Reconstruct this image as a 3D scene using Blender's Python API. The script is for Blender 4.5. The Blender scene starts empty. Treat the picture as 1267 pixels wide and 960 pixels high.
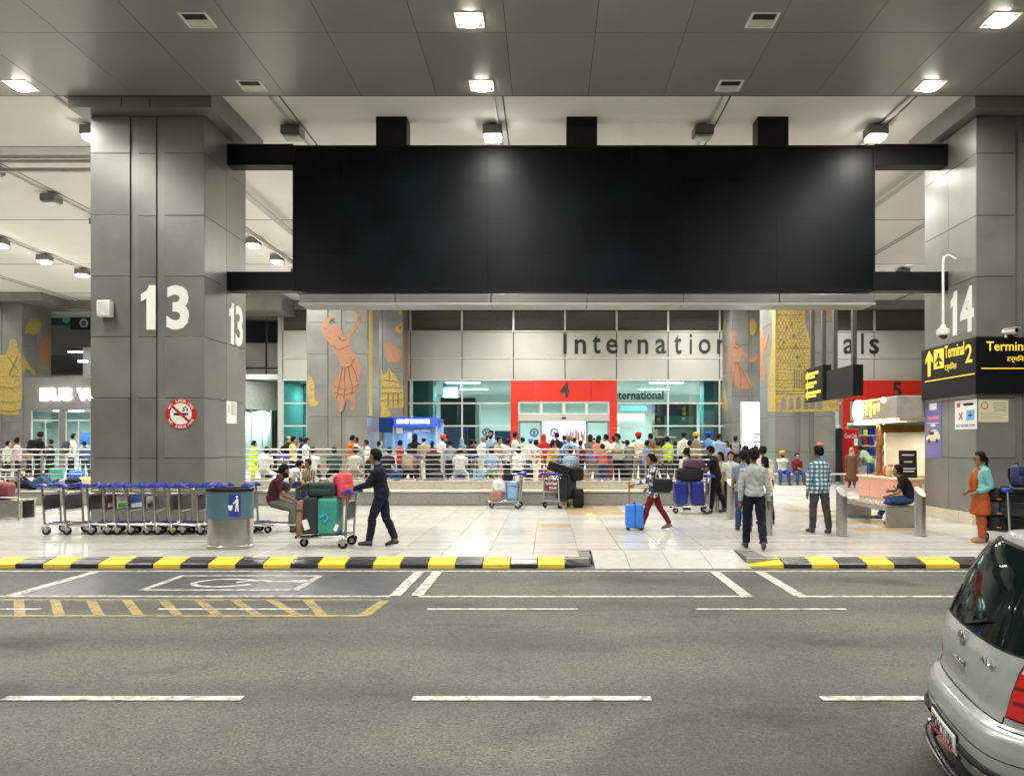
import bpy, bmesh, math, random
import numpy as np
from mathutils import Vector, Matrix, Euler
R = math.radians
random.seed(7)
S = bpy.context.scene
COL = S.collection
# ------------------------------------------------------------------ camera, world, exposure
F = 955.0; VX = 678.0; VY = 550.0; EYE = 1.95
cam = bpy.data.cameras.new('camera'); camo = bpy.data.objects.new('camera', cam); COL.objects.link(camo)
cam.sensor_width = 36.0; cam.lens = F / 1267 * 36
cam.shift_x = -(VX - 633.5) / 1267; cam.shift_y = (VY - 480) / 1267
cam.clip_start = 0.05; cam.clip_end = 2000
camo.location = (0, 0, EYE); camo.rotation_euler = (R(90), 0, 0)
S.camera = camo
w = bpy.data.worlds.new('World'); S.world = w; w.use_nodes = True
nt = w.node_tree; bg = nt.nodes['Background']
sky = nt.nodes.new('ShaderNodeTexSky'); sky.sky_type = 'NISHITA'; sky.sun_disc = False
sky.sun_elevation = R(-4); sky.sun_rotation = R(200)
nt.links.new(sky.outputs[0], bg.inputs[0]); bg.inputs[1].default_value = 0.05      # night
S.view_settings.view_transform = 'Standard'; S.view_settings.look = 'None'
S.view_settings.exposure = 0.0; S.view_settings.gamma = 1.0; S.view_settings.use_curve_mapping = False
S.cycles.use_denoising = True; S.cycles.max_bounces = 7; S.cycles.diffuse_bounces = 4
S.cycles.glossy_bounces = 3; S.cycles.transmission_bounces = 5; S.cycles.transparent_max_bounces = 12
S.cycles.caustics_reflective = False; S.cycles.caustics_refractive = False
S.cycles.sample_clamp_indirect = 4.0; S.cycles.use_light_tree = True; S.cycles.blur_glossy = 1.0

PZ = 0.13          # pavement level
FZ = 0.55          # raised arrivals platform level
CEIL = 9.9         # white ceiling
SOF = 9.64         # panelled soffit over the road
FY = 43.0          # facade plane
LIGHT_K = 1.0
def PX(px, d): return (px - VX) * d / F           # metres across for a photo column at depth d
def PZY(py, d): return EYE + (VY - py) * d / F    # height for a photo row at depth d
def at(px, py, d): return Vector((PX(px, d), d, PZY(py, d)))
def gd(py, z): return F * (EYE - z) / (py - VY)   # depth at which level z shows on row py

# ------------------------------------------------------------------ materials
M = {}
def srgb(r, g, b):
    f = lambda c: (c/255/12.92) if c/255 <= .04045 else ((c/255+.055)/1.055)**2.4
    return (f(r), f(g), f(b))
def mat(name, col, rough=.6, metal=0., var=.12, scale=6., bump=0., bscale=60., emit=0., spec=.5, coat=0., dirt=0., ecol=None, rnd=0.):
    if name in M: return M[name]
    m = bpy.data.materials.new(name); m.use_nodes = True; M[name] = m
    nt = m.node_tree; b = nt.nodes['Principled BSDF']; L = nt.links
    b.inputs['Roughness'].default_value = rough; b.inputs['Metallic'].default_value = metal
    b.inputs['Specular IOR Level'].default_value = spec
    if coat: b.inputs['Coat Weight'].default_value = coat; b.inputs['Coat Roughness'].default_value = .06
    c = (*col, 1)
    tc = nt.nodes.new('ShaderNodeTexCoord')
    if var > 0:
        n = nt.nodes.new('ShaderNodeTexNoise'); n.inputs['Scale'].default_value = scale; n.inputs['Detail'].default_value = 5
        L.new(tc.outputs['Object'], n.inputs['Vector'])
        r = nt.nodes.new('ShaderNodeValToRGB')
        r.color_ramp.elements[0].position = .3; r.color_ramp.elements[1].position = .7
        r.color_ramp.elements[0].color = (*[x*(1-var) for x in col], 1)
        r.color_ramp.elements[1].color = (*[min(1, x*(1+var)) for x in col], 1)
        L.new(n.outputs[0], r.inputs[0]); last = r.outputs[0]
        if dirt:
            n2 = nt.nodes.new('ShaderNodeTexNoise'); n2.inputs['Scale'].default_value = scale*.33; n2.inputs['Detail'].default_value = 8
            n2.inputs['Roughness'].default_value = .7
            L.new(tc.outputs['Object'], n2.inputs['Vector'])
            r2 = nt.nodes.new('ShaderNodeValToRGB'); r2.color_ramp.elements[0].position = .5; r2.color_ramp.elements[1].position = .72
            r2.color_ramp.elements[0].color = (0, 0, 0, 1); r2.color_ramp.elements[1].color = (dirt, dirt, dirt, 1)
            L.new(n2.outputs[0], r2.inputs[0])
            mx = nt.nodes.new('ShaderNodeMixRGB'); mx.inputs[2].default_value = (*[x*.35 for x in col], 1)
            L.new(r2.outputs[0], mx.inputs[0]); L.new(last, mx.inputs[1]); last = mx.outputs[0]
        if rnd:                                   # each sheet of cladding differs a little in tone
            oi = nt.nodes.new('ShaderNodeObjectInfo'); q = nt.nodes.new('ShaderNodeMapRange'); q.inputs[3].default_value = 1-rnd; q.inputs[4].default_value = 1+rnd; L.new(oi.outputs['Random'], q.inputs[0])
            vm = nt.nodes.new('ShaderNodeVectorMath'); vm.operation = 'SCALE'; L.new(last, vm.inputs[0]); L.new(q.outputs[0], vm.inputs['Scale']); last = vm.outputs[0]
        L.new(last, b.inputs['Base Color'])
        mr = nt.nodes.new('ShaderNodeMapRange'); mr.inputs[3].default_value = max(.02, rough*.85); mr.inputs[4].default_value = min(1, rough*1.15)
        L.new(n.outputs[0], mr.inputs[0]); L.new(mr.outputs[0], b.inputs['Roughness'])
    else:
        b.inputs['Base Color'].default_value = c
    if bump > 0:
        n3 = nt.nodes.new('ShaderNodeTexNoise'); n3.inputs['Scale'].default_value = bscale; n3.inputs['Detail'].default_value = 3
        L.new(tc.outputs['Object'], n3.inputs['Vector'])
        bp = nt.nodes.new('ShaderNodeBump'); bp.inputs['Strength'].default_value = bump; bp.inputs['Distance'].default_value = .01
        L.new(n3.outputs[0], bp.inputs['Height']); L.new(bp.outputs[0], b.inputs['Normal'])
    if emit:
        b.inputs['Emission Color'].default_value = (*(ecol or col), 1); b.inputs['Emission Strength'].default_value = emit
    return m
def glass(name, tint=(.8, .9, .9), refl=.08, rough=.02):
    if name in M: return M[name]
    m = bpy.data.materials.new(name); m.use_nodes = True; M[name] = m
    nt = m.node_tree; nt.nodes.clear(); L = nt.links
    o = nt.nodes.new('ShaderNodeOutputMaterial'); mx = nt.nodes.new('ShaderNodeMixShader')
    t = nt.nodes.new('ShaderNodeBsdfTransparent'); t.inputs[0].default_value = (*tint, 1)
    g = nt.nodes.new('ShaderNodeBsdfGlossy'); g.inputs['Roughness'].default_value = rough
    lw = nt.nodes.new('ShaderNodeFresnel'); lw.inputs[0].default_value = 1.45
    ad = nt.nodes.new('ShaderNodeMath'); ad.operation = 'ADD'; ad.inputs[1].default_value = refl
    L.new(lw.outputs[0], ad.inputs[0]); L.new(ad.outputs[0], mx.inputs[0]); L.new(t.outputs[0], mx.inputs[1]); L.new(g.outputs[0], mx.inputs[2])
    L.new(mx.outputs[0], o.inputs[0]); return m
def nodes_mat(name, rough=.6, metal=0):
    m = bpy.data.materials.new(name); m.use_nodes = True; M[name] = m
    b = m.node_tree.nodes['Principled BSDF']; b.inputs['Roughness'].default_value = rough; b.inputs['Metallic'].default_value = metal
    return m, m.node_tree, b

def asphalt():
    m, nt, b = nodes_mat('asphalt', .75); L = nt.links; N = nt.nodes
    tc = N.new('ShaderNodeTexCoord')
    def noise(s, d=6, r=.6):
        n = N.new('ShaderNodeTexNoise'); n.inputs['Scale'].default_value = s; n.inputs['Detail'].default_value = d; n.inputs['Roughness'].default_value = r
        L.new(tc.outputs['Object'], n.inputs['Vector']); return n
    def ramp(i, a, bb, ca, cb):
        r = N.new('ShaderNodeValToRGB'); e = r.color_ramp.elements; e[0].position = a; e[1].position = bb
        e[0].color = (*ca, 1); e[1].color = (*cb, 1); L.new(i, r.inputs[0]); return r.outputs[0]
    big = ramp(noise(.35).outputs[0], .35, .68, (.054, .0565, .0535), (.102, .103, .093))
    v = N.new('ShaderNodeTexVoronoi'); v.inputs['Scale'].default_value = 70; L.new(tc.outputs['Object'], v.inputs['Vector'])
    agg = ramp(v.outputs['Color'], .1, .95, (.55, .55, .55), (1.5, 1.48, 1.4))
    mx = N.new('ShaderNodeMixRGB'); mx.blend_type = 'MULTIPLY'; mx.inputs[0].default_value = 1; L.new(big, mx.inputs[1]); L.new(agg, mx.inputs[2])
    fine = ramp(noise(34, 6, .85).outputs[0], .32, .72, (.70, .70, .70), (1.25, 1.24, 1.21))
    m2 = N.new('ShaderNodeMixRGB'); m2.blend_type = 'MULTIPLY'; m2.inputs[0].default_value = 1; L.new(mx.outputs[0], m2.inputs[1]); L.new(fine, m2.inputs[2])
    # oil and damp stains, stretched along the lane
    mp = N.new('ShaderNodeMapping'); mp.inputs['Scale'].default_value = (.55, 1.1, 1); mp.inputs['Location'].default_value = (3.1, 1.7, 0)
    L.new(tc.outputs['Object'], mp.inputs[0]); n4 = N.new('ShaderNodeTexNoise'); n4.inputs['Scale'].default_value = .9; n4.inputs['Detail'].default_value = 7
    L.new(mp.outputs[0], n4.inputs['Vector'])
    st = ramp(n4.outputs[0], .58, .66, (1, 1, 1), (.50, .50, .48))
    m3 = N.new('ShaderNodeMixRGB'); m3.blend_type = 'MULTIPLY'; m3.inputs[0].default_value = .75; L.new(m2.outputs[0], m3.inputs[1]); L.new(st, m3.inputs[2])
    # tyre-polished wheel tracks along the lanes and fine cracks
    sx = N.new('ShaderNodeSeparateXYZ'); L.new(tc.outputs['Object'], sx.inputs[0])
    nw = noise(.25, 2); ad = N.new('ShaderNodeMath'); ad.operation = 'MULTIPLY_ADD'; ad.inputs[1].default_value = .9; L.new(nw.outputs[0], ad.inputs[0]); L.new(sx.outputs[1], ad.inputs[2])
    sc = N.new('ShaderNodeMath'); sc.operation = 'MULTIPLY'; sc.inputs[1].default_value = 2*math.pi/1.62; L.new(ad.outputs[0], sc.inputs[0])
    sn = N.new('ShaderNodeMath'); sn.operation = 'SINE'; L.new(sc.outputs[0], sn.inputs[0])
    tk = ramp(sn.outputs[0], .0, .95, (1.10, 1.10, 1.08), (.74, .74, .74))
    m4 = N.new('ShaderNodeMixRGB'); m4.blend_type = 'MULTIPLY'; m4.inputs[0].default_value = .8; L.new(m3.outputs[0], m4.inputs[1]); L.new(tk, m4.inputs[2])
    wv = N.new('ShaderNodeVectorMath'); wv.operation = 'MULTIPLY_ADD'; wv.inputs[1].default_value = (.5, .5, .5); nw2 = noise(1.6, 4); L.new(nw2.outputs['Color'], wv.inputs[0]); L.new(tc.outputs['Object'], wv.inputs[2])
    cr = N.new('ShaderNodeTexVoronoi'); cr.feature = 'DISTANCE_TO_EDGE'; cr.inputs['Scale'].default_value = .42; L.new(wv.outputs[0], cr.inputs['Vector'])
    ck = ramp(cr.outputs['Distance'], .0, .012, (.55, .55, .55), (1, 1, 1))
    m5 = N.new('ShaderNodeMixRGB'); m5.blend_type = 'MULTIPLY'; m5.inputs[0].default_value = .4; L.new(m4.outputs[0], m5.inputs[1]); L.new(ck, m5.inputs[2])
    # pale grit and specks
    sp = N.new('ShaderNodeTexVoronoi'); sp.inputs['Scale'].default_value = 11; L.new(tc.outputs['Object'], sp.inputs['Vector'])
    sk = ramp(sp.outputs['Distance'], .035, .06, (.20, .19, .16), (0, 0, 0)); m6 = N.new('ShaderNodeMixRGB'); m6.blend_type = 'ADD'; m6.inputs[0].default_value = .5; L.new(m5.outputs[0], m6.inputs[1]); L.new(sk, m6.inputs[2])
    # a broad darker patch in the near lane
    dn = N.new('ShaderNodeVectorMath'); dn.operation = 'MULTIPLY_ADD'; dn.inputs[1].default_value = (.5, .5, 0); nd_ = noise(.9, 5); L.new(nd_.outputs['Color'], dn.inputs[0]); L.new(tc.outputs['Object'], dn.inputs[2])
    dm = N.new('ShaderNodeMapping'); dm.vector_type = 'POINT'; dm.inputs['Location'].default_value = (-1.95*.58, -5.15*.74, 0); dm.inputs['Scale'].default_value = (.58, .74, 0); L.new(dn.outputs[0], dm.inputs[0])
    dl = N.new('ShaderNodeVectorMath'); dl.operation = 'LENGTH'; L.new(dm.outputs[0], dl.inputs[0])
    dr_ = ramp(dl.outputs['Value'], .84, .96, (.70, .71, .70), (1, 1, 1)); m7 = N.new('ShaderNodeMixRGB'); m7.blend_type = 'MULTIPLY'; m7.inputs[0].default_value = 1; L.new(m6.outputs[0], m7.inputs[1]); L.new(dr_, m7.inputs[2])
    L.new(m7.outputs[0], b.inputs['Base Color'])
    bp = N.new('ShaderNodeBump'); bp.inputs['Strength'].default_value = .5; bp.inputs['Distance'].default_value = .006
    L.new(v.outputs['Distance'], bp.inputs['Height']); L.new(bp.outputs[0], b.inputs['Normal'])
    rr = N.new('ShaderNodeMapRange'); rr.inputs[3].default_value = .55; rr.inputs[4].default_value = .85
    L.new(n4.outputs[0], rr.inputs[0]); L.new(rr.outputs[0], b.inputs['Roughness'])
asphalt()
def worn_paint(name, col, wear=.5, under=(.09, .088, .08), rough=.6, lo=.46):
    m, nt, b = nodes_mat(name, rough); L = nt.links; N = nt.nodes
    tc = N.new('ShaderNodeTexCoord'); n = N.new('ShaderNodeTexNoise'); n.inputs['Scale'].default_value = 9; n.inputs['Detail'].default_value = 9; n.inputs['Roughness'].default_value = .75
    L.new(tc.outputs['Object'], n.inputs['Vector'])
    r = N.new('ShaderNodeValToRGB'); e = r.color_ramp.elements; e[0].position = lo; e[1].position = lo+.16
    e[0].color = (0, 0, 0, 1); e[1].color = (wear, wear, wear, 1); L.new(n.outputs[0], r.inputs[0])
    n2 = N.new('ShaderNodeTexNoise'); n2.inputs['Scale'].default_value = 2.5; n2.inputs['Detail'].default_value = 4; L.new(tc.outputs['Object'], n2.inputs['Vector'])
    r2 = N.new('ShaderNodeValToRGB'); r2.color_ramp.elements[0].color = (*[x*.75 for x in col], 1); r2.color_ramp.elements[1].color = (*[min(1, x*1.1) for x in col], 1)
    L.new(n2.outputs[0], r2.inputs[0])
    mx = N.new('ShaderNodeMixRGB'); L.new(r.outputs[0], mx.inputs[0]); L.new(r2.outputs[0], mx.inputs[1]); mx.inputs[2].default_value = (*under, 1)
    L.new(mx.outputs[0], b.inputs['Base Color'])
    return m
worn_paint('road_white', (.60, .595, .53), .85, lo=.45)
worn_paint('road_white_worn', (.50, .50, .46), .8, lo=.44)
worn_paint('road_yellow', (.40, .29, .07), .8, lo=.42)
worn_paint('bay_blue', (.046, .060, .088), .95, under=(.088, .088, .082), lo=.40, rough=.4)
worn_paint('kerb_yellow', (.78, .55, .03), .5, under=(.12, .10, .06), lo=.56)
worn_paint('kerb_black', (.022, .022, .028), .6, under=(.16, .16, .19), lo=.58, rough=.35)

# ------------------------------------------------------------------ mesh helpers
class MB:
    def __init__(s): s.v = []; s.f = []; s.m = []
    def add(s, vs, fs, mi=0):
        o = len(s.v); s.v += [tuple(v) for v in vs]; s.f += [tuple(i+o for i in f) for f in fs]; s.m += [mi]*len(fs); return s
    def box(s, x0, x1, y0, y1, z0, z1, mi=0, mtx=None):
        v = [(x, y, z) for x in (x0, x1) for y in (y0, y1) for z in (z0, z1)]
        if mtx: v = [mtx @ Vector(p) for p in v]
        return s.add(v, [(0,1,3,2), (4,6,7,5), (0,4,5,1), (2,3,7,6), (0,2,6,4), (1,5,7,3)], mi)
    def tube(s, pts, rad, n=8, mi=0, closed=False):
        pts = [Vector(p) for p in pts]; k = len(pts); rings = []
        rad = rad if isinstance(rad, (list, tuple)) else [rad]*k
        ref = None
        for i in range(k):
            a = pts[i-1] if (i > 0 or closed) else pts[i]; b = pts[(i+1) % k] if (i < k-1 or closed) else pts[i]
            t = (b-a).normalized() if (b-a).length > 1e-9 else Vector((0, 0, 1))
            if ref is None: ref = t.orthogonal().normalized()
            ref = (ref - t*ref.dot(t)); ref = ref.normalized() if ref.length > 1e-6 else t.orthogonal().normalized()
            q = t.cross(ref)
            rings.append([pts[i] + (ref*math.cos(2*math.pi*j/n) + q*math.sin(2*math.pi*j/n))*rad[i] for j in range(n)])
        v = [p for r in rings for p in r]; f = []
        for i in range(k if closed else k-1):
            for j in range(n):
                a = i*n+j; b = i*n+(j+1) % n; c = ((i+1) % k)*n+(j+1) % n; d = ((i+1) % k)*n+j
                f.append((a, b, c, d))
        if not closed: f += [tuple(range(n-1, -1, -1)), tuple((k-1)*n+j for j in range(n))]
        return s.add(v, f, mi)
    def cyl(s, c, r, z0, z1, n=20, mi=0): return s.tube([(c[0], c[1], z0), (c[0], c[1], z1)], r, n, mi)
    def wheel(s, c, r, wd, axis, n=16, mi=0):
        a = Vector(axis).normalized()*wd/2; c = Vector(c)
        return s.tube([c-a, c-a*.7, c+a*.7, c+a], [r*.86, r, r, r*.86], n, mi)
    def lathe(s, prof, c=(0, 0), n=24, mi=0, sx=1, sy=1):
        v = []; f = []; k = len(prof)
        for r, z in prof:
            for j in range(n):
                t = 2*math.pi*j/n; v.append((c[0]+r*math.cos(t)*sx, c[1]+r*math.sin(t)*sy, z))
        for i in range(k-1):
            for j in range(n): f.append((i*n+j, i*n+(j+1) % n, (i+1)*n+(j+1) % n, (i+1)*n+j))
        f += [tuple(range(n-1, -1, -1)), tuple((k-1)*n+j for j in range(n))]
        return s.add(v, f, mi)
    def ell(s, c, rx, ry, rz, n=12, m=8, mi=0, mtx=None):
        v = []; f = []
        for i in range(m+1):
            ph = math.pi*i/m
            for j in range(n):
                t = 2*math.pi*j/n; p = Vector((rx*math.sin(ph)*math.cos(t), ry*math.sin(ph)*math.sin(t), rz*math.cos(ph)))
                if mtx: p = mtx @ p
                v.append(p+Vector(c))
        for i in range(m):
            for j in range(n): f.append((i*n+j, (i+1)*n+j, (i+1)*n+(j+1) % n, i*n+(j+1) % n))
        return s.add(v, f, mi)
    def prism(s, poly, fr, to, mi=0):
        """poly: list of 2-D points; fr/to: functions 2-D -> 3-D for the two faces"""
        n = len(poly); v = [fr(p) for p in poly]+[to(p) for p in poly]
        f = [tuple(range(n-1, -1, -1)), tuple(range(n, 2*n))]+[(i, (i+1) % n, n+(i+1) % n, n+i) for i in range(n)]
        return s.add(v, f, mi)
    def mesh(s, name, mats, smooth=False, bevel=0, seg=2, fix=True):
        me = bpy.data.meshes.new(name); me.from_pydata(s.v, [], s.f)
        for m in (mats if isinstance(mats, (list, tuple)) else [mats]): me.materials.append(M[m] if isinstance(m, str) else m)
        if any(s.m): me.polygons.foreach_set('material_index', s.m)
        if fix or bevel:
            bm = bmesh.new(); bm.from_mesh(me)
            if fix: bmesh.ops.remove_doubles(bm, verts=bm.verts, dist=1e-6); bmesh.ops.recalc_face_normals(bm, faces=bm.faces)
            if bevel: bmesh.ops.bevel(bm, geom=[e for e in bm.edges if len(e.link_faces) == 2 and e.calc_face_angle(0) > .6], offset=bevel, segments=seg, affect='EDGES', profile=.5, clamp_overlap=True)
            bm.to_mesh(me); bm.free()
        if smooth:
            me.polygons.foreach_set('use_smooth', [True]*len(me.polygons)); me.set_sharp_from_angle(angle=R(40))
        me.update(); return me
    def build(s, name, mats, parent=None, smooth=False, bevel=0, world=False, seg=2):
        return link(name, s.mesh(name, mats, smooth, bevel, seg), parent, world)
def link(name, me, parent=None, world=False, loc=None, rot=None):
    o = bpy.data.objects.new(name, me); COL.objects.link(o)
    if parent is not None:
        o.parent = parent
        if world:
            p = parent; off = Vector((0, 0, 0))
            while p is not None: off += p.location; p = p.parent
            o.location = -off
    if loc is not None: o.location = Vector(loc) + (o.location if world else Vector((0, 0, 0)))
    if rot is not None: o.rotation_euler = rot
    return o
def tag(o, label, cat, group=None):
    o['label'] = label; o['category'] = cat
    if group: o['group'] = group
    return o
def thing(name, label, cat, loc=(0, 0, 0), rz=0, group=None):
    o = bpy.data.objects.new(name, None); COL.objects.link(o); o.location = loc; o.rotation_euler = (0, 0, rz)
    o.empty_display_size = .2
    return tag(o, label, cat, group)
def struct(o): o['kind'] = 'structure'; return o
def copy_tree(o, parent=None):
    c = o.copy(); COL.objects.link(c)
    if parent is not None: c.parent = parent
    for ch in list(o.children): copy_tree(ch, c)
    return c
def box(name, m, x0, x1, y0, y1, z0, z1, parent=None, world=True, bevel=0):
    return MB().box(x0, x1, y0, y1, z0, z1).build(name, m, parent, False, bevel, world)
def text(name, body, m, loc, h=None, wd=None, face='front', parent=None, ext=.008, bold=0., spacing=1., world=True, align='L', rz=None):
    """lettering as a mesh; loc = lower-left corner (or centre bottom) in the world"""
    cu = bpy.data.curves.new(name, 'FONT'); cu.body = body; cu.size = 1; cu.extrude = ext; cu.offset = bold; cu.space_character = spacing; cu.resolution_u = 3
    t = bpy.data.objects.new(name, cu); COL.objects.link(t)
    dg = bpy.context.evaluated_depsgraph_get(); me = bpy.data.meshes.new_from_object(t.evaluated_get(dg))
    bpy.data.objects.remove(t); bpy.data.curves.remove(cu)
    n = len(me.vertices); a = np.empty(n*3, 'f'); me.vertices.foreach_get('co', a); a = a.reshape(-1, 3)
    if n == 0: return None
    mn = a.min(0); mx = a.max(0); sz = mx-mn
    sy = h/sz[1] if h else wd/sz[0]
    sx = wd/sz[0] if wd else sy
    a[:, 0] = (a[:, 0]-mn[0]-(sz[0]/2 if align == 'C' else 0))*sx; a[:, 1] = (a[:, 1]-mn[1])*sy
    a[:, 2] -= ext     # back face buried half way
    me.vertices.foreach_set('co', a.ravel()); me.materials.clear(); me.materials.append(M[m] if isinstance(m, str) else m); me.update()
    rot = {'front': 0, 'left': -90, 'right': 90}[face] if rz is None else rz
    return link(name, me, parent, world, loc, (R(90), 0, R(rot)))
def smooth_poly(p, it=2):
    for _ in range(it):
        q = []
        for i in range(len(p)):
            a = p[i]; b = p[(i+1) % len(p)]
            q += [(a[0]*.75+b[0]*.25, a[1]*.75+b[1]*.25), (a[0]*.25+b[0]*.75, a[1]*.25+b[1]*.75)]
        p = q
    return p
def area(name, loc, size, power, col=(1, .98, .895), parent=None, rot=(0, 0, 0), spread=170, sy=None, disk=False):
    l = bpy.data.lights.new(name, 'AREA'); l.energy = power*LIGHT_K; l.size = size; l.color = col; l.spread = R(spread)
    if disk: l.shape = 'DISK'
    if sy: l.shape = 'RECTANGLE'; l.size_y = sy
    o = bpy.data.objects.new(name, l); COL.objects.link(o); o.rotation_euler = rot
    if parent is not None: o.parent = parent
    o.location = loc; return o

def speckle(name, a, b, sc):
    m, nt, bs = nodes_mat(name, .5); L = nt.links; N = nt.nodes; tc = N.new('ShaderNodeTexCoord')
    v = N.new('ShaderNodeTexNoise'); v.inputs['Scale'].default_value = sc; v.inputs['Detail'].default_value = 2.5; v.inputs['Distortion'].default_value = 1.2; L.new(tc.outputs['Object'], v.inputs['Vector'])
    r = N.new('ShaderNodeValToRGB'); e = r.color_ramp.elements; e[0].position = .40; e[1].position = .50; e[0].color = (*b, 1); e[1].color = (*a, 1)
    L.new(v.outputs[0], r.inputs[0]); L.new(r.outputs[0], bs.inputs['Base Color'])
    bp = N.new('ShaderNodeBump'); bp.inputs['Strength'].default_value = .3; bp.inputs['Distance'].default_value = .01; L.new(v.outputs[0], bp.inputs['Height']); L.new(bp.outputs[0], bs.inputs['Normal'])
# ------------------------------------------------------------------ shared materials
mat('panel_grey', (.20, .20, .187), .33, .25, .12, 1.1, spec=.45, bump=.07, bscale=2.2, dirt=.34, rnd=.09)
mat('panel_dark', (.05, .05, .05), .5, .1)
mat('soffit_panel', (.262, .258, .243), .34, .25, .08, .7, bump=.06, bscale=1.6, dirt=.2, rnd=.07)
mat('groove', (.01, .01, .01), .8)
mat('ceiling_white', (.84, .82, .785), .8, 0, .05, .35, dirt=.10)
mat('ceiling_line', (.06, .055, .05), .7)
mat('conduit', (.45, .43, .40), .5, .3)
mat('fixture', (.16, .155, .15), .5, .2)
mat('lens_on', (1, .96, .86), .4, 0, 0, emit=60, ecol=(1, .92, .78))
mat('lens_off', (.55, .55, .52), .25)
mat('facade_panel', (.40, .395, .365), .42, .1, .07, .6, bump=.04, bscale=2, dirt=.15, rnd=.05)
mat('facade_joint', (.06, .06, .055), .7)
mat('louver', (.15, .147, .125), .5, .2)
mat('mullion', (.55, .56, .54), .4, .3)
mat('red_panel', (.46, .020, .010), .35, 0, .06, 1.)
mat('steel', (.60, .59, .56), .24, 1., .06, 20, bump=.02, bscale=200)
mat('steel_dull', (.50, .49, .46), .38, 1., .1, 10)
mat('chrome', (.8, .8, .8), .1, 1., 0)
mat('black_metal', (.0045, .005, .0055), .5, 0, .2, spec=.2)
mat('black_plastic', (.007, .007, .007), .5, spec=.25)
mat('rubber', (.009, .009, .009), .75, spec=.2)
mat('white_paint', (.75, .74, .70), .5)
mat('letter_white', (.88, .87, .84), .5, 0, .03)
mat('letter_black', (.012, .012, .012), .5, 0, 0)
mat('granite_grey', (.26, .255, .23), .45, 0, .2, 25)
mat('granite_beige', (.52, .47, .37), .35, 0, .12, 14)
mat('ledge_white', (.62, .60, .54), .35, 0, .08, 12)
mat('screen_black', (.0022, .006, .0068), .36, 0, .5, .9, spec=.15, dirt=.0, bump=.02, bscale=3, rnd=.06)
mat('sign_yellow', (.90, .62, .05), .5, 0, 0, emit=.55, ecol=(1, .68, .05))
speckle('art_gold', (.40, .285, .062), (.15, .125, .07), 19)
mat('art_gold_dark', (.12, .095, .045), .5, .1, .3, 22)
speckle('art_orange', (.33, .152, .082), (.21, .115, .075), 22)
mat('skin1', (.23, .115, .062), .55, 0, .08, 14); mat('skin2', (.155, .075, .042), .55, 0, .08, 14); mat('skin3', (.33, .18, .105), .55, 0, .08, 14)
mat('hair', (.007, .006, .0055), .6, 0, .3, 40, bump=.5, bscale=90, spec=.12); mat('hair_grey', (.16, .15, .14), .7, 0, .3, 40, spec=.15)
mat('blue_plastic', (.012, .022, .30), .35, 0, .1)
# ================================================================== ground, road, kerb, pavement
g = struct(box('ground', mat('earth', (.07, .065, .055), .9), -600, 600, -600, 600, -1.2, -.5))
CF = .026                                          # cross-fall of the carriageway
def RZ(y): return -CF*(12.17-max(1.0, min(12.17, y)))
mb = MB(); v = []
for yy in (12.60, 12.17, 1.0, -10, -70): v += [(-160, yy, RZ(yy)), (160, yy, RZ(yy))]
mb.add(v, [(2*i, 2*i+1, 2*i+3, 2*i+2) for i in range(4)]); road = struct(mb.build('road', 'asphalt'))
def cam_(p):                                       # flat survey reading -> point on the cambered road
    d = (EYE+CF*12.17)/(EYE/p[1]+CF); return (p[0]*d/p[1], d)
def sheet(name, m, poly, z, parent=road, th=.004):
    poly = [cam_(p) for p in poly]
    return MB().prism(poly, lambda p: (p[0], p[1], RZ(p[1])+z-th*.4), lambda p: (p[0], p[1], RZ(p[1])+z)).build(name, m, parent)
def strip(name, m, x0, x1, y0, y1, z): return sheet(name, m, [(x0, y0), (x1, y0), (x1, y1), (x0, y1)], z)
MZ = .004
strip('parking_bay_paint', 'bay_blue', -6.86, -2.02, 9.96, 11.78, MZ)
strip('kerb_line', 'road_white_worn', -30, 20, 11.80, 11.90, MZ*2)
strip('bay_line', 'road_white', -1.66, 2.62, 9.84, 9.94, MZ*2); strip('bay_line', 'road_white', 3.20, 20, 9.84, 9.94, MZ*2); strip('bay_line', 'road_white_worn', -30, -2.02, 9.84, 9.95, MZ*2)
for x, y1, x1 in ((-6.92, 11.8, -6.92), (-1.97, 11.8, -1.97), (-1.69, 11.8, -1.69), (2.55, 11.8, 2.52), (3.24, 11.8, 3.24), (8.4, 11.8, 8.4), (-12.1, 11.8, -12.1)):
    strip('bay_divider', 'road_white', x-.075, x+.075, 9.945, y1-.003, MZ*2)
def frame_strips(x0, x1, y0, y1, t, m, z):
    strip('bay_frame', m, x0, x1, y0, y0+t, z); strip('bay_frame', m, x0, x1, y1-t, y1, z)
    strip('bay_frame', m, x0, x0+t, y0+t+.002, y1-t-.002, z); strip('bay_frame', m, x1-t, x1, y0+t+.002, y1-t-.002, z)
frame_strips(-5.47, -3.33, 10.28, 11.50, .10, 'road_white_worn', MZ*2)
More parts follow.
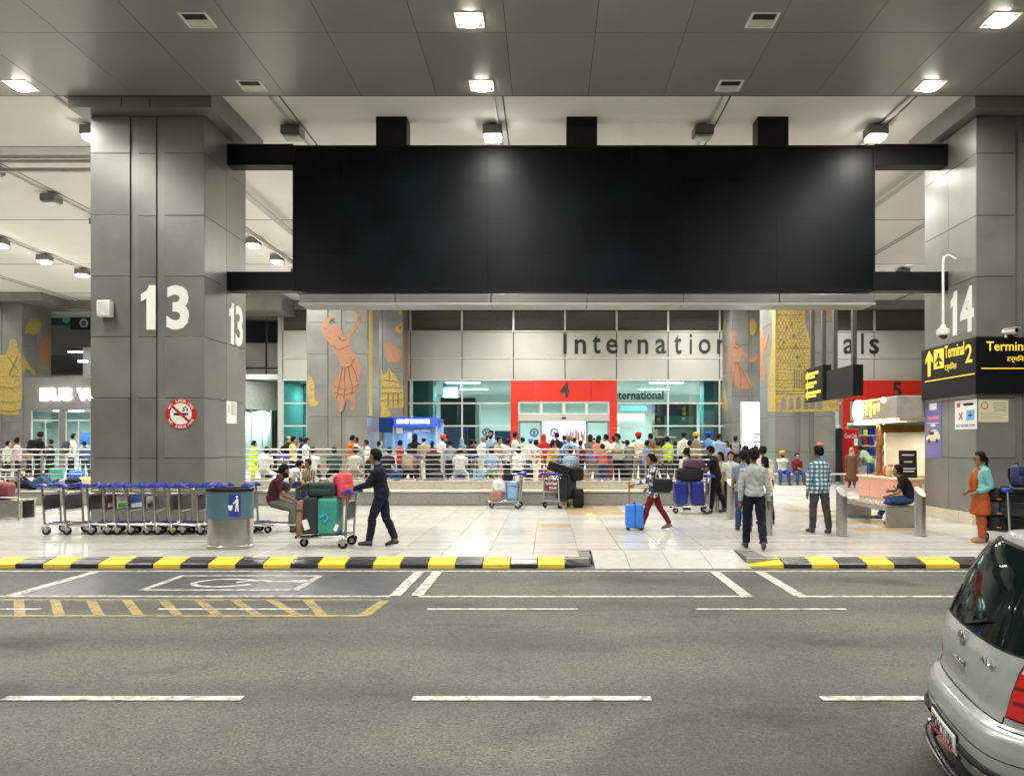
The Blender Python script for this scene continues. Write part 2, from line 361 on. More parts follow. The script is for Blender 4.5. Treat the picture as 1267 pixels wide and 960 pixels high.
# wheelchair symbol lying along the kerb
mb = MB(); cx, cy = -4.55, 10.86
def ribbon(pts, wd, mb=mb, z=MZ*2):
    for i in range(len(pts)-1):
        a = Vector(pts[i]); b = Vector(pts[i+1]); t = (b-a).normalized(); n = Vector((-t.y, t.x))*wd/2; a = a-t*wd*.1; b = b+t*wd*.1
        q = [a-n, b-n, b+n, a+n]
        q = [cam_(p) for p in q]; mb.add([(p[0], p[1], RZ(p[1])+z+.0004*(i % 2)) for p in q], [(0, 1, 2, 3)])
ribbon([(cx+.42*math.cos(R(a)), cy+.30*math.sin(R(a))) for a in range(20, 341, 16)], .09)
ribbon([(cx+.15, cy+.05), (cx+.45, cy+.22), (cx+.62, cy+.10), (cx+1.0, cy+.12)], .09)
ribbon([(cx+1.0+.07*math.cos(R(a)), cy+.14+.07*math.sin(R(a))) for a in range(0, 361, 40)], .10)
mb.build('wheelchair_symbol', 'road_white', road)
strip('hatch_border', 'road_yellow', -30, -2.03, 8.74, 8.83, MZ); strip('hatch_border', 'road_yellow', -30, -2.1, 9.66, 9.73, MZ)
sheet('hatch_border', 'road_yellow', [(-2.18, 8.832), (-2.03, 8.832), (-1.98, 9.657), (-2.10, 9.657)], MZ)
for i in range(34):
    x = -2.60-.452*i; sl = .56 if i > 1 else .40
    if i == 0: continue
    sheet('hatch_stripe', 'road_yellow', [(x+sl, 8.833), (x+sl+.13, 8.833), (x+.11, 9.657), (x-.02, 9.657)], MZ)
for k in range(-5, 6):
    x = -1.43+3.18*k; strip('lane_dash', 'road_white', x, x+1.78, 9.09, 9.165, MZ*2)
    x = -1.04+3.135*k; strip('lane_dash', 'road_white', x, x+1.83, 5.875, 5.975, MZ*2)
# kerb
kerb = struct(box('kerb', 'granite_grey', -30, .66, 12.40, 12.56, -.12, PZ-.012)); box('kerb_core', 'granite_grey', 3.22, 18, 12.40, 12.56, -.02, PZ-.012, kerb)
KP = [(12.17, -.06), (12.17, .062), (12.20, .078), (12.48, .128), (12.53, PZ+.004), (12.53, -.06)]
def kstone(x0, x1, m, taper=0):
    mb = MB(); v = []
    for x, k in ((x0, taper < 0), (x1, taper > 0)):
        v += [(x, y + (.18 if k and y < 12.4 else 0), z*(.15 if k else 1)) for y, z in KP]
    n = len(KP); mb.add(v, [tuple(range(n-1, -1, -1)), tuple(range(n, 2*n))]+[(i, (i+1) % n, n+(i+1) % n, n+i) for i in range(n)])
    mb.build('kerb_stone', m, kerb, bevel=.008)
L0 = .4335; xr = PX(733, 12.17); x = xr; k = 0
while x > -17:
    j = random.uniform(-.006, .006)
    kstone(x-L0+.006, x-.004+0*j, ['kerb_black', 'kerb_yellow'][k % 2], 1 if k == 0 else 0); x -= L0; k += 1
bx = [PX(p, 12.17) for p in (921, 970, 1004.5, 1038.5, 1073, 1107, 1146, 1188, 1222, 1256, 1290, 1324, 1358, 1392)]
for i in range(len(bx)-1): kstone(bx[i]+.003, bx[i+1]-.004, ['kerb_yellow', 'kerb_black'][i % 2], -1 if i == 0 else 0)
# pavement: a bed with separate stone slabs on it
pav = struct(MB().box(-40, .70, 12.54, 24.0, -.04, PZ-.012).box(3.24, 40, 12.54, 24.0, -.04, PZ-.012).box(.71, 3.23, 13.30, 24.0, -.04, PZ-.012).build('pavement', mat('grout', (.16, .15, .135), .8)))
TS = [mat('slab_light', (.60, .59, .55), .13, 0, .08, 5, spec=.55, dirt=.12, rnd=.05), mat('slab_mid', (.53, .52, .485), .15, 0, .10, 6, dirt=.15, rnd=.05), mat('slab_grey', (.39, .385, .365), .22, 0, .12, 8, dirt=.1, rnd=.05), mat('slab_tan', (.40, .30, .17), .24, 0, .08, 6)]
TW = .757; tx0 = -.245
bands = []; y = 12.56
while y < 23.0:                                   # rows across: narrow ribbed rows near the kerb, then square slabs
    hgt = .25 if y < 14.6 else .755
    bands.append((y, min(y+hgt, 23.05))); y += hgt
meshes = {}
cand = []
for bi, (y0, y1) in enumerate(bands):
    for c in range(-24, 20):
        x0 = tx0+c*TW
        wx = PX(0, y1)-.8, PX(1267, y1)+.8
        if x0+TW < wx[0] or x0 > wx[1]: continue
        if .70 < x0+TW*.5 < 3.25 and y0 < 13.3: continue
        if y0 < 14.6: ti = [0, 1, 0, 2][(bi) % 4] if random.random() < .85 else 1
        else: ti = [0, 1, 0, 1, 2, 0][(bi*2+c//5) % 6] if random.random() < .8 else random.choice([0, 1])
        if abs(y0-16.86) < .5 and -.3 < x0 < .3: ti = 3
        if y0 > 18.5 and (c == 1 or c == 2): ti = 3 if y0 > 19.5 else ti
        if c in (9, 10) and 16 < y0 < 22 and bi % 2: ti = 3
        cand.append((y0, y1, x0, ti))
cand.sort(key=lambda t: t[0]+abs(t[2]+.5)*.12)
rest = MB(); cnt = 0
for (y0, y1, x0, ti) in cand:
    gp = .005; dz = random.uniform(-.0015, .0015)
    if cnt < 300:
        key = (round(y1-y0, 3), ti)
        if key not in meshes: meshes[key] = MB().box(-TW/2+gp, TW/2-gp, -(y1-y0)/2+gp, (y1-y0)/2-gp, -.012, 0).mesh('paving_slab', TS[ti], bevel=.002, seg=1)
        link('paving_slab', meshes[key], pav, loc=(x0+TW/2, (y0+y1)/2, PZ+dz)); cnt += 1
    else: rest.box(x0+gp, x0+TW-gp, y0+gp, y1-gp, PZ-.012, PZ+dz, ti)
r_ = rest.build('paving_slabs', TS, pav); r_['kind'] = 'stuff'
# dropped kerb: sloping stone slabs
for i, (xa, xb) in enumerate(((.74, 1.30), (1.30, 1.95), (1.95, 2.6), (2.6, 3.2))):
    m = MB(); v = [(xa+.004, 12.12, .004), (xb-.004, 12.12, .004), (xb-.004, 13.32, PZ+.001), (xa+.004, 13.32, PZ+.001)]
    m.add(v+[(p[0], p[1], -.03) for p in v], [(0, 1, 2, 3), (7, 6, 5, 4), (0, 4, 5, 1), (1, 5, 6, 2), (2, 6, 7, 3), (3, 7, 4, 0)]).build('ramp_slab', [mat('ramp_stone', (.36, .352, .325), .55, 0, .12, 7, dirt=.25, rnd=.06), 'ramp_stone'][i % 2], pav)
# yellow tactile dashes
for yy in (19.9, 18.7): MB().box(1.02, 1.16, yy, yy+.45, PZ-.002, PZ+.004).build('yellow_mark', mat('tactile', (.75, .62, .05), .6), pav)
# ramped floor to the right, raised platform behind the railing
ramp = MB(); RX0 = 5.15
def rz(y): return PZ if y < 25 else PZ+(FZ-PZ)*min(1, (y-25)/(FY-25))
ys = [23.05, 25, 31, 37, FY+.2]
v = []
for yy in ys: v += [(RX0, yy, rz(yy)-.002), (40, yy, rz(yy)-.002)]
ramp.add(v, [(2*i, 2*i+1, 2*i+3, 2*i+2) for i in range(len(ys)-1)])
struct(ramp.build('ramp_floor', mat('floor_far', (.52, .51, .47), .2, 0, .12, 1.2, dirt=.15)))
plat = struct(box('platform_floor', 'floor_far', -40, RX0-.002, 23.62, FY+.3, -.04, FZ))
# low wall with granite ledge, upstand and railing
wall = thing('ledge_wall', 'low grey granite ledge wall with cream upstand under the long steel railing', 'wall', (-5, 23.0, 0))
LW0, LW1 = -32.0, 5.1
for i in range(26):
    xa = LW0+i*(LW1-LW0)/26; xb = xa+(LW1-LW0)/26
    box('granite_panel', 'granite_grey', xa+.004, xb-.004, 23.06, 23.12, -.03, .50, wall)
    box('ledge_slab', 'ledge_white', xa+.003, xb-.003, 23.0, 23.58, .53, .585, wall, bevel=.006)
    box('upstand_panel', 'granite_beige', xa+.004, xb-.004, 23.55, 23.60, .588, .82, wall)
box('wall_core', 'granite_grey', LW0, LW1-.01, 23.10, 23.54, -.03, .527, wall)
box('upstand_cap', 'ledge_white', LW0, LW1, 23.53, 23.72, .822, .85, wall)
def railing(name, label, x0, x1, y, z0, z1, n, step, grp=None):
    t = thing(name, label, 'railing', ((x0+x1)/2, y, z0), group=grp)
    zs = [z1]+[z1-.16-(z1-z0-.22)*i/(n-2) for i in range(n-1)]
    for i, zz in enumerate(zs):
        MB().tube([(x0, y, zz), (x1, y, zz)], .024 if i < 2 else .013, 8).build('rail', 'steel_dull', t, True, world=True)
    k = max(1, int(round((x1-x0)/step)))
    for i in range(k+1):
        xx = x0+(x1-x0)*i/k
        MB().box(xx-.025, xx+.025, y+.032, y+.06, z0-.1, z1-.02).build('post', 'steel_dull', t, world=True, bevel=.006)
    return t
railing('steel_railing', 'long horizontal steel railing along the ledge wall in front of the crowd', LW0, 5.05, 23.62, .85, 1.80, 7, 2.05)
MB  # side guard where the platform meets the ramp
rl = railing('steel_railing', 'short steel railing beside the bench with the maroon bag, left of the trolley row', -14.2, -12.72, 18.5, PZ, 1.33, 4, 1.48)

# ================================================================== columns
ROWS = [PZ, 1.64, 3.01, 4.39, 5.76, 7.14, 8.55, 9.39]
def column(label, x0, y0, wd=2.58, dep=2.4, rows=ROWS, sides=(-1, 1), base=None, cap=True, name='column', front=True):
    x1 = x0+wd; y1 = y0+dep; t = thing(name, label, 'column', ((x0+x1)/2, (y0+y1)/2, PZ), group=None)
    k = .03
    box('core', 'groove', x0+k, x1-k, y0+k+.05, y1-k, -.02, CEIL+.05, t)
    g = .007; rows = list(rows)
    if base: rows[0] = base
    for i in range(len(rows)-1):
        za, zb = rows[i]+g, rows[i+1]-g
        if front:
            box('panel', 'panel_grey', x0, x0+.89, y0, y0+k, za, zb, t, bevel=.004)
            box('panel', 'panel_grey', x1-.91, x1, y0, y0+k, za, zb, t, bevel=.004)
            box('panel', 'panel_grey', x0+1.075, x0+1.475, y0+.015, y0+.06, za, zb, t)
        for s in sides:
            for j in range(2):
                ya = y0+k+.002+j*(dep-k)/2; yb = ya+(dep-k)/2-g*2
                if s < 0: box('panel', 'panel_grey', x0, x0+k-.002, ya, yb, za, zb, t)
                else: box('panel', 'panel_grey', x1-k+.002, x1, ya, yb, za, zb, t)
    if front:
        box('channel', 'panel_dark', x0+.90, x1-.92, y0+.055, y0+.075, rows[0], rows[-1], t)
        for a in (x0+.905, x0+1.50):
            box('channel_flange', 'panel_grey', a, a+.16, y0+.035, y0+.052, rows[0], rows[-1], t)
    if cap:
        box('cap', 'panel_grey', x0-.26, x1+.34, y0-.42, y1+.3, 9.40, 9.98, t)
        box('cap_seam', 'groove', x0+.92, x0+.935, y0-.424, y0-.41, 9.41, 9.63, t); box('cap_seam', 'groove', x0+1.55, x0+1.57, y0-.424, y0-.41, 9.41, 9.63, t)
    return t
CX13, CX14, CY = -10.37, 9.71, 17.5
c13 = column('grey panelled column with white 13 and a round no smoking sign', CX13, CY)
c14 = column('grey panelled column with white 14 and a black terminal sign band', CX14, CY)
# numerals
ONE = [(.34, 0), (.74, 0), (.74, 1), (.46, 1), (.36, .88), (.10, .80), (.10, .63), (.34, .70)]
def one(face, x, y, z, wd, h, parent):
    fr = {'front': lambda p, o: (x+p[0]*wd, y-o, z+p[1]*h), 'right': lambda p, o: (x+o, y+p[0]*wd, z+p[1]*h), 'left': lambda p, o: (x-o, y-p[0]*wd, z+p[1]*h)}[face]
    MB().prism(ONE, lambda p: fr(p, .0), lambda p: fr(p, .014)).build('numeral', 'letter_white', parent, world=True)
zb = PZY(408, CY); nh = (408-353)*CY/F
one('front', PX(172, CY), CY-.001, zb, PX(200, CY)-PX(172, CY), nh, c13)
text('numeral', '3', 'letter_white', (PX(206, CY), CY-.004, zb), nh, PX(234, CY)-PX(206, CY), parent=c13, ext=.012, bold=.035)
one('right', CX13+2.58+.001, CY+1.28, 4.42, .46, 1.02, c13); text('numeral', '3', 'letter_white', (CX13+2.58+.004, CY+1.74, 4.42), 1.02, .46, 'right', c13, .012, .03)
one('left', CX14-.001, CY+1.14, 4.55, .44, 1.05, c14); text('numeral', '4', 'letter_white', (CX14-.004, CY+.68, 4.55), 1.05, .58, 'left', c14, .012, .03)
# no-smoking roundel
def disc(mb, c, r0, r1, y0, y1, n=40, mi=0):
    if r0 <= 0: return mb.prism([(c[0]+r1*math.cos(2*math.pi*i/n), c[1]+r1*math.sin(2*math.pi*i/n)) for i in range(n)], lambda p: (p[0], y1, p[1]), lambda p: (p[0], y0, p[1]), mi)
    for i in range(n):
        a, b = 2*math.pi*i/n, 2*math.pi*(i+1)/n
        q = [(c[0]+r*math.cos(t), c[1]+r*math.sin(t)) for r, t in ((r0, a), (r1, a), (r1, b), (r0, b))]
        mb.prism(q, lambda p: (p[0], y1, p[1]), lambda p: (p[0], y0, p[1]), mi)
    return mb
ns = thing('no_smoking_sign', 'round red and white no smoking sign fixed to column 13', 'sign', (PX(224, CY), CY-.003, PZY(512, CY)))
mat('sign_red', (.45, .015, .02), .4, 0, .05); mat('sign_white', (.78, .76, .72), .45, 0, .03)
disc(MB(), (0, 0), 0, .35, -.008, -.001).build('plate', 'sign_red', ns); disc(MB(), (0, 0), 0, .245, -.011, -.009).build('face', 'sign_white', ns)
MB().box(-.16, .13, -.014, -.012, -.035, .02).box(.14, .17, -.014, -.012, -.035, .02).build('cigarette', 'letter_black', ns)
MB().tube([(.04, -.013, .05), (.09, -.013, .09), (.05, -.013, .13), (.11, -.013, .16), (.16, -.013, .10), (.14, -.013, .06)], .012, 5).build('smoke', 'letter_black', ns)
MB().box(-.25, .25, -.017, -.015, -.03, .03, mtx=Matrix.Rotation(R(42), 4, 'Y')).build('slash', 'sign_red', ns)
for top in (1, -1):
    s = 'NO SMOKING'
    for i, ch in enumerate(s):
        if ch == ' ': continue
        a = R(90 - (i-4.5)*13.5) if top > 0 else R(-90 + (i-4.5)*13.5)
        o = text('letter', ch, 'sign_white', (0, 0, 0), .062, None, parent=ns, ext=.002, bold=.02, world=False, align='C')
        r = .268 if top > 0 else .33
        o.location = (r*math.cos(a), -.010, r*math.sin(a)); o.rotation_euler = (Matrix.Rotation(-(a-R(90)) if top > 0 else -(a+R(90)), 3, 'Y') @ Matrix.Rotation(R(90), 3, 'X')).to_euler()
# speaker box, paper notice on the columns
sp = thing('wall_speaker', 'small white wall speaker box on column 13', 'speaker', (PX(134, CY), CY, PZY(383, CY)))
MB().box(-.15, .15, -.22, -.03, -.19, .18).build('cabinet', 'white_paint', sp, True, bevel=.03); MB().box(-.05, .05, -.04, .0, -.05, .05).build('bracket', 'fixture', sp); MB().box(-.11, .11, -.223, -.221, -.15, .14).build('grille', mat('grille', (.6, .6, .57), .6), sp)
n1 = thing('paper_notice', 'small white paper notice taped to the side of column 13', 'notice', (CX13+2.58, CY+1.5, PZY(510, 18.9)))
mat('paper', (.74, .73, .69), .7, 0, .04); mat('ink', (.12, .12, .13), .7)
MB().box(.001, .006, -.30, .30, -.27, .27).build('sheet', 'paper', n1)
for i in range(6): MB().box(.0065, .0085, -.05+.0*i, .24, .20-.05*i, .215-.05*i).build('text_line', 'ink', n1)
text('numeral', '3', 'ink', (.006, -.24, .0), .16, .12, 'right', n1, .001, world=False)

# far painted columns
RF = [PZ, 1.64, 3.15, 4.50, 5.85, 7.20, 8.55, 9.70]
cA = column('grey column painted with an orange dancing figure, beside the blue exchange kiosk', CX13, 33.2, cap=False, rows=RF)
cB = column('grey column painted with a gold temple and orange drum, behind the dancer column', CX13, 41.4, cap=False, rows=RF)
cC = column('grey column painted with an orange kneeling figure, against the terminal glass front', CX14, 40.8, cap=False, rows=RF)
cD = column('grey column painted with a large gold temple tower, behind the seated couple', CX14, 33.0, cap=False, rows=RF)
cE = column('grey column with a gold skirted dancer and kite, beside the lit bus lettering', -30.45, 40.9, cap=False, rows=RF)
box('cap', 'panel_grey', -30.8, -26.4, 40.2, 43.6, 9.45, CEIL+.05, cE)
def art(col_, m, pts, d, ox, oy, sc, side=None, it=2, dep=.012, name='painting'):
    p = [(ox+a/sc, oy+b/sc) for a, b in pts]; p = smooth_poly(p, it)
    mb = MB()
    if side is None: mb.prism([(PX(a, d), PZY(b, d)) for a, b in p], lambda q: (q[0], d+.001, q[1]), lambda q: (q[0], d-dep, q[1]))
    else:
        def c(a, b): dd = side*F/(a-VX); return (dd, PZY(b, dd))
        s = 1 if side < 0 else -1
        mb.prism([c(a, b) for a, b in p], lambda q: (side, q[0], q[1]), lambda q: (side+s*dep, q[0], q[1]))
    me = mb.build(name, m, col_, world=True); return me
a2 = (380, 370, 6.4); a3_ = (890, 370, 5.647); a5_ = (0, 340, 4.363)
art(cA, 'art_orange', [(335,75),(360,58),(392,75),(418,110),(430,170),(415,212),(375,255),(347,300),(337,350),(352,400),(395,450),(425,510),(432,560),(415,620),(410,690),(372,740),(382,800),(385,850),(360,885),(338,870),(355,830),(345,790),(310,790),(300,830),(285,880),(265,900),(240,890),(255,850),(250,810),(215,790),(205,720),(215,660),(250,590),(265,530),(250,480),(215,420),(205,380),(165,340),(130,290),(110,240),(130,180),(165,150),(180,130),(215,140),(190,170),(170,190),(200,215),(250,212),(278,250),(288,290),(310,280),(370,225),(397,180),(400,130),(375,90),(345,90)], 33.2, *a2, it=1)
art(cA, 'art_gold', [(3,605),(40,620),(62,680),(56,800),(97,815),(88,848),(3,848)], 33.2, *a2, it=1)
art(cA, 'art_gold', [(3,50),(60,50),(25,70),(15,95),(3,95)], 33.2, *a2, it=1)
def strokes(col_, m, lines, d, ox, oy, sc, r=.018):
    for ln in lines: MB().tube([(PX(ox+a/sc, d), d-.014, PZY(oy+b/sc, d)) for a, b in ln], r, 5).build('drawn_line', m, col_, world=True)
mat('art_orange_dark', (.16, .075, .045), .6)
strokes(cA, 'art_orange_dark', [[(262,535),(300,545),(345,530),(375,470)], [(280,545),(262,640),(245,720),(230,790)], [(300,548),(295,640),(300,720),(290,790)], [(325,540),(340,630),(360,700),(350,760)], [(350,520),(385,600),(400,660)], [(215,690),(290,715),(370,700),(410,670)], [(215,740),(290,760),(370,735)], [(250,300),(270,330),(310,320)], [(205,370),(250,400),(330,370)], [(130,230),(150,240),(165,235)], [(405,150),(428,160)], [(180,160),(200,175),(215,160)]], 33.2, *a2)
strokes(cC, 'art_orange_dark', [[(95,440),(140,445)], [(110,450),(100,540),(95,620)], [(130,450),(150,540),(150,620)], [(145,480),(190,560),(215,615)], [(95,270),(118,262)], [(98,330),(120,345),(140,338)], [(190,420),(205,405)]], 40.8, *a3_, r=.022)
strokes(cB, 'art_gold_dark', [[(590,700),(755,700)], [(590,745),(755,745)], [(590,800),(755,800)], [(610,640),(715,655)], [(650,570),(650,640)], [(640,745),(640,860)], [(680,745),(680,860)], [(720,745),(720,860)]], 41.4, *a2, r=.022)
strokes(cE, 'art_gold_dark', [[(-20,600),(60,610),(118,600)], [(-20,680),(60,690),(118,680)], [(-20,730),(60,738),(118,728)], [(40,440),(100,520)], [(95,440),(50,540)], [(50,540),(100,545)]], 40.9, *a5_, r=.022)
X1 = CX13+2.58
box('painting', 'art_gold', X1+.001, X1+.012, 33.5, 34.15, 3.2, 9.85, cA)
box('painting', 'art_orange', X1+.001, X1+.012, 35.0, 35.3, 8.0, 9.85, cA)
art(cB, 'art_orange', [(610,330),(640,330),(700,360),(745,410),(748,460),(720,500),(680,510),(640,500),(615,450)], 41.4, *a2)
art(cB, 'art_gold', [(585,935),(585,545),(604,600),(625,590),(640,565),(650,540),(662,570),(700,605),(718,650),(738,655),(728,690),(758,690),(762,862),(640,866),(670,915),(640,935)], 41.4, *a2, it=0)
art(cB, 'art_gold', [(690,235),(715,205),(745,200),(758,170),(758,275),(715,270)], 41.4, *a2)
art(cB, 'art_gold_dark', [(725,225),(740,212),(752,228),(740,242)], 41.38, *a2)
art(cB, 'art_gold', [(712,120),(730,110),(740,90),(752,95),(745,115),(758,118),(730,140)], 41.4, *a2)
box('painting', 'art_orange', X1+.001, X1+.012, 42.1, 42.7, 3.5, 8.3, cB)
a3 = (890, 370, 5.647)
art(cD, 'art_gold', [(396,38),(595,85),(602,185),(628,260),(655,360),(668,460),(668,620),(830,640),(832,788),(396,788)], 33.0, *a3, it=0)
for i in range(6):
    xa = 432+i*52-(8 if i > 3 else 0); art(cD, 'panel_grey', [(xa,770),(xa,705),(xa+17,672),(xa+34,705),(xa+34,770)], 32.988, *a3, it=0, dep=.006, name='arch')
for j, (u, v_) in enumerate([(505,180),(520,260),(532,330),(546,405),(560,465),(470,200),(450,300)]): art(cD, 'art_gold_dark', [(u-8,v_-14),(u+8,v_-14),(u+8,v_+14),(u-8,v_+14)], 32.988, *a3, it=1, dep=.006, name='niche')
for j in range(24):
    yy = 60+j*24; xe = 590+max(0, (yy-120)*.15)
    if yy < 620: art(cD, 'art_gold_dark', [(400,yy),(xe-6,yy+2),(xe-6,yy+5),(400,yy+3)], 32.9875, *a3, it=0, dep=.004, name='course')
    for i in range(8):
        u = 412+i*24+(12 if j % 2 else 0)
        if u < xe-20 and yy < 480: art(cD, 'art_gold_dark', [(u,yy+8),(u+7,yy+8),(u+7,yy+19),(u,yy+19)], 32.9872, *a3, it=0, dep=.004, name='niche')
for i in range(5): art(cD, 'art_gold_dark', [(520+i*17,500),(529+i*17,500),(529+i*17,625),(520+i*17,625)], 32.988, *a3, it=0, dep=.006, name='niche')
for yy in (110, 340, 565, 640, 660): art(cD, 'art_gold_dark', [(398,yy),(600 if yy < 300 else 660,yy),(600 if yy < 300 else 660,yy+5),(398,yy+5)], 32.987, *a3, it=0, dep=.006, name='course')
art(cD, 'art_gold', [(342,788),(345,560),(372,300),(372,45),(394,40),(394,788)], 33, *a3, side=CX14, it=0)
art(cD, 'art_orange', [(284,130),(300,235),(318,300),(350,222),(330,330),(305,380),(328,575),(284,580)], 33, *a3, side=CX14, it=1)
art(cD, 'art_orange', [(620,90),(650,60),(700,45),(800,45),(800,130),(740,125),(690,110),(640,125)], 33.0, *a3, it=1)
art(cC, 'art_orange', [(90,225),(118,225),(126,260),(112,300),(108,325),(150,335),(190,380),(215,425),(275,365),(275,420),(225,455),(195,430),(160,385),(140,440),(160,500),(210,555),(238,600),(225,628),(90,628)], 40.8, *a3, it=1)
art(cC, 'art_gold', [(212,150),(235,132),(250,150),(268,180),(250,250),(228,262),(212,240)], 40.8, *a3, it=1)
art(cC, 'art_orange', [(82,225),(80,625),(60,625),(68,480),(48,430),(60,380),(75,340)], 40.8, *a3, side=CX14, it=1)
art(cC, 'art_gold', [(50,140),(35,230),(18,330),(14,330),(25,220),(40,150)], 40.8, *a3, side=CX14, it=1)
art(cC, 'art_gold', [(14,560),(30,600),(50,700),(62,790),(14,790)], 40.8, *a3, side=CX14, it=1)
a5 = (0, 340, 4.363)
art(cE, 'art_gold', [(-60,430),(0,428),(30,435),(48,400),(50,360),(75,345),(95,360),(95,410),(118,430),(118,750),(60,760),(-60,745)], 40.9, *a5, it=1)
art(cE, 'art_gold', [(120,430),(140,460),(165,500),(190,520),(188,548),(160,520),(140,500),(120,540)], 41, *a5, side=-27.87, it=1)
art(cE, 'art_gold', [(128,330),(155,245),(190,238),(225,255),(215,310),(180,328),(150,310)], 41, *a5, side=-27.87, it=1)
art(cE, 'art_orange', [(205,480),(215,380),(235,335),(262,330),(272,370),(275,480),(250,492)], 41, *a5, side=-27.87, it=1)

# ================================================================== ceilings and their lamps
can = thing('canopy_soffit', 'grey panelled soffit with joints over the road', 'ceiling', (0, 0, SOF))
box('backing', 'groove', -40, 40, -40, 17.02, SOF+.012, SOF+.9, can)
PW, PD = 1.67, 2.6; px0 = PX(622, gd(0, SOF))+.0
sofm = {}
pm = MB().box(-PW/2+.006, PW/2-.006, -PD/2+.006, PD/2-.006, 0, .03).mesh('soffit_panel', 'soffit_panel')
far = MB()
for r in range(9):
    yc = 17.03-PD*(r+.5)
    for c in range(-24, 24):
        xc = px0+(c+.5)*PW
        if r < 3 and abs(xc) < 15: link('soffit_panel', pm, can, world=True, loc=(xc, yc, SOF+random.uniform(0, .002)))
        else: far.box(xc-PW/2+.006, xc+PW/2-.006, yc-PD/2+.006, yc+PD/2-.006, SOF, SOF+.03)
far.box(-40, 40, -40, 17.03-PD*9-.01, SOF, SOF+.03)
f_ = far.build('soffit_panels', 'soffit_panel', can, world=True); f_['kind'] = 'stuff'
wc = thing('white_ceiling', 'high white ceiling with thin dark joints behind the soffit', 'ceiling', (0, 30, CEIL))
box('slab', 'ceiling_white', -60, 60, 17.0, 70, CEIL, CEIL+.3, wc)
box('soffit_edge', 'panel_dark', -40, 40, 17.022, 17.06, SOF, CEIL, wc)
for xx in (-31, -26, -21.0, -15.7, -11.25, -6.35, -1.25, 3.95, 8.2, 13.5, 19):
    box('joint', 'ceiling_line', xx+.20, xx+.235, 17.06, FY-.2, CEIL-.012, CEIL+.01, wc)
    MB().tube([(xx+.02, 17.1, CEIL-.05), (xx+.02, FY-.5, CEIL-.05)], .03, 6).build('conduit', 'conduit', wc, world=True)
for yy in (20.6, 27.3, 34, 40.5): box('joint', 'ceiling_line', -40, 40, yy, yy+.03, CEIL-.011, CEIL+.01, wc)
for yy, zz, rr in ((20.9, 9.72, .06), (21.25, 9.74, .05), (21.7, 9.66, .07)): MB().tube([(-40, yy, zz), (-10.7, yy, zz)], rr, 8).build('pipe', 'conduit', wc, True, world=True)
MB().tube([(-10.9, 20.2, 9.7), (-10.9, FY-1, 9.7)], .06, 8).build('pipe', 'conduit', wc, True, world=True)
for xx in (-9.4, 10.4): box('cable_tray', 'conduit', xx, xx+.22, 20.5, FY-1, CEIL-.30, CEIL-.24, wc)
# downlights recessed in the soffit
W1 = 188; WS = 290
def downlight(x, y, on, label):
    t = thing('recessed_downlight', label, 'light', (x, y, SOF), group='recessed soffit downlights ' + ('lit' if on else 'unlit'))
    mb = MB(); s, b = .26, .22
    for q in ((-s, s, -s, -b), (-s, s, b, s), (-s, -b, -b, b), (b, s, -b, b)): mb.box(*q, -.012, .004)
    mb.build('trim', 'white_paint', t)
    MB().box(-b, b, -b, b, -.0045, -.002).build('reflector', 'fixture' if on else 'lens_off', t)
    if on: MB().lathe([(.14, -.075), (.165, -.06), (.175, -.005)], (0, 0), 24).build('lens', 'lens_on', t, True)
    if not on: MB().box(-b+.02, b-.02, -b+.02, -.02, -.009, -.0065).build('baffle', 'black_plastic', t)
    if on: area('lamp', (0, 0, -.085), .28, W1, parent=t, spread=160, disk=True)
for k in range(0, 13):
    y = 16.55-2.56*k if k >= 0 else None
    if y is None: continue
    for x in (-11.3, -1.42, 8.2): downlight(x, y, True, 'lit square downlight recessed in the grey soffit')
    for x in (-6.35, 3.89): downlight(x, y, False, 'unlit square downlight recessed in the grey soffit')
mat('lens_box', (1, .96, .86), .4, 0, 0, emit=40, ecol=(1, .94, .83))
def boxlight(x, y, on):
    t = thing('ceiling_light', ('lit' if on else 'unlit') + ' boxy lamp hanging under the white ceiling', 'light', (x, y, CEIL), group='box lamps under the white ceiling ' + ('lit' if on else 'unlit'))
    MB().box(-.24, .24, -.22, .22, -.30, -.075).build('housing', 'fixture', t, bevel=.02); MB().box(-.06, .06, -.06, .06, -.08, 0).build('stem', 'fixture', t)
    MB().box(-.20, .20, -.18, .18, -.385 if on else -.36, -.301).build('lens', 'lens_box' if on else 'lens_off', t, bevel=.02)
    if on: area('lamp', (0, 0, -.39), .42, WS*(.28 if (x > 8 and x < 9 and y < 23) else 1), parent=t, spread=160)
rows_ = [19.2+2.6*i for i in range(9)]
for i, y in enumerate(rows_):
    for x, on in ((-1.37, True), (8.15, True), (-11.3, True), (-21.0, True), (-6.35, False), (3.85, False), (-15.7, False), (-31, True), (16, True)):
        if on is False and i > 4: continue
        if x in (-31, 16) and i % 2: continue
        boxlight(x, y, on)
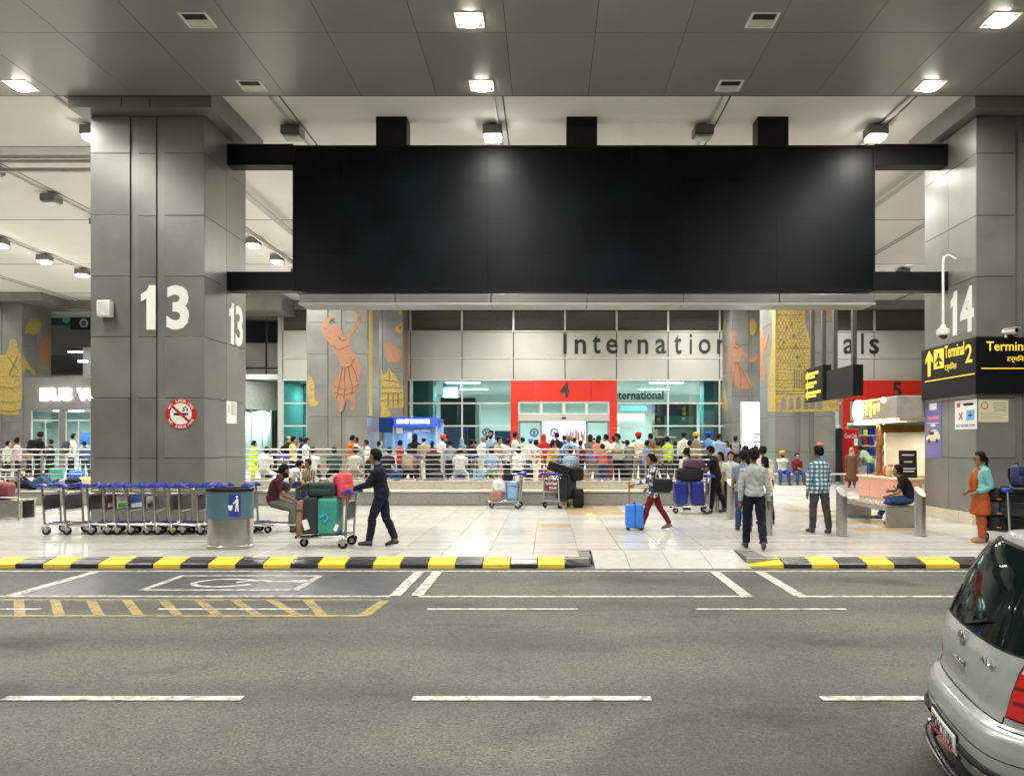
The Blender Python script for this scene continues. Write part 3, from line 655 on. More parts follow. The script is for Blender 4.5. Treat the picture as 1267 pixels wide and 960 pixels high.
# ================================================================== terminal front
fac = thing('terminal_facade', 'terminal front of pale panels, louvres and glass under large black lettering', 'building', (0, FY, FZ))
ZG = [FZ, 2.99, 4.25, 5.55, 6.76, 8.24, 9.38]
J = [PX(508+63.7*k, FY) for k in range(-3, 17)]
J[0] = PX(350, FY)
mat('teal_glass_board', (.045, .20, .22), .25)
gp_teal = glass('pane_teal', (.30, .62, .62), .10); gp = glass('pane_clear', (.80, .93, .91), .06)
P4 = (PX(632, FY), PX(763, FY)); P5 = (PX(1040, FY), PX(1171, FY))
def inside(x0, x1, P): return x0 >= P[0]-.2 and x1 <= P[1]+.2
for i in range(len(J)-1):
    a, b = J[i], J[i+1]
    box('cladding_panel', 'facade_panel', a+.025, b-.025, FY-.04, FY+.06, ZG[3]+.04, ZG[4]-.03, fac, bevel=.008)
    box('cladding_panel', 'facade_panel', a+.025, b-.025, FY-.04, FY+.06, ZG[4]+.03, ZG[5]-.02, fac, bevel=.008)
    box('louver_frame', 'mullion', a-.05, a+.05, FY-.10, FY-.001, ZG[5]+.02, ZG[6], fac)
    mb = MB()
    for k in range(11):
        z = ZG[5]+.08+k*.098; mb.box(a+.06, b-.06, -.05, .05, -.008, .008, mtx=Matrix.Translation((0, FY+.02, z)) @ Matrix.Rotation(R(-35), 4, 'X'))
    mb.build('louver', 'louver', fac, world=True)
    if inside(a, b, P4) or inside(a, b, P5): continue
    for k in range(3):
        tl = i in (0, 1, 2)
        box('pane', gp_teal if tl else gp, a+.05, b-.05, FY, FY+.02, ZG[k]+.04, ZG[k+1]-.04, fac)
    box('mullion', 'mullion', a-.04, a+.04, FY-.06, FY+.08, FZ, ZG[3]-.05, fac)
    for k in (1, 2): box('transom', 'mullion', a+.042, b-.042, FY-.05, FY+.06, ZG[k]-.04, ZG[k]+.04, fac)
box('backing', 'facade_joint', J[0], J[-1], FY+.07, FY+.2, ZG[3], CEIL, fac)
box('head_rail', 'mullion', J[0], J[-1], FY-.08, FY-.045, ZG[3]-.045, ZG[3]+.035, fac)
box('mid_rail', 'mullion', J[0], J[-1], FY-.075, FY-.042, ZG[4]-.028, ZG[4]+.028, fac)
box('sill_rail', 'mullion', J[0], J[-1], FY-.13, FY-.042, ZG[5]-.018, ZG[5]+.03, fac)
box('head_beam', 'panel_grey', -40, 40, FY-.5, FY+.3, ZG[6]+.03, CEIL+.02, fac)
# big lettering, letter by letter
zb = PZY(438, FY)
for ch, p0, p1, h in (('I', 697, 701, 25), ('n', 711, 725, 18), ('t', 733, 743, 23), ('e', 750, 764, 18.5), ('r', 773, 782, 18), ('n', 789, 802, 18), ('a', 811, 824, 18.5), ('t', 834, 843, 23), ('i', 853, 856, 25), ('o', 864, 879, 18.5), ('n', 887, 900, 18), ('a', 909, 922, 18.5), ('l', 932, 935, 25),
                      ('A', 951, 968, 25), ('r', 976, 985, 18), ('r', 992, 1001, 18), ('i', 1008, 1011, 25), ('v', 1018, 1032, 18), ('a', 1043, 1057, 18.5), ('l', 1065, 1068, 25), ('s', 1075, 1087, 18.5)):
    text('letter', ch, 'letter_black', (PX(p0, FY), FY-.085, zb), h*FY/F, (p1-p0)*FY/F, parent=fac, ext=.03, bold=.012)
def portal(P, num, label):
    t = thing('entrance_portal', label, 'entrance', ((P[0]+P[1])/2, FY-.2, FZ))
    a, b = P; wd = (b-a)
    for k, (u, v) in enumerate(((0, .24), (.24, .755), (.755, 1))): box('fascia_panel', 'red_panel', a+wd*u+.008, a+wd*v-.008, FY-.34, FY+.3, 4.34, 5.50, t, bevel=.01)
    for x0, x1 in ((a, a+.42), (b-.42, b)):
        box('jamb', 'red_panel', x0+.006, x1-.006, FY-.335, FY+.3, FZ, 2.9, t, bevel=.01); box('jamb', 'red_panel', x0+.006, x1-.006, FY-.335, FY+.3, 2.915, 4.325, t, bevel=.01)
    ia, ib = a+.43, b-.43; n = 4; q = (ib-ia)/n
    for k in range(n):
        x0, x1 = ia+k*q, ia+(k+1)*q
        for (u0, u1, w0, w1) in ((x0, x0+.08, 3.63, 4.30), (x1-.08, x1, 3.63, 4.30), (x0+.082, x1-.082, 3.63, 3.70), (x0+.082, x1-.082, 4.23, 4.30)): box('window_frame', 'mullion', u0, u1, FY-.28, FY-.18, w0, w1, t)
        box('pane', gp, x0+.082, x1-.082, FY-.24, FY-.22, 3.702, 4.228, t)
    box('lintel', 'facade_panel', ia, ib, FY-.32, FY+.2, 3.27, 3.62, t); box('sensor', 'black_plastic', (a+b)/2-.12, (a+b)/2+.12, FY-.36, FY-.322, 3.38, 3.46, t)
    for x0, x1 in ((ia, ia+1.30), (ib-1.30, ib)):
        f = .11
        d = box('door_leaf', gp, x0+f, x1-f, FY-.20, FY-.18, FZ+.1, 3.15, t)
        for (u0, u1, w0, w1) in ((x0, x0+f-.002, FZ, 3.25), (x1-f+.002, x1, FZ, 3.25), (x0+f, x1-f, 3.152, 3.25), (x0+f, x1-f, FZ, FZ+.098)): box('door_frame', 'panel_grey', u0, u1, FY-.23, FY-.15, w0, w1, d)
    text('numeral', num, 'letter_black', ((a+b)/2+.05, FY-.345, 4.55), .85, .52, parent=t, ext=.02, bold=.03, align='C')
    return t
portal(P4, '4', 'red entrance portal with black 4 and an open sliding door')
portal(P5, '5', 'red entrance portal with black 5 behind the food stall')
# ------------------------------------------------------------------ hall behind the glass
hall = thing('arrivals_hall', 'bright arrivals hall interior seen through the glass front', 'interior', (0, 50, FZ))
mat('hall_wall', (.62, .70, .68), .5, 0, .08, .5); mat('hall_floor', (.5, .5, .47), .2); mat('hall_ceiling', (.75, .78, .76), .7)
box('floor', 'hall_floor', -24, 30, FY+.32, 58, .3, FZ-.004, hall); box('back_wall', 'hall_wall', -24, 30, 57, 57.2, FZ, 9, hall)
box('ceiling', 'hall_ceiling', -24, 30, FY+.35, 57, 5.62, 5.9, hall)
for xx in (-24.2, 30): box('side_wall', 'hall_wall', xx, xx+.2, FY+.3, 57.2, FZ, 6, hall)
mat('tube_lamp', (1, 1, 1), .5, 0, 0, emit=9, ecol=(.92, 1, .97))
for xx in (-20, -13, -5, 1, 7, 14, 21):
    for yy in (45.6, 51):
        box('light_panel', 'tube_lamp', xx-1.0, xx+1.0, yy-.15, yy+.15, 5.57, 5.61, hall); area('lamp', (xx, yy-50, 5.55-FZ), 2.0, 560, (.90, 1, .97), hall, sy=.4)
mat('pale_board', (.30, .36, .42), .5); mat('shop_dark', (.018, .028, .032), .3, 0, .2); mat('shop_teal', (.05, .16, .17), .3); mat('shop_blue', (.02, .05, .14), .4)
for (p0, p1, y1, d, m) in ((545, 588, 492, 45.2, 'shop_dark'), (590, 593, 500, 44.6, 'mullion'), (548, 566, 470, 46.5, 'pale_board'), (511, 536, 470, 44.2, 'teal_glass_board'), (810, 862, 499, 45.4, 'shop_dark'), (871, 893, 470, 44.2, 'teal_glass_board'), (612, 632, 533, 46, 'shop_blue'), (824, 858, 515, 44.8, 'shop_teal'), (766, 800, 515, 50, 'hall_wall')):
    box('shop_unit', m, PX(p0, d), PX(p1, d), d, d+1.2, FZ, PZY(y1, d), hall)
mat('lit_yellow', (1, .85, .4), .5, 0, 0, emit=2.2, ecol=(1, .86, .42)); mat('lit_white', (1, 1, .97), .5, 0, 0, emit=3.2); mat('lit_blue', (.1, .3, .8), .5, 0, 0, emit=1.0, ecol=(.25, .5, 1))
box('lit_sign', 'lit_yellow', PX(764, 48), PX(797, 48), 48, 48.1, PZY(520, 48), PZY(512, 48), hall)
box('lit_sign', 'lit_blue', PX(768, 48), PX(800, 48), 47.9, 48.0, PZY(508, 48), PZY(502, 48), hall)
text('lettering', 'International', 'letter_black', (PX(756, 45), 45.0, PZY(494, 45)), 10.5*45/F, 65*45/F, parent=hall, ext=.02, bold=.02)
# round emblems on the glass doors
for p in (602, 661, 686): MB().tube([(PX(p, FY-.3)+.2*math.cos(a), FY-.26, 2.62+.2*math.sin(a)) for a in np.linspace(0, 2*math.pi, 21)[:-1]], .055, 6, closed=True).box(PX(p, FY)-.07, PX(p, FY)+.07, FY-.28, FY-.24, 2.50, 2.72).build('door_emblem', mat('emblem', (.05, .09, .2), .5), hall, True, world=True)
# displays of colour deep in the open doorway
box('bright_wall', 'hall_wall', PX(676, 52), PX(724, 52), 52, 52.2, FZ, 3.6, hall)
for k in range(14):
    p = 700+k*1.7; box('display_item', ['red_panel', 'red_panel', 'paper', 'shop_blue'][k % 4], PX(p, 51), PX(p+1.3, 51), 51, 51.3, 2.0+.5*random.random(), 2.6+.4*random.random(), hall)
box('display_rail', 'shop_dark', PX(700, 51), PX(722, 51), 50.9, 51, 3.25, 3.32, hall)
# ------------------------------------------------------------------ left wing: recessed wall, glass drum, bus waiting hall
lw = thing('recessed_wing', 'recessed grey wing wall with dark blue louvres left of the pale panels', 'building', (-17.8, 46, FZ))
WD = 46.5
for (p0, p1) in ((262, 329), (330, 381)):
    a, b = PX(p0, WD), PX(p1, WD)
    for (y0, y1, m) in ((372, 396, 'panel_grey'), (424, 455, 'panel_grey'), (456, 478, 'panel_grey')): box('cladding_panel', m, a+.02, b-.02, WD, WD+.1, PZY(y1, WD)+.02, PZY(y0, WD)-.02, lw, bevel=.01)
    mb = MB(); mat('louver_blue', (.022, .026, .04), .5)
    for k in range(10):
        z = PZY(424, WD)+.06+k*.13; mb.box(a+.06, b-.06, -.07, .07, -.01, .01, mtx=Matrix.Translation((0, WD+.05, z)) @ Matrix.Rotation(R(-35), 4, 'X'))
    mb.build('louver', 'louver_blue', lw, world=True)
box('backing', 'facade_joint', PX(255, WD), J[0], WD+.12, WD+.3, FZ, CEIL, lw); box('return_wall', 'facade_panel', J[0]-.25, J[0]-.01, FY-.1, WD+.1, FZ, CEIL, lw)
box('downstand', 'panel_grey', -18.9, -14.0, FY-2.4, FY-.4, 9.0, CEIL+.02, lw)
dr = thing('glass_drum', 'curved glass drum room with bright white windows behind column 13', 'building', (-18.6, 46.0, FZ))
rr = 2.9
MB().lathe([(rr, 3.95), (rr, 5.55), (rr-.1, 5.6)], (0, 0), 48).build('drum_band', mat('drum_band', (.42, .47, .45), .35), dr, True).location = (0, 0, -FZ)
MB().lathe([(rr-.05, FZ), (rr-.05, FZ+.35)], (0, 0), 48).build('drum_plinth', 'mullion', dr).location = (0, 0, -FZ)
mat('drum_white', (.8, .86, .82), .6, 0, .05); MB().lathe([(2.15, FZ), (2.15, 3.9)], (0, 0), 24).build('drum_core', 'drum_white', dr).location = (0, 0, -FZ)
for k in range(28):
    a0 = math.pi+math.pi*k/28*1.0; a1 = math.pi+math.pi*(k+1)/28
    p, q = [(math.cos(t)*(rr-.06), math.sin(t)*(rr-.06)) for t in (a0, a1)]
    MB().prism([p, q, (q[0]*.99, q[1]*.99), (p[0]*.99, p[1]*.99)], lambda v: (v[0], v[1], .36), lambda v: (v[0], v[1], 3.4)).build('pane', gp, dr)
    if k % 2 == 0: MB().tube([(p[0], p[1], 0), (p[0], p[1], 3.42)], .035, 6).build('mullion', 'mullion', dr)
for k in range(4): area('lamp', (2.5*math.cos(R(200+k*45)), 2.5*math.sin(R(200+k*45)), 3.38), 0.5, 260, (.95, 1, .97), dr)
bus = thing('bus_waiting_hall', 'grey fronted bus waiting hall with glowing white letters and bright glass doors', 'building', (-25.5, 41.0, FZ))
BD = 41.0
box('fascia', 'panel_grey', PX(27, BD), PX(262, BD), BD, BD+.3, PZY(507, BD), PZY(467, BD), bus)
box('pier', 'panel_grey', PX(0, BD)-3, PX(37, BD), BD+.01, BD+.3, FZ, PZY(507, BD)-.002, bus); box('pier', 'panel_grey', PX(73, BD), PX(80, BD), BD+.01, BD+.3, FZ, PZY(507, BD)-.002, bus)
box('pier', 'panel_grey', PX(112, BD), PX(122, BD), BD+.01, BD+.3, FZ, PZY(507, BD)-.002, bus); box('pier', 'panel_grey', PX(160, BD), PX(262, BD), BD+.01, BD+.3, FZ, PZY(507, BD)-.002, bus)
for (p0, p1) in ((37, 73), (80, 112), (122, 160)):
    a, b = PX(p0, BD), PX(p1, BD); zt = PZY(520, BD)
    box('pane', gp, a+.06, b-.06, BD+.1, BD+.12, zt+.05, PZY(509, BD), bus); m_ = (a+b)/2
    for u0, u1 in ((a+.06, m_-.03), (m_+.03, b-.06)): box('pane', gp, u0, u1, BD+.1, BD+.12, FZ+.08, zt-.05, bus)
    box('transom', 'mullion', a, b, BD+.06, BD+.16, zt-.04, zt+.04, bus); box('mullion', 'mullion', m_-.028, m_+.028, BD+.06, BD+.16, FZ, zt-.042, bus)
    for u in (a, b-.058): box('mullion', 'mullion', u, u+.058, BD+.06, BD+.16, FZ, PZY(508, BD), bus)
mat('letter_lit', (1, 1, 1), .5, 0, 0, emit=7, ecol=(1, .98, .96))
text('lettering', 'BUS', 'letter_lit', (PX(51, BD), BD-.12, PZY(496, BD)), 16*BD/F, 38*BD/F, parent=bus, ext=.05, bold=.035)
text('lettering', 'WAITING', 'letter_lit', (PX(96, BD), BD-.12, PZY(496, BD)), 16*BD/F, 90*BD/F, parent=bus, ext=.05, bold=.035)
box('interior_wall', 'hall_wall', -33, -19, 51, 51.2, FZ, 4, bus); box('interior_ceiling', 'hall_ceiling', -33, -19, BD+.31, 51, 4.02, 4.2, bus); box('interior_floor', 'hall_floor', -33, -19, BD+.0, 51, .3, FZ-.004, bus)
for xx in (-29, -26, -22.5): box('light_panel', 'tube_lamp', xx-.8, xx+.8, 46.5, 46.9, 3.96, 4.0, bus); area('lamp', (xx+25.5, 46.7-41.0, 3.9-FZ), 1.6, 560, (.94, 1, .98), bus, sy=.6)
box('notice_board', 'paper', PX(50, BD), PX(64, BD), BD+.13, BD+.15, PZY(530, BD), PZY(523, BD), bus); box('screen', 'shop_blue', PX(97, 48), PX(115, 48), 48, 48.1, PZY(550, 48), PZY(535, 48), bus)
up = thing('upper_gallery', 'dim upper gallery opening with a blue banner above the bus hall', 'building', (-25, 49, 5.7))
box('back_wall', 'facade_panel', -34, -19, 50, 50.2, 5.6, CEIL, up); box('floor', 'mullion', -34, -19, 44, 50, 5.72, 5.9, up)
mat('banner_blue', (.03, .09, .17), .5); box('banner', 'banner_blue', PX(60, 48.5), PX(113, 48.5)+.6, 48.5, 48.6, PZY(402, 48.5), PZY(391, 48.5), up)
box('arrow_sign', 'shop_dark', PX(87, 48.3), PX(115, 48.3)+1, 48.3, 48.4, PZY(408, 48.3), PZY(392, 48.3), up)
disc(MB(), (PX(104, 48.3), PZY(400, 48.3)), .17, .26, 48.27, 48.29).build('arrow_ring', 'letter_white', up, world=True)
MB().box(PX(104, 48.3)-.1, PX(104, 48.3)+.12, 48.27, 48.295, PZY(400, 48.3)-.02, PZY(400, 48.3)+.02).build('arrow', 'letter_white', up, world=True)
disc(MB(), (PX(82, 48.4), PZY(395, 48.4)), 0, .24, 48.4, 48.48).build('emblem', mat('mint', (.3, .62, .55), .5), up, world=True)
box('light_strip', 'tube_lamp', PX(84, 47), PX(104, 47), 47, 47.1, PZY(436, 47), PZY(434.5, 47), up); box('light_strip', 'tube_lamp', PX(96, 46), PX(108, 46), 46, 46.1, PZY(448, 46), PZY(446, 46), up)
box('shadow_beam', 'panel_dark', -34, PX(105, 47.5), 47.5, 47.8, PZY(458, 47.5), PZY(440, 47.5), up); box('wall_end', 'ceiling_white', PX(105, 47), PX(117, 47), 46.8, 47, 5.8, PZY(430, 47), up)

# ================================================================== big black display board between the columns
scr = thing('display_board', 'huge blank black display board hung between columns 13 and 14', 'screen', (.87, 18.9, 5.6))
SD = 18.7; sx0, sx1 = PX(362, SD), PX(1083, SD); sz0, sz1 = PZY(360, SD), PZY(180, SD)
nx, nz = 12, 4
for i in range(nx):
    for j in range(nz):
        a = sx0+.05+(sx1-sx0-.1)*i/nx; b = sx0+.05+(sx1-sx0-.1)*(i+1)/nx; c = sz0+.05+(sz1-sz0-.1)*j/nz; d = sz0+.05+(sz1-sz0-.1)*(j+1)/nz
        yy = SD+.02+random.uniform(-.001, .001)
        box('display_tile', 'screen_black', a+.0012, b-.0012, yy, yy+.05, c+.0012, d-.0012, scr)
box('cabinet', 'black_metal', sx0+.01, sx1-.01, SD+.075, SD+.55, sz0+.01, sz1-.01, scr)
for (a, b, c, d) in ((sx0, sx1, sz0, sz0+.048), (sx0, sx1, sz1-.048, sz1), (sx0, sx0+.048, sz0+.05, sz1-.05), (sx1-.048, sx1, sz0+.05, sz1-.05)): box('bezel', 'black_metal', a, b, SD, SD+.56, c, d, scr)
for p in (484, 720, 957): box('hanger', 'black_metal', PX(p-19, SD), PX(p+19, SD), SD+.02, SD+.5, sz1+.001, CEIL-.001, scr)
for p0, p1, x_c in ((280, 362, 1), (1083, 1168, -1)):
    for y0, y1 in ((178, 204), (336, 359)):
        a = CX13+2.585 if x_c > 0 else sx1+.001; b = sx0-.001 if x_c > 0 else CX14-.005
        box('tie_beam', 'black_metal', a, b, SD+.02, SD+.4, PZY(y1, SD), PZY(y0, SD), scr)
tr = [PX(370+ (1083-370)*k/6, SD) for k in range(7)]
for k in range(6):
    box('service_tray', 'panel_grey', tr[k]+.008, tr[k+1]-.008, SD-.02, SD+.75, PZY(377, SD), PZY(364, SD), scr, bevel=.01)
box('tray_lip', 'facade_panel', tr[0], tr[-1], SD-.05, SD-.022, PZY(377.5, SD), PZY(375, SD), scr)
# ================================================================== sign band and fittings on column 14
sb = thing('terminal_sign_band', 'black sign band with yellow terminal 2 lettering wrapped round column 14', 'sign', (CX14+1.3, CY, 3.1))
zs0, zs1 = PZY(487, CY), PZY(418, CY)
box('band', 'black_metal', CX14-.06, CX14+2.7, CY-.09, CY+2.45, zs0, zs1, sb, bevel=.01)
XS = CX14-.06
def sd_(p): return XS*F/(p-VX)
def side_rect(name, m, p0, p1, y0, y1, dep=.012):   # rectangle on the band's left face from photo columns
    d0, d1 = sd_(p0), sd_(p1); dm = (d0+d1)/2
    return box(name, m, XS-dep, XS-.001, d1, d0, PZY(y1, dm), PZY(y0, dm), sb)
side_rect('rule', 'sign_yellow', 1145, 1206, 467, 468.2)
o = side_rect('pictogram', 'sign_yellow', 1156, 1168, 432, 456)
dm = sd_(1162)
MB().prism([(-.09, -.14), (.09, -.14), (.025, -.08), (.025, -.0), (.14, -.06), (.14, -.02), (.025, .09), (.025, .17), (0, .2), (-.025, .17), (-.025, .09), (-.14, -.02), (-.14, -.06), (-.025, 0), (-.025, -.08)], lambda q: (XS-.02, dm-q[0]*1.3, 4.02+q[1]), lambda q: (XS-.013, dm-q[0]*1.3, 4.02+q[1])).build('plane_icon', 'letter_black', sb, world=True)
dm = sd_(1150)
MB().prism([(-.06, -.33), (.06, -.33), (.06, .1), (.16, .0), (.16, .12), (0, .32), (-.16, .12), (-.16, 0), (-.06, .1)], lambda q: (XS-.013, dm-q[0]*1.1, 4.0+q[1]), lambda q: (XS-.001, dm-q[0]*1.1, 4.0+q[1])).build('arrow', 'sign_yellow', sb, world=True)
text('lettering', 'Terminal', 'sign_yellow', (XS-.004, sd_(1169), 4.04), .30, sd_(1169)-sd_(1193), 'left', sb, .01, .012)
text('lettering', 'टर्मिनल', 'sign_yellow', (XS-.004, sd_(1169), 3.70), .22, (sd_(1169)-sd_(1193))*.62, 'left', sb, .01, .004)
text('lettering', '2', 'sign_yellow', (XS-.004, sd_(1194.5), 3.83), .42, sd_(1194.5)-sd_(1203), 'left', sb, .01, .01)
YF = CY-.09
text('lettering', 'Terminal', 'sign_yellow', (PX(1220.5, YF), YF-.003, PZY(434, YF)), 11.5*YF/F, 55*YF/F, parent=sb, ext=.01, bold=.01)
text('lettering', 'टर्मिनल', 'sign_yellow', (PX(1246, YF), YF-.003, PZY(449, YF)), 9.5*YF/F, 27*YF/F, parent=sb, ext=.01, bold=.004)
box('rule', 'sign_yellow', PX(1214, YF), PX(1290, YF), YF-.012, YF-.001, PZY(456.4, YF), PZY(455.2, YF), sb)
dc = thing('dome_camera', 'white dome camera hanging from a bent pipe beside the 14', 'camera', (CX14-.32, CY+.84, 4.6))
MB().tube([(.30, 0, 1.75), (.12, 0, 1.85), (.02, 0, 1.8), (0, 0, 1.68), (0, 0, .14)], .030, 10).build('pipe', 'white_paint', dc, True)
MB().lathe([(.05, .2), (.07, .12), (.15, .08), (.15, -.04), (.12, -.06)], (0, 0), 20).build('housing', 'white_paint', dc, True)
MB().ell((0, 0, -.06), .10, .10, .09, 16, 8).build('dome', mat('dome_black', (.02, .02, .025), .1), dc, True)
b2 = thing('bullet_camera', 'small white bullet camera on top of the black sign band', 'camera', (PX(1244, CY), CY-.05, zs1), R(25))
MB().tube([(0, -.22, .13), (0, .08, .13)], .065, 14).build('barrel', 'white_paint', b2, True); MB().tube([(0, .02, 0), (0, .02, .1)], .03, 8).build('mount', 'white_paint', b2); MB().tube([(0, -.222, .13), (0, -.235, .13)], .045, 12).build('lens', 'dome_black', b2); MB().box(-.075, .075, -.27, .03, .185, .2).build('hood', 'white_paint', b2)
def side_poster(name, label, m, d0, d1, z0, z1, cat='poster'):
    t = thing(name, label, cat, (CX14, (d0+d1)/2, z0)); MB().box(-.008, -.001, -(d1-d0)/2, (d1-d0)/2, 0, z1-z0).build('sheet', m, t); return t
def cs(p): return CX14*F/(p-VX)
pp = side_poster('advert_banner', 'tall purple banner with a cream van picture on the side of column 14', mat('purple', (.14, .13, .36), .5), cs(1165), cs(1145), PZY(566, 19.4), PZY(498, 19.4), 'banner')
H = PZY(498, 19.4)-PZY(566, 19.4)
MB().prism(smooth_poly([(-.36, .42), (.34, .42), (.36, .52), (.22, .56), (.10, .70), (-.2, .70), (-.34, .58)], 1), lambda q: (-.010, q[0], q[1]), lambda q: (-.0085, q[0], q[1])).build('van_picture', mat('cream', (.7, .62, .48), .5), pp)
for yy in (-.2, .2): MB().wheel((-.0105, yy, .42), .06, .003, (1, 0, 0)).build('van_wheel', 'letter_black', pp)
MB().box(-.011, -.0095, -.05, .2, .57, .66).build('van_window', 'shop_dark', pp); MB().box(-.010, -.0085, -.18, .18, H-.18, H-.02).build('logo_patch', 'paper', pp)
MB().box(-.010, -.0085, -.30, .30, H-.42, H-.34).build('headline', mat('pink_ink', (.6, .2, .25), .5), pp); MB().box(-.010, -.0085, -.3, .3, .86, .875).build('rule', 'paper', pp); MB().box(-.010, -.0085, -.12, .12, H-.60, H-.54).build('headline', 'paper', pp)
nd = side_poster('drone_notice', 'white no drone zone poster with red and blue pictures on column 14', 'paper', cs(1209), cs(1182), PZY(531, 17.9), PZY(495, 17.9))
W2 = (cs(1182)-cs(1209))/2
text('lettering', 'NO DRONE ZONE', mat('ink_blue', (.03, .05, .3), .6), (-.009, W2*.85, .05), .07, W2*1.7, 'left', nd, .001, .03, world=False)
MB().box(-.010, -.0085, -W2*.8, -W2*.08, .2, .44).build('blue_tile', mat('sky_blue', (.12, .42, .75), .5), nd); MB().box(-.011, -.010, -W2*.6, -W2*.25, .30, .34).box(-.011, -.010, -W2*.45, -W2*.4, .24, .40).build('drone_icon', 'letter_black', nd)
MB().box(-.010, -.0085, W2*.2, W2*.7, -.02, .02, mtx=Matrix.Translation((0, 0, .31)) @ Matrix.Translation((0, W2*.45, 0)) @ Matrix.Rotation(R(45), 4, 'X') @ Matrix.Translation((0, -W2*.45, 0))).box(-.0115, -.0101, W2*.2, W2*.7, -.02, .02, mtx=Matrix.Translation((0, 0, .31)) @ Matrix.Translation((0, W2*.45, 0)) @ Matrix.Rotation(R(-45), 4, 'X') @ Matrix.Translation((0, -W2*.45, 0))).build('red_cross', 'sign_red', nd)
for k in range(3): MB().box(-.010, -.0085, -W2*.7, W2*.2, .55-.0*k, .60).build('headline', 'ink_blue', nd)
MB().box(-.010, -.0085, W2*.5, W2*.8, .52, .62).build('crest', 'sign_red', nd)
yn = thing('pale_notice', 'pale yellow printed notice on the front of column 14', 'notice', (PX(1229, CY), CY, PZY(522, CY)))
mat('pale_yellow', (.62, .60, .40), .6, 0, .04); HW = 18.5*CY/F
MB().box(-HW, HW, -.008, -.001, 0, .50).build('sheet', 'pale_yellow', yn)
MB().tube([(-HW*.6+.075*math.cos(a), -.009, .37+.075*math.sin(a)) for a in np.linspace(0, 6.283, 19)[:-1]], .010, 4, closed=True).build('roundel', 'sign_red', yn)
for k in range(4): MB().box(HW*.0, HW*.85, -.0095, -.0082, .42-.055*k, .435-.055*k).build('text_line', 'ink', yn)
for k in range(3): MB().box(-HW*.85, HW*.5, -.0095, -.0082, .18-.05*k, .187-.05*k).build('text_line', 'ink', yn)
# column 14 plinth tiles
for k in range(4): box('plinth_tile', 'granite_beige', CX14-.09, CX14-.002, CY+.0+k*.6+.004, CY+k*.6+.596, PZ, PZ+.26, c14, bevel=.006)
# hanging direction signs
def hang(label, x, y0, y1, z0, z1, th, txt):
    t = thing('hanging_sign', label, 'sign', (x, (y0+y1)/2, z0))
    box('board', 'black_metal', x, x+th, y0, y1, z0, z1, t, bevel=.01)
    for yy in (y0+.35, y1-.35): box('hanger', 'panel_dark', x+th/2-.07, x+th/2+.07, yy-.07, yy+.07, z1+.001, CEIL, t)
    if txt:
        for r, (n_, w_) in enumerate(((1.0, .9), (.8, .75), (1.25, 1.1))):
            zz = z1-.30-r*.36
            MB().prism([(0, -.1), (.25, -.1), (.25, -.2), (.45, 0), (.25, .2), (.25, .1), (0, .1)], lambda q: (x-.012, y1-.1-q[0]*.6, zz+q[1]), lambda q: (x-.001, y1-.1-q[0]*.6, zz+q[1])).build('arrow', 'sign_yellow', t, world=True)
            box('text_line', 'sign_yellow', x-.012, x-.001, y1-.45-n_, y1-.42, zz+.02, zz+.12, t); box('text_line', 'sign_yellow', x-.0125, x-.0012, y1-.45-w_*.7, y1-.42, zz-.10, zz-.02, t)
hang('hanging black sign with yellow arrows in front of the gold temple column', 10.0, 28.1, 30.0, 3.58, 4.86, .32, True)
hang('blank dark hanging sign box beside the sign with yellow arrows', 10.0, 25.3, 27.7, 3.56, 4.58, .34, False)
# lit advertising display
lb = thing('lit_advert', 'glowing white upright advert panel between the two painted columns', 'advert', (PX(929, 38), 38, rz(38)))
hw = 10.5*38/F; zt = PZY(498, 38)-rz(38)
MB().box(-hw-.05, hw+.05, 0, .25, .2, zt+.05).build('cabinet', 'mullion', lb); MB().box(-hw, hw, -.012, -.001, .9, zt).build('panel', mat('advert_white', (1, .97, 1), .5, 0, 0, emit=1.5, ecol=(1, .95, 1)), lb)
for k in range(7): MB().box(hw*.25, hw*.25+.12+.12*(k % 3), -.018, -.013, 1.35+k*.13, 1.42+k*.13).build('print', mat('violet', (.35, .1, .5), .5), lb)
MB().box(-hw, hw, -.4, 0, 0, .75).build('red_base', mat('dark_red', (.35, .03, .04), .5), lb, bevel=.04)
# ================================================================== exchange kiosk
KD = 36.0; kx0, kx1 = PX(464, KD), PX(541, KD)
ki = thing('exchange_kiosk', 'blue money exchange kiosk beside the dancer column', 'kiosk', ((kx0+kx1)/2, KD, FZ))
mat('kiosk_blue', (.012, .05, .24), .4, 0, .05); mat('kiosk_lit', (.02, .05, .9), .5, 0, 0, emit=1.3, ecol=(.03, .06, 1)); mat('lit_letter', (1, 1, 1), .5, 0, 0, emit=4)
kz = PZY(517, KD); kxm = PX(488, KD)
box('side_panel', 'kiosk_blue', kx0, kxm-.02, KD+.05, KD+.15, PZY(535, KD), kz+.02, ki); box('counter', 'white_paint', kx0, kx1, KD-.05, KD+.5, FZ, FZ+1.0, ki, bevel=.02)
box('sign_band', 'kiosk_lit', kxm, kx1, KD-.15, KD+.1, PZY(527, KD), PZY(516.5, KD), ki)
text('lettering', 'MONEY EXCHANGE', 'lit_letter', (PX(492, KD), KD-.155, PZY(524, KD)), 5*KD/F, 40*KD/F, parent=ki, ext=.008, bold=.03)
box('roof', 'kiosk_blue', kx0, kx1, KD+.1, KD+2.2, PZY(519, KD)-.05, kz, ki); box('back_wall', mat('kiosk_inner', (.25, .4, .75), .5), kx0, kx1, KD+2.1, KD+2.2, FZ, kz, ki)
for a, b in ((kx0+.04, kxm-.1), (kxm-.02, PX(500, KD)), (PX(501, KD), kx1-.08)): box('pane', gp, a, b, KD+.06, KD+.08, FZ+1.02, PZY(527, KD)-.02, ki)
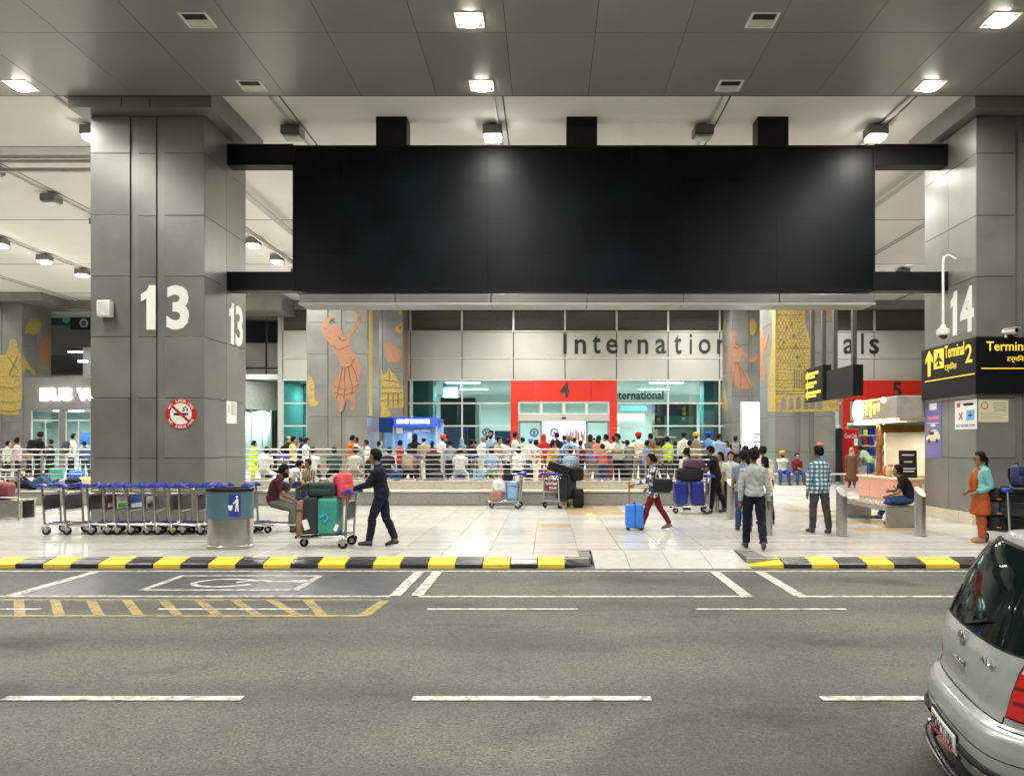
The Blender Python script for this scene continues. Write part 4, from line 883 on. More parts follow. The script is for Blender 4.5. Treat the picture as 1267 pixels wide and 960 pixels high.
for a in (kx0, kxm-.08, kx1-.07): box('post', 'mullion', a, a+.06, KD+.0, KD+.14, FZ+1.0, PZY(527, KD), ki)
for (p0, p1, y0, y1) in ((490, 498, 529, 536), (504, 509, 535, 543), (467, 473, 546, 552)): box('poster', 'paper', PX(p0, KD), PX(p1, KD), KD+.03, KD+.05, PZY(y1, KD), PZY(y0, KD), ki)
text('lettering', 'मुद्रा विनिमय', 'paper', (PX(512, KD), KD+.05, PZY(535, KD)), 4*KD/F, 20*KD/F, parent=ki, ext=.005, bold=.01)
area('lamp', (0, 1.0, 2.2), 1.2, 60, (.8, .88, 1), ki)
# ================================================================== food stall behind column 14
st = thing('food_stall', 'food stall with rose counter, copper post and glowing canopy behind column 14', 'stall', (10.8, 22, PZ))
mat('rose', (.60, .29, .22), .35, 0, .06, 2); mat('copper', (.62, .30, .16), .28, .9, .08); mat('cream_glow', (1, .82, .5), .5, 0, 0, emit=2.6, ecol=(1, .76, .42)); mat('canopy_grey', (.36, .33, .29), .45, .1)
mat('gold_lit', (1, .8, .35), .5, 0, 0, emit=.7, ecol=(1, .66, .22)); mat('round_lit', (1, .95, .8), .5, 0, 0, emit=1.1, ecol=(1, .92, .74)); mat('tile_base', (.30, .27, .22), .4, 0, .15, 8)
SX = 9.10; Y0, Y1 = 20.05, 22.6
for a, b in ((Y0, 21.1), (21.112, 21.85), (21.862, Y1)): box('counter_panel', 'rose', SX, SX+.05, a, b, PZ+.36, 1.02, st); box('plinth_tile', 'tile_base', SX+.01, SX+.06, a, b, PZ-.01, PZ+.352, st)
box('counter_end', 'rose', SX+.05, SX+.62, Y0+.02, Y0+.07, PZ+.36, 1.02, st); box('counter_end', 'rose', SX+.05, 12.8, Y1-.05, Y1-.002, PZ, 1.02, st)
box('counter_top', mat('counter_top', (.66, .52, .36), .25), SX-.05, SX+.7, Y0-.02, Y1+.05, 1.022, 1.08, st, bevel=.01); box('counter_top', 'counter_top', SX+.702, 12.8, Y1-.55, Y1+.05, 1.022, 1.08, st, bevel=.01)
MB().tube([(SX+.35, 22.0, 1.08), (SX+.35, 22.0, 2.62)], .085, 16).build('post', 'copper', st, True, world=True); box('post_foot', 'copper', SX+.2, SX+.5, 21.86, 22.14, 1.081, 1.15, st)
box('canopy', 'canopy_grey', SX-.08, 13.0, Y0-.1, Y1+.1, 2.64, 3.22, st, bevel=.02)
box('light_strip', 'cream_glow', SX-.10, SX-.0, Y0-.05, Y1+.1, 2.53, 2.632, st); box('light_strip', 'cream_glow', SX+.002, 10.5, Y1+.0, Y1+.1, 2.535, 2.63, st)
box('brass_band', mat('brass', (.5, .32, .1), .3, .8), SX+.52, 13, 22.2, 22.24, 2.30, 2.52, st)
box('partition', 'drum_white', SX+.62, 13, 22.25, 22.33, PZ, 2.6, st)
area('lamp', (SX+.25-10.8, (Y0+Y1)/2-22, 2.5-PZ), .1, 30, (1, .72, .42), st, sy=2.4); area('lamp', (.3, -.9, 2.4-PZ), 1.2, 45, (1, .80, .55), st)
disc(MB(), (0, 0), 0, .30, -.05, .05).build('round_sign', 'round_lit', st, world=True).matrix_local = Matrix.Translation((SX-.14-10.8, 22.3-22, 2.93-PZ)) @ Matrix.Rotation(R(-90), 4, 'Z')
for k, (z0, z1, yy) in enumerate(((2.78, 3.12, 21.75), (2.72, 3.15, 21.5), (2.78, 3.08, 21.25), (2.85, 3.1, 21.0))):
    box('sign_glyph', 'gold_lit', SX-.13, SX-.082, yy-.03, yy+.04, z0, z1, st); box('sign_glyph', 'gold_lit', SX-.128, SX-.083, yy+.042, yy+.16, z1-.12, z1-.06, st)
box('sign_glyph', 'gold_lit', SX-.129, SX-.0825, 20.95, 21.95, 3.152, 3.19, st)
MB().ell((SX-.12, 20.65, 3.14), .08, .08, .08).build('globe_lamp', 'round_lit', st, True, world=True)
mbd = thing('menu_board', 'black menu board standing on the stall counter', 'sign', (9.5, 20.35, 1.08), R(-12))
MB().box(-.22, .22, -.02, .02, 0, .72, mtx=Matrix.Rotation(R(-6), 4, 'X')).build('board', 'black_plastic', mbd, bevel=.01)
for k, (w_, z) in enumerate(((.15, .58), (.1, .40), (.17, .22), (.14, .15))): MB().box(-w_, w_, -.026, -.022, z, z+.035, mtx=Matrix.Rotation(R(-6), 4, 'X')).build('text_line', mat('menu_ink', (.5, .45, .35), .6), mbd)
for k, (xx, yy, c, rr_) in enumerate(((9.32, 20.9, (.45, .35, .2), .16), (9.38, 21.3, (.5, .08, .05), .12), (9.3, 20.55, (.6, .55, .4), .13))):
    t = thing('food_jar', ['tan food sack on the stall counter', 'red jar on the stall counter', 'cream food tub on the stall counter'][k], 'container', (xx, yy, 1.08))
    MB().lathe([(rr_*.8, 0), (rr_, .05), (rr_, .22), (rr_*.7, .28)], (0, 0), 16).build('body', mat('jar%d' % k, c, .4), t, True); MB().lathe([(rr_*.72, .281), (rr_*.74, .33)], (0, 0), 16).build('lid', 'white_paint' if k else 'copper', t, True)
# drinks cooler with script lettering
fd = gd(594, .30); fg = thing('drinks_cooler', 'tall red drinks cooler with white script lettering', 'refrigerator', (PX(1053, 33.8), 33.8, rz(33.8)))
mat('coke_red', (.42, .012, .015), .3, 0, .05); hw = 10*33.8/F; fh = PZY(530, 33.8)-rz(33.8)
MB().box(-hw, hw, .06, .75, 0, fh).build('cabinet', 'coke_red', fg, bevel=.02); MB().box(-hw-.42, -hw-.002, .05, .8, 0, fh).build('side_wall', 'shop_dark', fg)
MB().box(-hw+.03, hw-.03, .03, .058, .12, fh-.05).build('door', 'coke_red', fg, bevel=.01); MB().box(hw-.08, hw-.05, -.01, .028, .8, 1.4).build('handle', 'steel', fg)
text('lettering', 'Coca-Cola', 'paper', (-hw*.75, .025, fh-.42), .2, hw*1.5, parent=fg, ext=.004, bold=.01, world=False)
MB().box(hw*.4, hw*.85, .02, .029, fh-.75, fh-.45).build('sticker', 'paper', fg)
# shelves of goods behind the stall
gs = thing('goods_shelf', 'shelf of colourful goods behind the man in the pale green shirt', 'shelf', (PX(1086, 37), 37, rz(37)))
MB().box(-1.3, 1.3, .4, .45, 0, 2.6).build('back', 'drum_white', gs)
for z in (.5, 1.0, 1.5, 2.0, 2.5): MB().box(-1.3, 1.3, 0, .4, z-.03, z).build('board', 'white_paint', gs)
rs = random.Random(3)
for z in (.5, 1.0, 1.5, 2.0):
    for k in range(9):
        MB().box(-1.2+k*.27, -1.0+k*.27, .05, .3, z+.001, z+.2+.2*rs.random()).build('goods', rs.choice(['blue_plastic', 'coke_red', 'tactile', 'paper', 'shop_teal', 'shop_dark']), gs)
# ================================================================== benches
def bench(label, x0, x1, y0, y1):
    t = thing('steel_bench', label, 'bench', ((x0+x1)/2, (y0+y1)/2, PZ)); n = 7
    for k in range(n): box('slat', 'steel', x0+(x1-x0)*k/n+.008, x0+(x1-x0)*(k+1)/n-.008, y0, y1, PZ+.43, PZ+.47, t, bevel=.006)
    box('end_panel', 'steel_dull', x0+.02, x1-.02, y0+.02, y0+.08, PZ, PZ+.428, t, bevel=.01); box('end_panel', 'steel_dull', x0+.02, x1-.02, y1-.08, y1-.02, PZ, PZ+.428, t, bevel=.01)
    box('rail', 'steel_dull', x0+.03, x0+.07, y0+.082, y1-.082, PZ+.36, PZ+.428, t)
bench('steel slatted bench beside column 14 under the man in black', 7.42, 8.08, 16.95, 19.3)
bench('steel slatted bench holding a maroon bag near the short railing', -14.6, -12.9, 18.9, 19.5)
bt = thing('wall_bench', 'low white bench under the seated couple by the gold temple column', 'bench', (PX(985, 32), 32.2, rz(32.2)))
MB().box(-2.2, 2.2, -.22, .22, .40, .45).build('seat', 'ledge_white', bt, bevel=.01)
for xx in (-2, -.7, .7, 2): MB().box(xx-.03, xx+.03, -.18, .18, 0, .399).build('leg', 'steel_dull', bt)
# ================================================================== litter bin
bn = thing('litter_bin', 'large oval steel litter bin with blue tidy man signs', 'bin', (PX(285, 13.65), 13.65, PZ))
mat('bin_teal', (.07, .14, .185), .4, 0, .08); mat('sign_blue', (.02, .035, .23), .4, 0, .05)
br, by = .40, .30
MB().lathe([(br, .0), (br, .05), (br*.985, .055), (br*.985, .52)], (0, 0), 40, sy=by/br).build('lower_shell', 'steel', bn, True)
MB().lathe([(br*.995, .522), (br*.995, 1.0)], (0, 0), 40, sy=by/br).build('upper_band', 'bin_teal', bn, True)
MB().lathe([(br*1.02, 1.0), (br*1.03, 1.03), (br*1.0, 1.055), (br*.85, 1.06), (br*.82, 1.02)], (0, 0), 40, sy=by/br).build('rim', 'black_plastic', bn, True)
def bin_sign(ac, wd):
    def P(u, z, o): a = R(ac)+u/br; return ((br*.995+o)*math.cos(a), (br*.995+o)*math.sin(a)*by/br, z)
    def patch(name, m, poly, o):
        MB().prism(poly, lambda p: P(p[0], p[1], o-.004), lambda p: P(p[0], p[1], o)).build(name, m, bn)
    for k in range(4): u = -wd/2+wd*k/4; patch('sign_plate', 'sign_blue', [(u, .58), (u+wd/4, .58), (u+wd/4, .96), (u, .96)], .004)
    patch('tidy_man', 'sign_white', [(.0, .66), (.02, .66), (.03, .76), (.045, .66), (.065, .66), (.055, .80), (.06, .87), (.03, .885), (-.035, .80), (-.03, .785), (.015, .82), (.01, .76)], .0075)
    patch('tidy_man', 'sign_white', [(.035+.022*math.cos(a), .915+.022*math.sin(a)) for a in np.linspace(0, 6.28, 9)[:-1]], .0075)
    patch('basket', 'sign_white', [(-.10, .68), (-.05, .68), (-.035, .77), (-.115, .77)], .0075)
    patch('caption', mat('caption_red', (.4, .05, .06), .5), [(-wd*.4, .61), (wd*.4, .61), (wd*.4, .625), (-wd*.4, .625)], .0075)
bin_sign(-62, .21); bin_sign(-166, .21)
# ================================================================== bollards
def bollard(px, d, label, h=.98):
    t = thing('bollard', label, 'bollard', (PX(px, d), d, PZ), group='slant topped steel bollards'); r = .105; n = 28
    v = []; 
    for j in range(n): a = 2*math.pi*j/n; v.append((r*math.cos(a), r*math.sin(a), 0))
    for j in range(n): a = 2*math.pi*j/n; v.append((r*math.cos(a), r*math.sin(a), h-.09+.9*r*math.sin(a)-.35*r*math.cos(a)))
    MB().add(v, [(j, (j+1) % n, n+(j+1) % n, n+j) for j in range(n)]).build('shaft', 'steel', t, True)
    MB().add([(p[0]*.97, p[1]*.97, p[2]-.004) for p in v[n:]], [tuple(range(n))]).build('top_plate', mat('steel_top', (.75, .75, .74), .35, .6), t)
    MB().lathe([(r*1.25, 0), (r*1.25, .012), (r*1.02, .02)], (0, 0), 24).build('foot_ring', 'steel_dull', t, True)
bollard(1041.5, 15.4, 'steel bollard with slanted top beside the man in the checked shirt'); bollard(1138.5, 15.4, 'steel bollard with slanted top in front of the man sitting on the bench'); bollard(949, 15.6, 'steel bollard with slanted top hidden behind the man in the pale grey shirt')
bollard(904.5, 18.9, 'steel bollard with slanted top nearest the man in blue jeans'); bollard(887.5, 20.9, 'steel bollard with slanted top beside the trolley of blue suitcases')

# ================================================================== baggage trolleys
mat('trolley_panel', (.075, .075, .075), .5, .2, .25, 8, dirt=.3, rnd=.35); mat('deck_black', (.015, .03, .032), .6)
def make_trolley():
    """heading +X, handle at x=0, nose at x=.95"""
    t = thing('baggage_trolley', 'x', 'trolley')
    HW_ = .27
    for s in (-1, 1):
        MB().tube([(.02, s*HW_, .20), (.0, s*HW_, .55), (-.03, s*HW_, .96)], .023, 8).build('upright', 'steel', t, True)
        MB().tube([(.02, s*HW_, .22), (.40, s*HW_*.9, .20), (.80, s*HW_*.55, .17), (.97, s*.05, .165)], .021, 8).build('base_rail', 'steel', t, True)
        w_ = MB().wheel((.06, s*HW_, .085), .085, .045, (0, 1, 0), 18).build('wheel', 'rubber', t, True)
        MB().wheel((.06, s*HW_, .085), .045, .052, (0, 1, 0), 14).build('hub', 'steel_dull', w_, True)
        MB().tube([(.06, s*(HW_+.03), .085), (.04, s*(HW_+.03), .17), (.02, s*HW_, .215)], .018, 6).build('caster_fork', 'steel_dull', t, True)
        mb = MB(); mb.prism([(-.035, .10), (.14, .10), (.15, .13), (.06, .185), (-.02, .16)], lambda p: (p[0], s*(HW_+.035), p[1]), lambda p: (p[0], s*(HW_+.045), p[1])); mb.build('wheel_guard', 'steel', t)
    w_ = MB().wheel((.84, 0, .075), .075, .05, (0, 1, 0), 18).build('wheel', 'rubber', t, True); MB().wheel((.84, 0, .075), .035, .056, (0, 1, 0), 12).build('hub', 'steel_dull', w_, True)
    MB().tube([(.84, -.035, .075), (.80, -.035, .15), (.80, .035, .15), (.84, .035, .075)], .013, 6).build('caster_fork', 'steel_dull', t, True)
    # blue winged handle bar
    MB().tube([(-.05, -.34, 1.0), (-.055, -.2, .985), (-.05, 0, .98), (-.055, .2, .985), (-.05, .34, 1.0)], [.028, .036, .034, .036, .028], 10).build('handle', 'blue_plastic', t, True)
    for s in (-1, 1): MB().tube([(.09, s*.27, .97), (.0, s*.27, .99), (-.07, s*.28, .995), (-.14, s*.29, .975)], [.016, .040, .046, .024], 8).build('handle_wing', 'blue_plastic', t, True)
    MB().box(-.004, .016, -HW_+.03, HW_-.03, .50, .80).build('advert_panel', 'trolley_panel', t, bevel=.004)
    MB().tube([(.0, -HW_, .48), (.0, HW_, .48)], .012, 6).build('cross_rail', 'steel', t); MB().tube([(-.01, -HW_, .83), (-.01, HW_, .83)], .012, 6).build('cross_rail', 'steel', t); MB().tube([(.02, -HW_, .22), (.02, HW_, .22)], .015, 6).build('cross_rail', 'steel', t)
    mb = MB()                                              # hand basket behind the handle
    for z, e in ((.90, .20), (.84, .17)): mb.tube([(.0, -HW_+.03, z), (e, -HW_+.05, z), (e, HW_-.05, z), (0, HW_-.03, z)], .007, 5)
    for y_ in np.linspace(-HW_+.05, HW_-.05, 6): mb.tube([(.01, y_, .84), (.17, y_, .84), (.20, y_, .90)], .005, 4)
    mb.build('basket', 'steel', t)
    for y_ in (-.16, -.05, .05, .16): MB().tube([(.03, y_, .225), (.55, y_*.85, .205), (.86, y_*.5, .185)], .011, 6).build('deck_bar', 'steel', t)
    MB().box(.10, .30, -.13, .13, .235, .25).build('deck_plate', 'blue_plastic', t)
    MB().tube([(.955, -.09, .17), (.985, 0, .175), (.955, .09, .17)], .022, 8).build('nose_bumper', 'rubber', t, True)
    return t
proto = make_trolley(); first = [True]
def trolley(x, y, ang, label, group=None, z=PZ):
    o = proto if first[0] else copy_tree(proto); first[0] = False
    o.location = (x, y, z); o.rotation_euler = (0, 0, R(ang)); o['label'] = label
    if group: o['group'] = group
    elif 'group' in o: del o['group']
    return o
mat('ad_blue', (.03, .12, .4), .5); mat('ad_green', (.10, .35, .08), .5); mat('ad_white', (.7, .7, .66), .5); mat('ad_maroon', (.13, .03, .035), .5)
xs = [50, 81, 110, 128, 144, 160, 176, 192, 208, 224, 240, 256, 272]
for i, p in enumerate([x_+random.uniform(-3.5, 3.5) for x_ in xs]):
    o = trolley(PX(p, 15.55), 15.85+random.uniform(-.02, .02), random.uniform(-5, 5), ('end trolley of the nested row, standing a little apart from the rest' if i == 0 else '%s empty trolley from the loose end of the nested row by column 13' % ['second', 'third', 'fourth', 'fifth', 'sixth', 'seventh', 'eighth', 'ninth', 'tenth', 'eleventh', 'twelfth', 'thirteenth'][i-1]), 'nested baggage trolleys' if i else None)
    if i in (3, 4, 5, 6):
        pan = [c for c in o.children if c.name.startswith('advert_panel')][0]
        for s_ in (-.008,):
            MB().box(.0175, .021, -.22, .22, .52, .78).build('advert_print', ['ad_maroon', 'ad_white', 'ad_blue', 'ad_white'][i-3], o)
            MB().box(.0215, .024, -.19, .19, .54, .63).build('advert_print', ['ad_white', 'ad_green', 'ad_white', 'ad_maroon'][i-3], o)
for p, d in ((305, 15.9), (318, 15.5)): pass
trolley(PX(313, 16.0), 16.0, 3, 'baggage trolley used as a seat by the bearded man'); 
T1 = trolley(PX(434, 13.75), 13.75, 178, 'trolley with green and grey suitcases pushed by the man in a navy tracksuit')
T2 = trolley(PX(644, 22.0), 22.2, 176, 'parked trolley with bags wrapped in pale blue plastic by the ledge wall')
T3 = trolley(PX(682, 21.9), 22.05, 52, 'parked trolley with maroon advert board and black suitcases by the ledge wall')
T4 = trolley(PX(876, 20.4), 20.45, 178, 'trolley stacked with blue suitcases pushed by the man in black')
T5 = trolley(PX(1232, 14.3), 14.3, 20, 'trolley loaded with dark cases edged in orange behind the woman in orange')
MB().box(-.010, -.005, -.235, .235, .51, .79).build('advert_board', 'ad_maroon', T3)
text('lettering', 'GAUTAM', 'sign_white', (-.0105, .20, .67), .08, .40, 'left', T3, .001, .03, world=False); text('lettering', 'SOLAR', 'sign_white', (-.0105, .06, .55), .07, .26, 'left', T3, .001, .03, world=False)
MB().box(-.012, -.0105, .10, .19, .57, .585).build('rule', 'sign_red', T3)
# ================================================================== luggage
def suitcase(label, loc, rz_, w_, d_, h_, m, kind='hard', pitch=0, handle=0, wheels=True, name='suitcase', roll=0):
    """w across X, d along Y, h up; local origin at the base"""
    t = thing(name, label, 'bag' if name != 'suitcase' else 'suitcase', loc, R(rz_)); t.rotation_euler = (R(pitch), R(roll), R(rz_))
    wz = .05 if wheels else 0
    MB().box(-w_/2, w_/2, -d_/2, d_/2, wz, h_).build('shell', m, t, True, bevel=min(w_, d_, h_)*.16, seg=3)
    if kind == 'hard':
        for k in range(5):
            x = -w_*.34+k*w_*.17
            for s in (-1, 1): MB().box(x-.012, x+.012, s*d_/2-.006, s*d_/2+.006, wz+h_*.1, h_*.9).build('ridge', m, t, bevel=.004)
        MB().box(-w_/2-.003, w_/2+.003, -.008, .008, wz+.02, h_+.003).build('zip_seam', 'black_plastic', t, bevel=.002)
    else:
        MB().box(-w_*.38, w_*.38, -d_/2-.03, -d_/2+.02, wz+h_*.12, h_*.55).build('pocket', m, t, True, bevel=.02); MB().box(-w_*.40, w_*.40, -d_/2-.006, -d_/2+.004, h_*.72, h_*.74).build('zip', 'black_plastic', t)
        MB().box(-w_*.45, -w_*.41, -d_/2-.004, d_/2+.004, wz+.03, h_*.97).build('strap', 'black_plastic', t)
    MB().tube([(-.09, 0, h_-.01), (-.08, 0, h_+.03), (.08, 0, h_+.03), (.09, 0, h_-.01)], .011, 6).build('carry_handle', 'black_plastic', t, True)
    if handle:
        mb = MB()
        for s in (-1, 1): mb.tube([(s*.085, d_*.3, h_-.03), (s*.085, d_*.3, h_+handle)], .009, 6)
        mb.tube([(-.11, d_*.3, h_+handle), (.11, d_*.3, h_+handle)], .017, 8); mb.build('pull_handle', 'copper' if handle > .3 else 'steel', t, True)
    if wheels:
        for sx in (-1, 1):
            for sy in (-1, 1): MB().wheel((sx*(w_/2-.05), sy*(d_/2-.04), .03), .03, .022, (1, 0, 0), 10).build('wheel', 'rubber', t)
    return t
def softbag(label, loc, rz_, w_, d_, h_, m, name='duffel_bag', straps=True, pitch=0, seed=0, cat='bag'):
    t = thing(name, label, cat, loc); t.rotation_euler = (R(pitch), 0, R(rz_)); rs = random.Random(seed)
    mb = MB(); n = 20; k = 9; v = []; f = []
    for i in range(k+1):
        z = i/k; e = (1-abs(2*z-1)**5)**(1/5) if 0 < z < 1 else 0.0; e = max(e, .72)
        for j in range(n):
            a = 2*math.pi*j/n; c, s_ = math.cos(a), math.sin(a); q = (abs(c)**5+abs(s_)**5)**(-1/5)
            nn = 1+.04*math.sin(3*a+seed+z*5)+rs.uniform(-.012, .012)
            v.append((c*q*w_/2*e*nn, s_*q*d_/2*e*nn, z*h_))
    for i in range(k):
        for j in range(n): f.append((i*n+j, i*n+(j+1) % n, (i+1)*n+(j+1) % n, (i+1)*n+j))
    f += [tuple(range(n-1, -1, -1)), tuple(k*n+j for j in range(n))]
    MB().add(v, f).build('bag_body', m, t, True)
    if straps:
        for s in (-1, 1):
            MB().tube([(-w_*.2, s*d_*.25, h_*.93), (-w_*.18, s*d_*.2, h_*1.18), (w_*.18, s*d_*.2, h_*1.18), (w_*.2, s*d_*.25, h_*.93)], .013, 6).build('handle', 'black_plastic', t, True)
        MB().box(-w_*.4, w_*.4, -.006, .006, h_*.96, h_*1.004).build('zip', 'black_plastic', t)
    return t
def backpack(label, loc, rz_, m, h_=.48, pitch=0, trim='black_plastic', parent=None, scale=1):
    t = thing('backpack', label, 'backpack', loc) if parent is None else bpy.data.objects.new('backpack', None)
    if parent is not None: COL.objects.link(t); t.parent = parent; t.location = loc
    t.rotation_euler = (R(pitch), 0, R(rz_)); w_, d_ = .32, .19
    MB().box(-w_/2, w_/2, -d_/2, d_/2, 0, h_).build('pack_body', m, t, True, bevel=.07, seg=3)
    MB().box(-w_*.38, w_*.38, -d_/2-.05, -d_/2+.04, .03, h_*.52).build('front_pocket', m, t, True, bevel=.035, seg=2)
    MB().box(-w_*.30, w_*.30, -d_/2-.006, -d_/2+.003, h_*.60, h_*.615).build('zip', trim, t)
    for s in (-1, 1): MB().tube([(s*.08, d_/2-.02, h_*.92), (s*.09, d_/2+.06, h_*.80), (s*.10, d_/2+.06, h_*.45), (s*.12, d_/2-.01, h_*.12)], [.02, .028, .024, .012], 6).build('shoulder_strap', trim, t, True)
    MB().tube([(-.04, d_/2-.03, h_-.01), (0, d_/2-.02, h_+.05), (.04, d_/2-.03, h_-.01)], .010, 6).build('grab_loop', trim, t)
    return t
mat('case_green', (.04, .26, .20), .4, 0, .08, spec=.5); mat('case_grey', (.028, .031, .036), .5, spec=.3); mat('case_black', (.008, .0085, .010), .6, 0, .3, 12, bump=.4, bscale=30, spec=.25); mat('case_teal_black', (.012, .03, .032), .5); mat('bag_brown', (.22, .13, .075), .6); mat('pack_red', (.62, .06, .08), .55); mat('case_blue', (.03, .17, .62), .35, 0, .06); mat('case_navy', (.010, .014, .17), .3, 0, .1); mat('bag_plum', (.055, .018, .05), .6); mat('wrap_blue', (.22, .36, .55), .25, 0, .25, 12, bump=.5, bscale=25); mat('wrap_white', (.6, .62, .66), .3, 0, .2, 12, bump=.5, bscale=25); mat('bag_check', (.3, .15, .12), .6, 0, .5, 40); mat('bag_maroon', (.16, .02, .03), .6); mat('bag_khaki', (.30, .22, .12), .7); mat('orange_trim', (.55, .13, .04), .5); mat('tag_white', (.75, .75, .72), .6); mat('scarf_blue', (.05, .3, .6), .6)
dz = PZ+.225
g1 = suitcase('large green hard suitcase on the trolley pushed by the tracksuit man', (PX(410, 13.75), 13.72, dz+.02), 0, .36, .46, .64, 'case_green', wheels=False)
MB().tube([(-.12, -.235, .30), (-.02, -.245, .36), (.02, -.24, .28), (-.06, -.24, .22)], .022, 6).build('ribbon', 'scarf_blue', g1, True); MB().box(.06, .12, -.245, -.236, .12, .24, mtx=Matrix.Rotation(R(25), 4, 'Y')).build('luggage_tag', 'tag_white', g1)
g2 = suitcase('grey suitcase with a white tag beside the green suitcase on the trolley', (PX(389, 13.75), 13.74, dz+.02), 0, .26, .44, .66, 'case_grey', wheels=False); MB().box(-.07, .03, -.235, -.226, .10, .28, mtx=Matrix.Rotation(R(-18), 4, 'Y')).build('luggage_tag', 'tag_white', g2)
suitcase('narrow brown bag at the nose of the tracksuit man\'s trolley', (PX(374.5, 13.75), 13.74, dz+.0), 0, .13, .36, .60, 'bag_brown', 'soft', wheels=False, name='travel_bag')
suitcase('black cabin bag laid on top of the green suitcase', (PX(401, 13.75), 13.74, dz+.685), 0, .50, .40, .24, 'case_teal_black', 'soft', wheels=False, name='travel_bag')
backpack('red backpack hung on the trolley handle of the tracksuit man', (PX(430, 13.75)-.02, 13.72, PZ+.86), 60, 'pack_red', .46, -8, 'pack_red')
dz2 = PZ+.22
suitcase('bag wrapped in pale blue plastic on the trolley by the ledge', (PX(634, 22.1), 22.2, dz2), 0, .36, .4, .56, 'wrap_blue', 'soft', wheels=False, name='travel_bag')
softbag('white plastic wrapped bundle beside the pale blue bag', (PX(618, 22.1), 22.2, dz2+.24), 10, .36, .36, .34, 'wrap_white', 'wrapped_bundle', False, seed=2); softbag('cream and maroon printed bag at the nose of the trolley', (PX(614, 22.1), 22.15, dz2-.01), 0, .40, .36, .30, 'bag_check', 'printed_bag', True, seed=4); softbag('small black and white bag on top of the blue wrapped bag', (PX(628, 22.1), 22.2, dz2+.57), 0, .3, .28, .2, 'case_black', 'small_bag', True, seed=5)
a_ = 52
suitcase('large dark grey suitcase on the trolley with the maroon advert board', (PX(701, 22.1), 22.45, dz2+.02), a_, .5, .42, .70, 'case_grey', 'soft', wheels=False)
suitcase('black suitcase with blue and white stripes balanced on top', (PX(689, 22.1), 22.2, dz2+.80), 0, .62, .36, .26, 'case_black', 'soft', wheels=False, roll=18, name='striped_case')
softbag('black holdall drooping off the back of the striped case', (PX(712, 22.1), 22.5, dz2+.55), 20, .42, .5, .42, 'case_black', 'holdall', True, seed=8); softbag('black jacket bundle hanging to the floor behind the trolley', (PX(716, 22.1), 22.3, PZ), 0, .32, .3, .55, 'case_black', 'jacket_bundle', False, seed=9)
k1 = suitcase('dark blue ribbed suitcase at the nose of the stacked trolley', (PX(842, 20.45), 20.45, PZ+.24), 0, .34, .46, .60, 'case_navy', wheels=False, roll=-3); suitcase('dark blue ribbed suitcase next to the trolley handle', (PX(862.5, 20.45), 20.45, PZ+.24), 0, .34, .46, .62, 'case_navy', wheels=False, roll=-3)
softbag('black duffel bag across the two dark blue suitcases', (PX(853, 20.45), 20.45, PZ+.86), 0, .72, .42, .34, 'case_black', seed=11); softbag('plum duffel bag on top of the black duffel', (PX(858, 20.45), 20.45, PZ+1.18), 0, .56, .38, .26, 'bag_plum', seed=12)
for k, (z, c, l) in enumerate(((.24, 'case_black', 'lowest'), (.50, 'case_grey', 'middle'), (.76, 'case_black', 'top'))):
    s_ = suitcase(l + ' dark case with orange edge on the loaded trolley by column 14', (PX(1246, 14.3), 14.4, PZ+z), 15, .78, .46, .25, c, 'soft', wheels=False, roll=4)
    MB().box(-.392, .392, -.236, -.226, .03, .055).build('orange_edge', 'orange_trim', s_)
backpack('navy backpack standing on the loaded trolley by column 14', (PX(1268, 14.3), 14.45, PZ+1.02), 10, mat('pack_navy', (.02, .025, .09), .6), .42)
suitcase('small blue cabin suitcase pushed by the woman in maroon leggings', (PX(784.5, 16.5), 16.45, PZ), 90, .30, .36, .56, 'case_blue', handle=.46)
softbag('maroon bag lying on the steel bench by the short railing', (-13.75, 19.2, PZ+.472), 5, .8, .45, .42, 'bag_maroon', seed=21)
softbag('dark backpack propped on the ledge behind the trolley row', (PX(92, 23.2), 23.25, .585), -8, .55, .35, .36, 'case_black', 'rucksack', True, seed=22); softbag('pale yellow bag on the ledge beside column 13', (PX(103, 23.2), 23.3, .585), 10, .3, .3, .4, mat('bag_cream', (.6, .5, .25), .6), 'tote_bag', True, seed=23)
# bags standing on the platform behind the railing
bl = [(340, 25.5, 'case_black', 'black'), (468, 25, 'case_black', 'black'), (490, 26.5, 'case_navy', 'navy'), (540, 25.2, 'case_grey', 'grey'), (592, 25.3, 'wrap_blue', 'light blue'), (652, 25.3, 'case_black', 'black'), (672, 26, 'bag_maroon', 'maroon'), (722, 25.2, 'bag_khaki', 'khaki'), (775, 25.4, 'case_black', 'black'), (800, 26, 'case_grey', 'grey'), (70, 26, 'case_green', 'green'), (95, 27, 'case_blue', 'bright blue')]
spots = ['near the glass drum', 'under the dancer column', 'in front of the exchange kiosk', 'right of the exchange kiosk', 'beside the man sitting in pale blue', 'left of entrance 4', 'in front of entrance 4', 'beside the woman with long hair', 'below the man leaning on the rail', 'near the man in the red cap', 'in front of the bus waiting hall', 'near the bus hall doors']
for (p, d, m, c), s_ in zip(bl, spots): suitcase('%s suitcase behind the railing %s' % (c, s_), (PX(p, d), d, FZ), random.choice([0, 20, -30, 80]), .42, .26, random.uniform(.5, .68), m, random.choice(['hard', 'soft']))
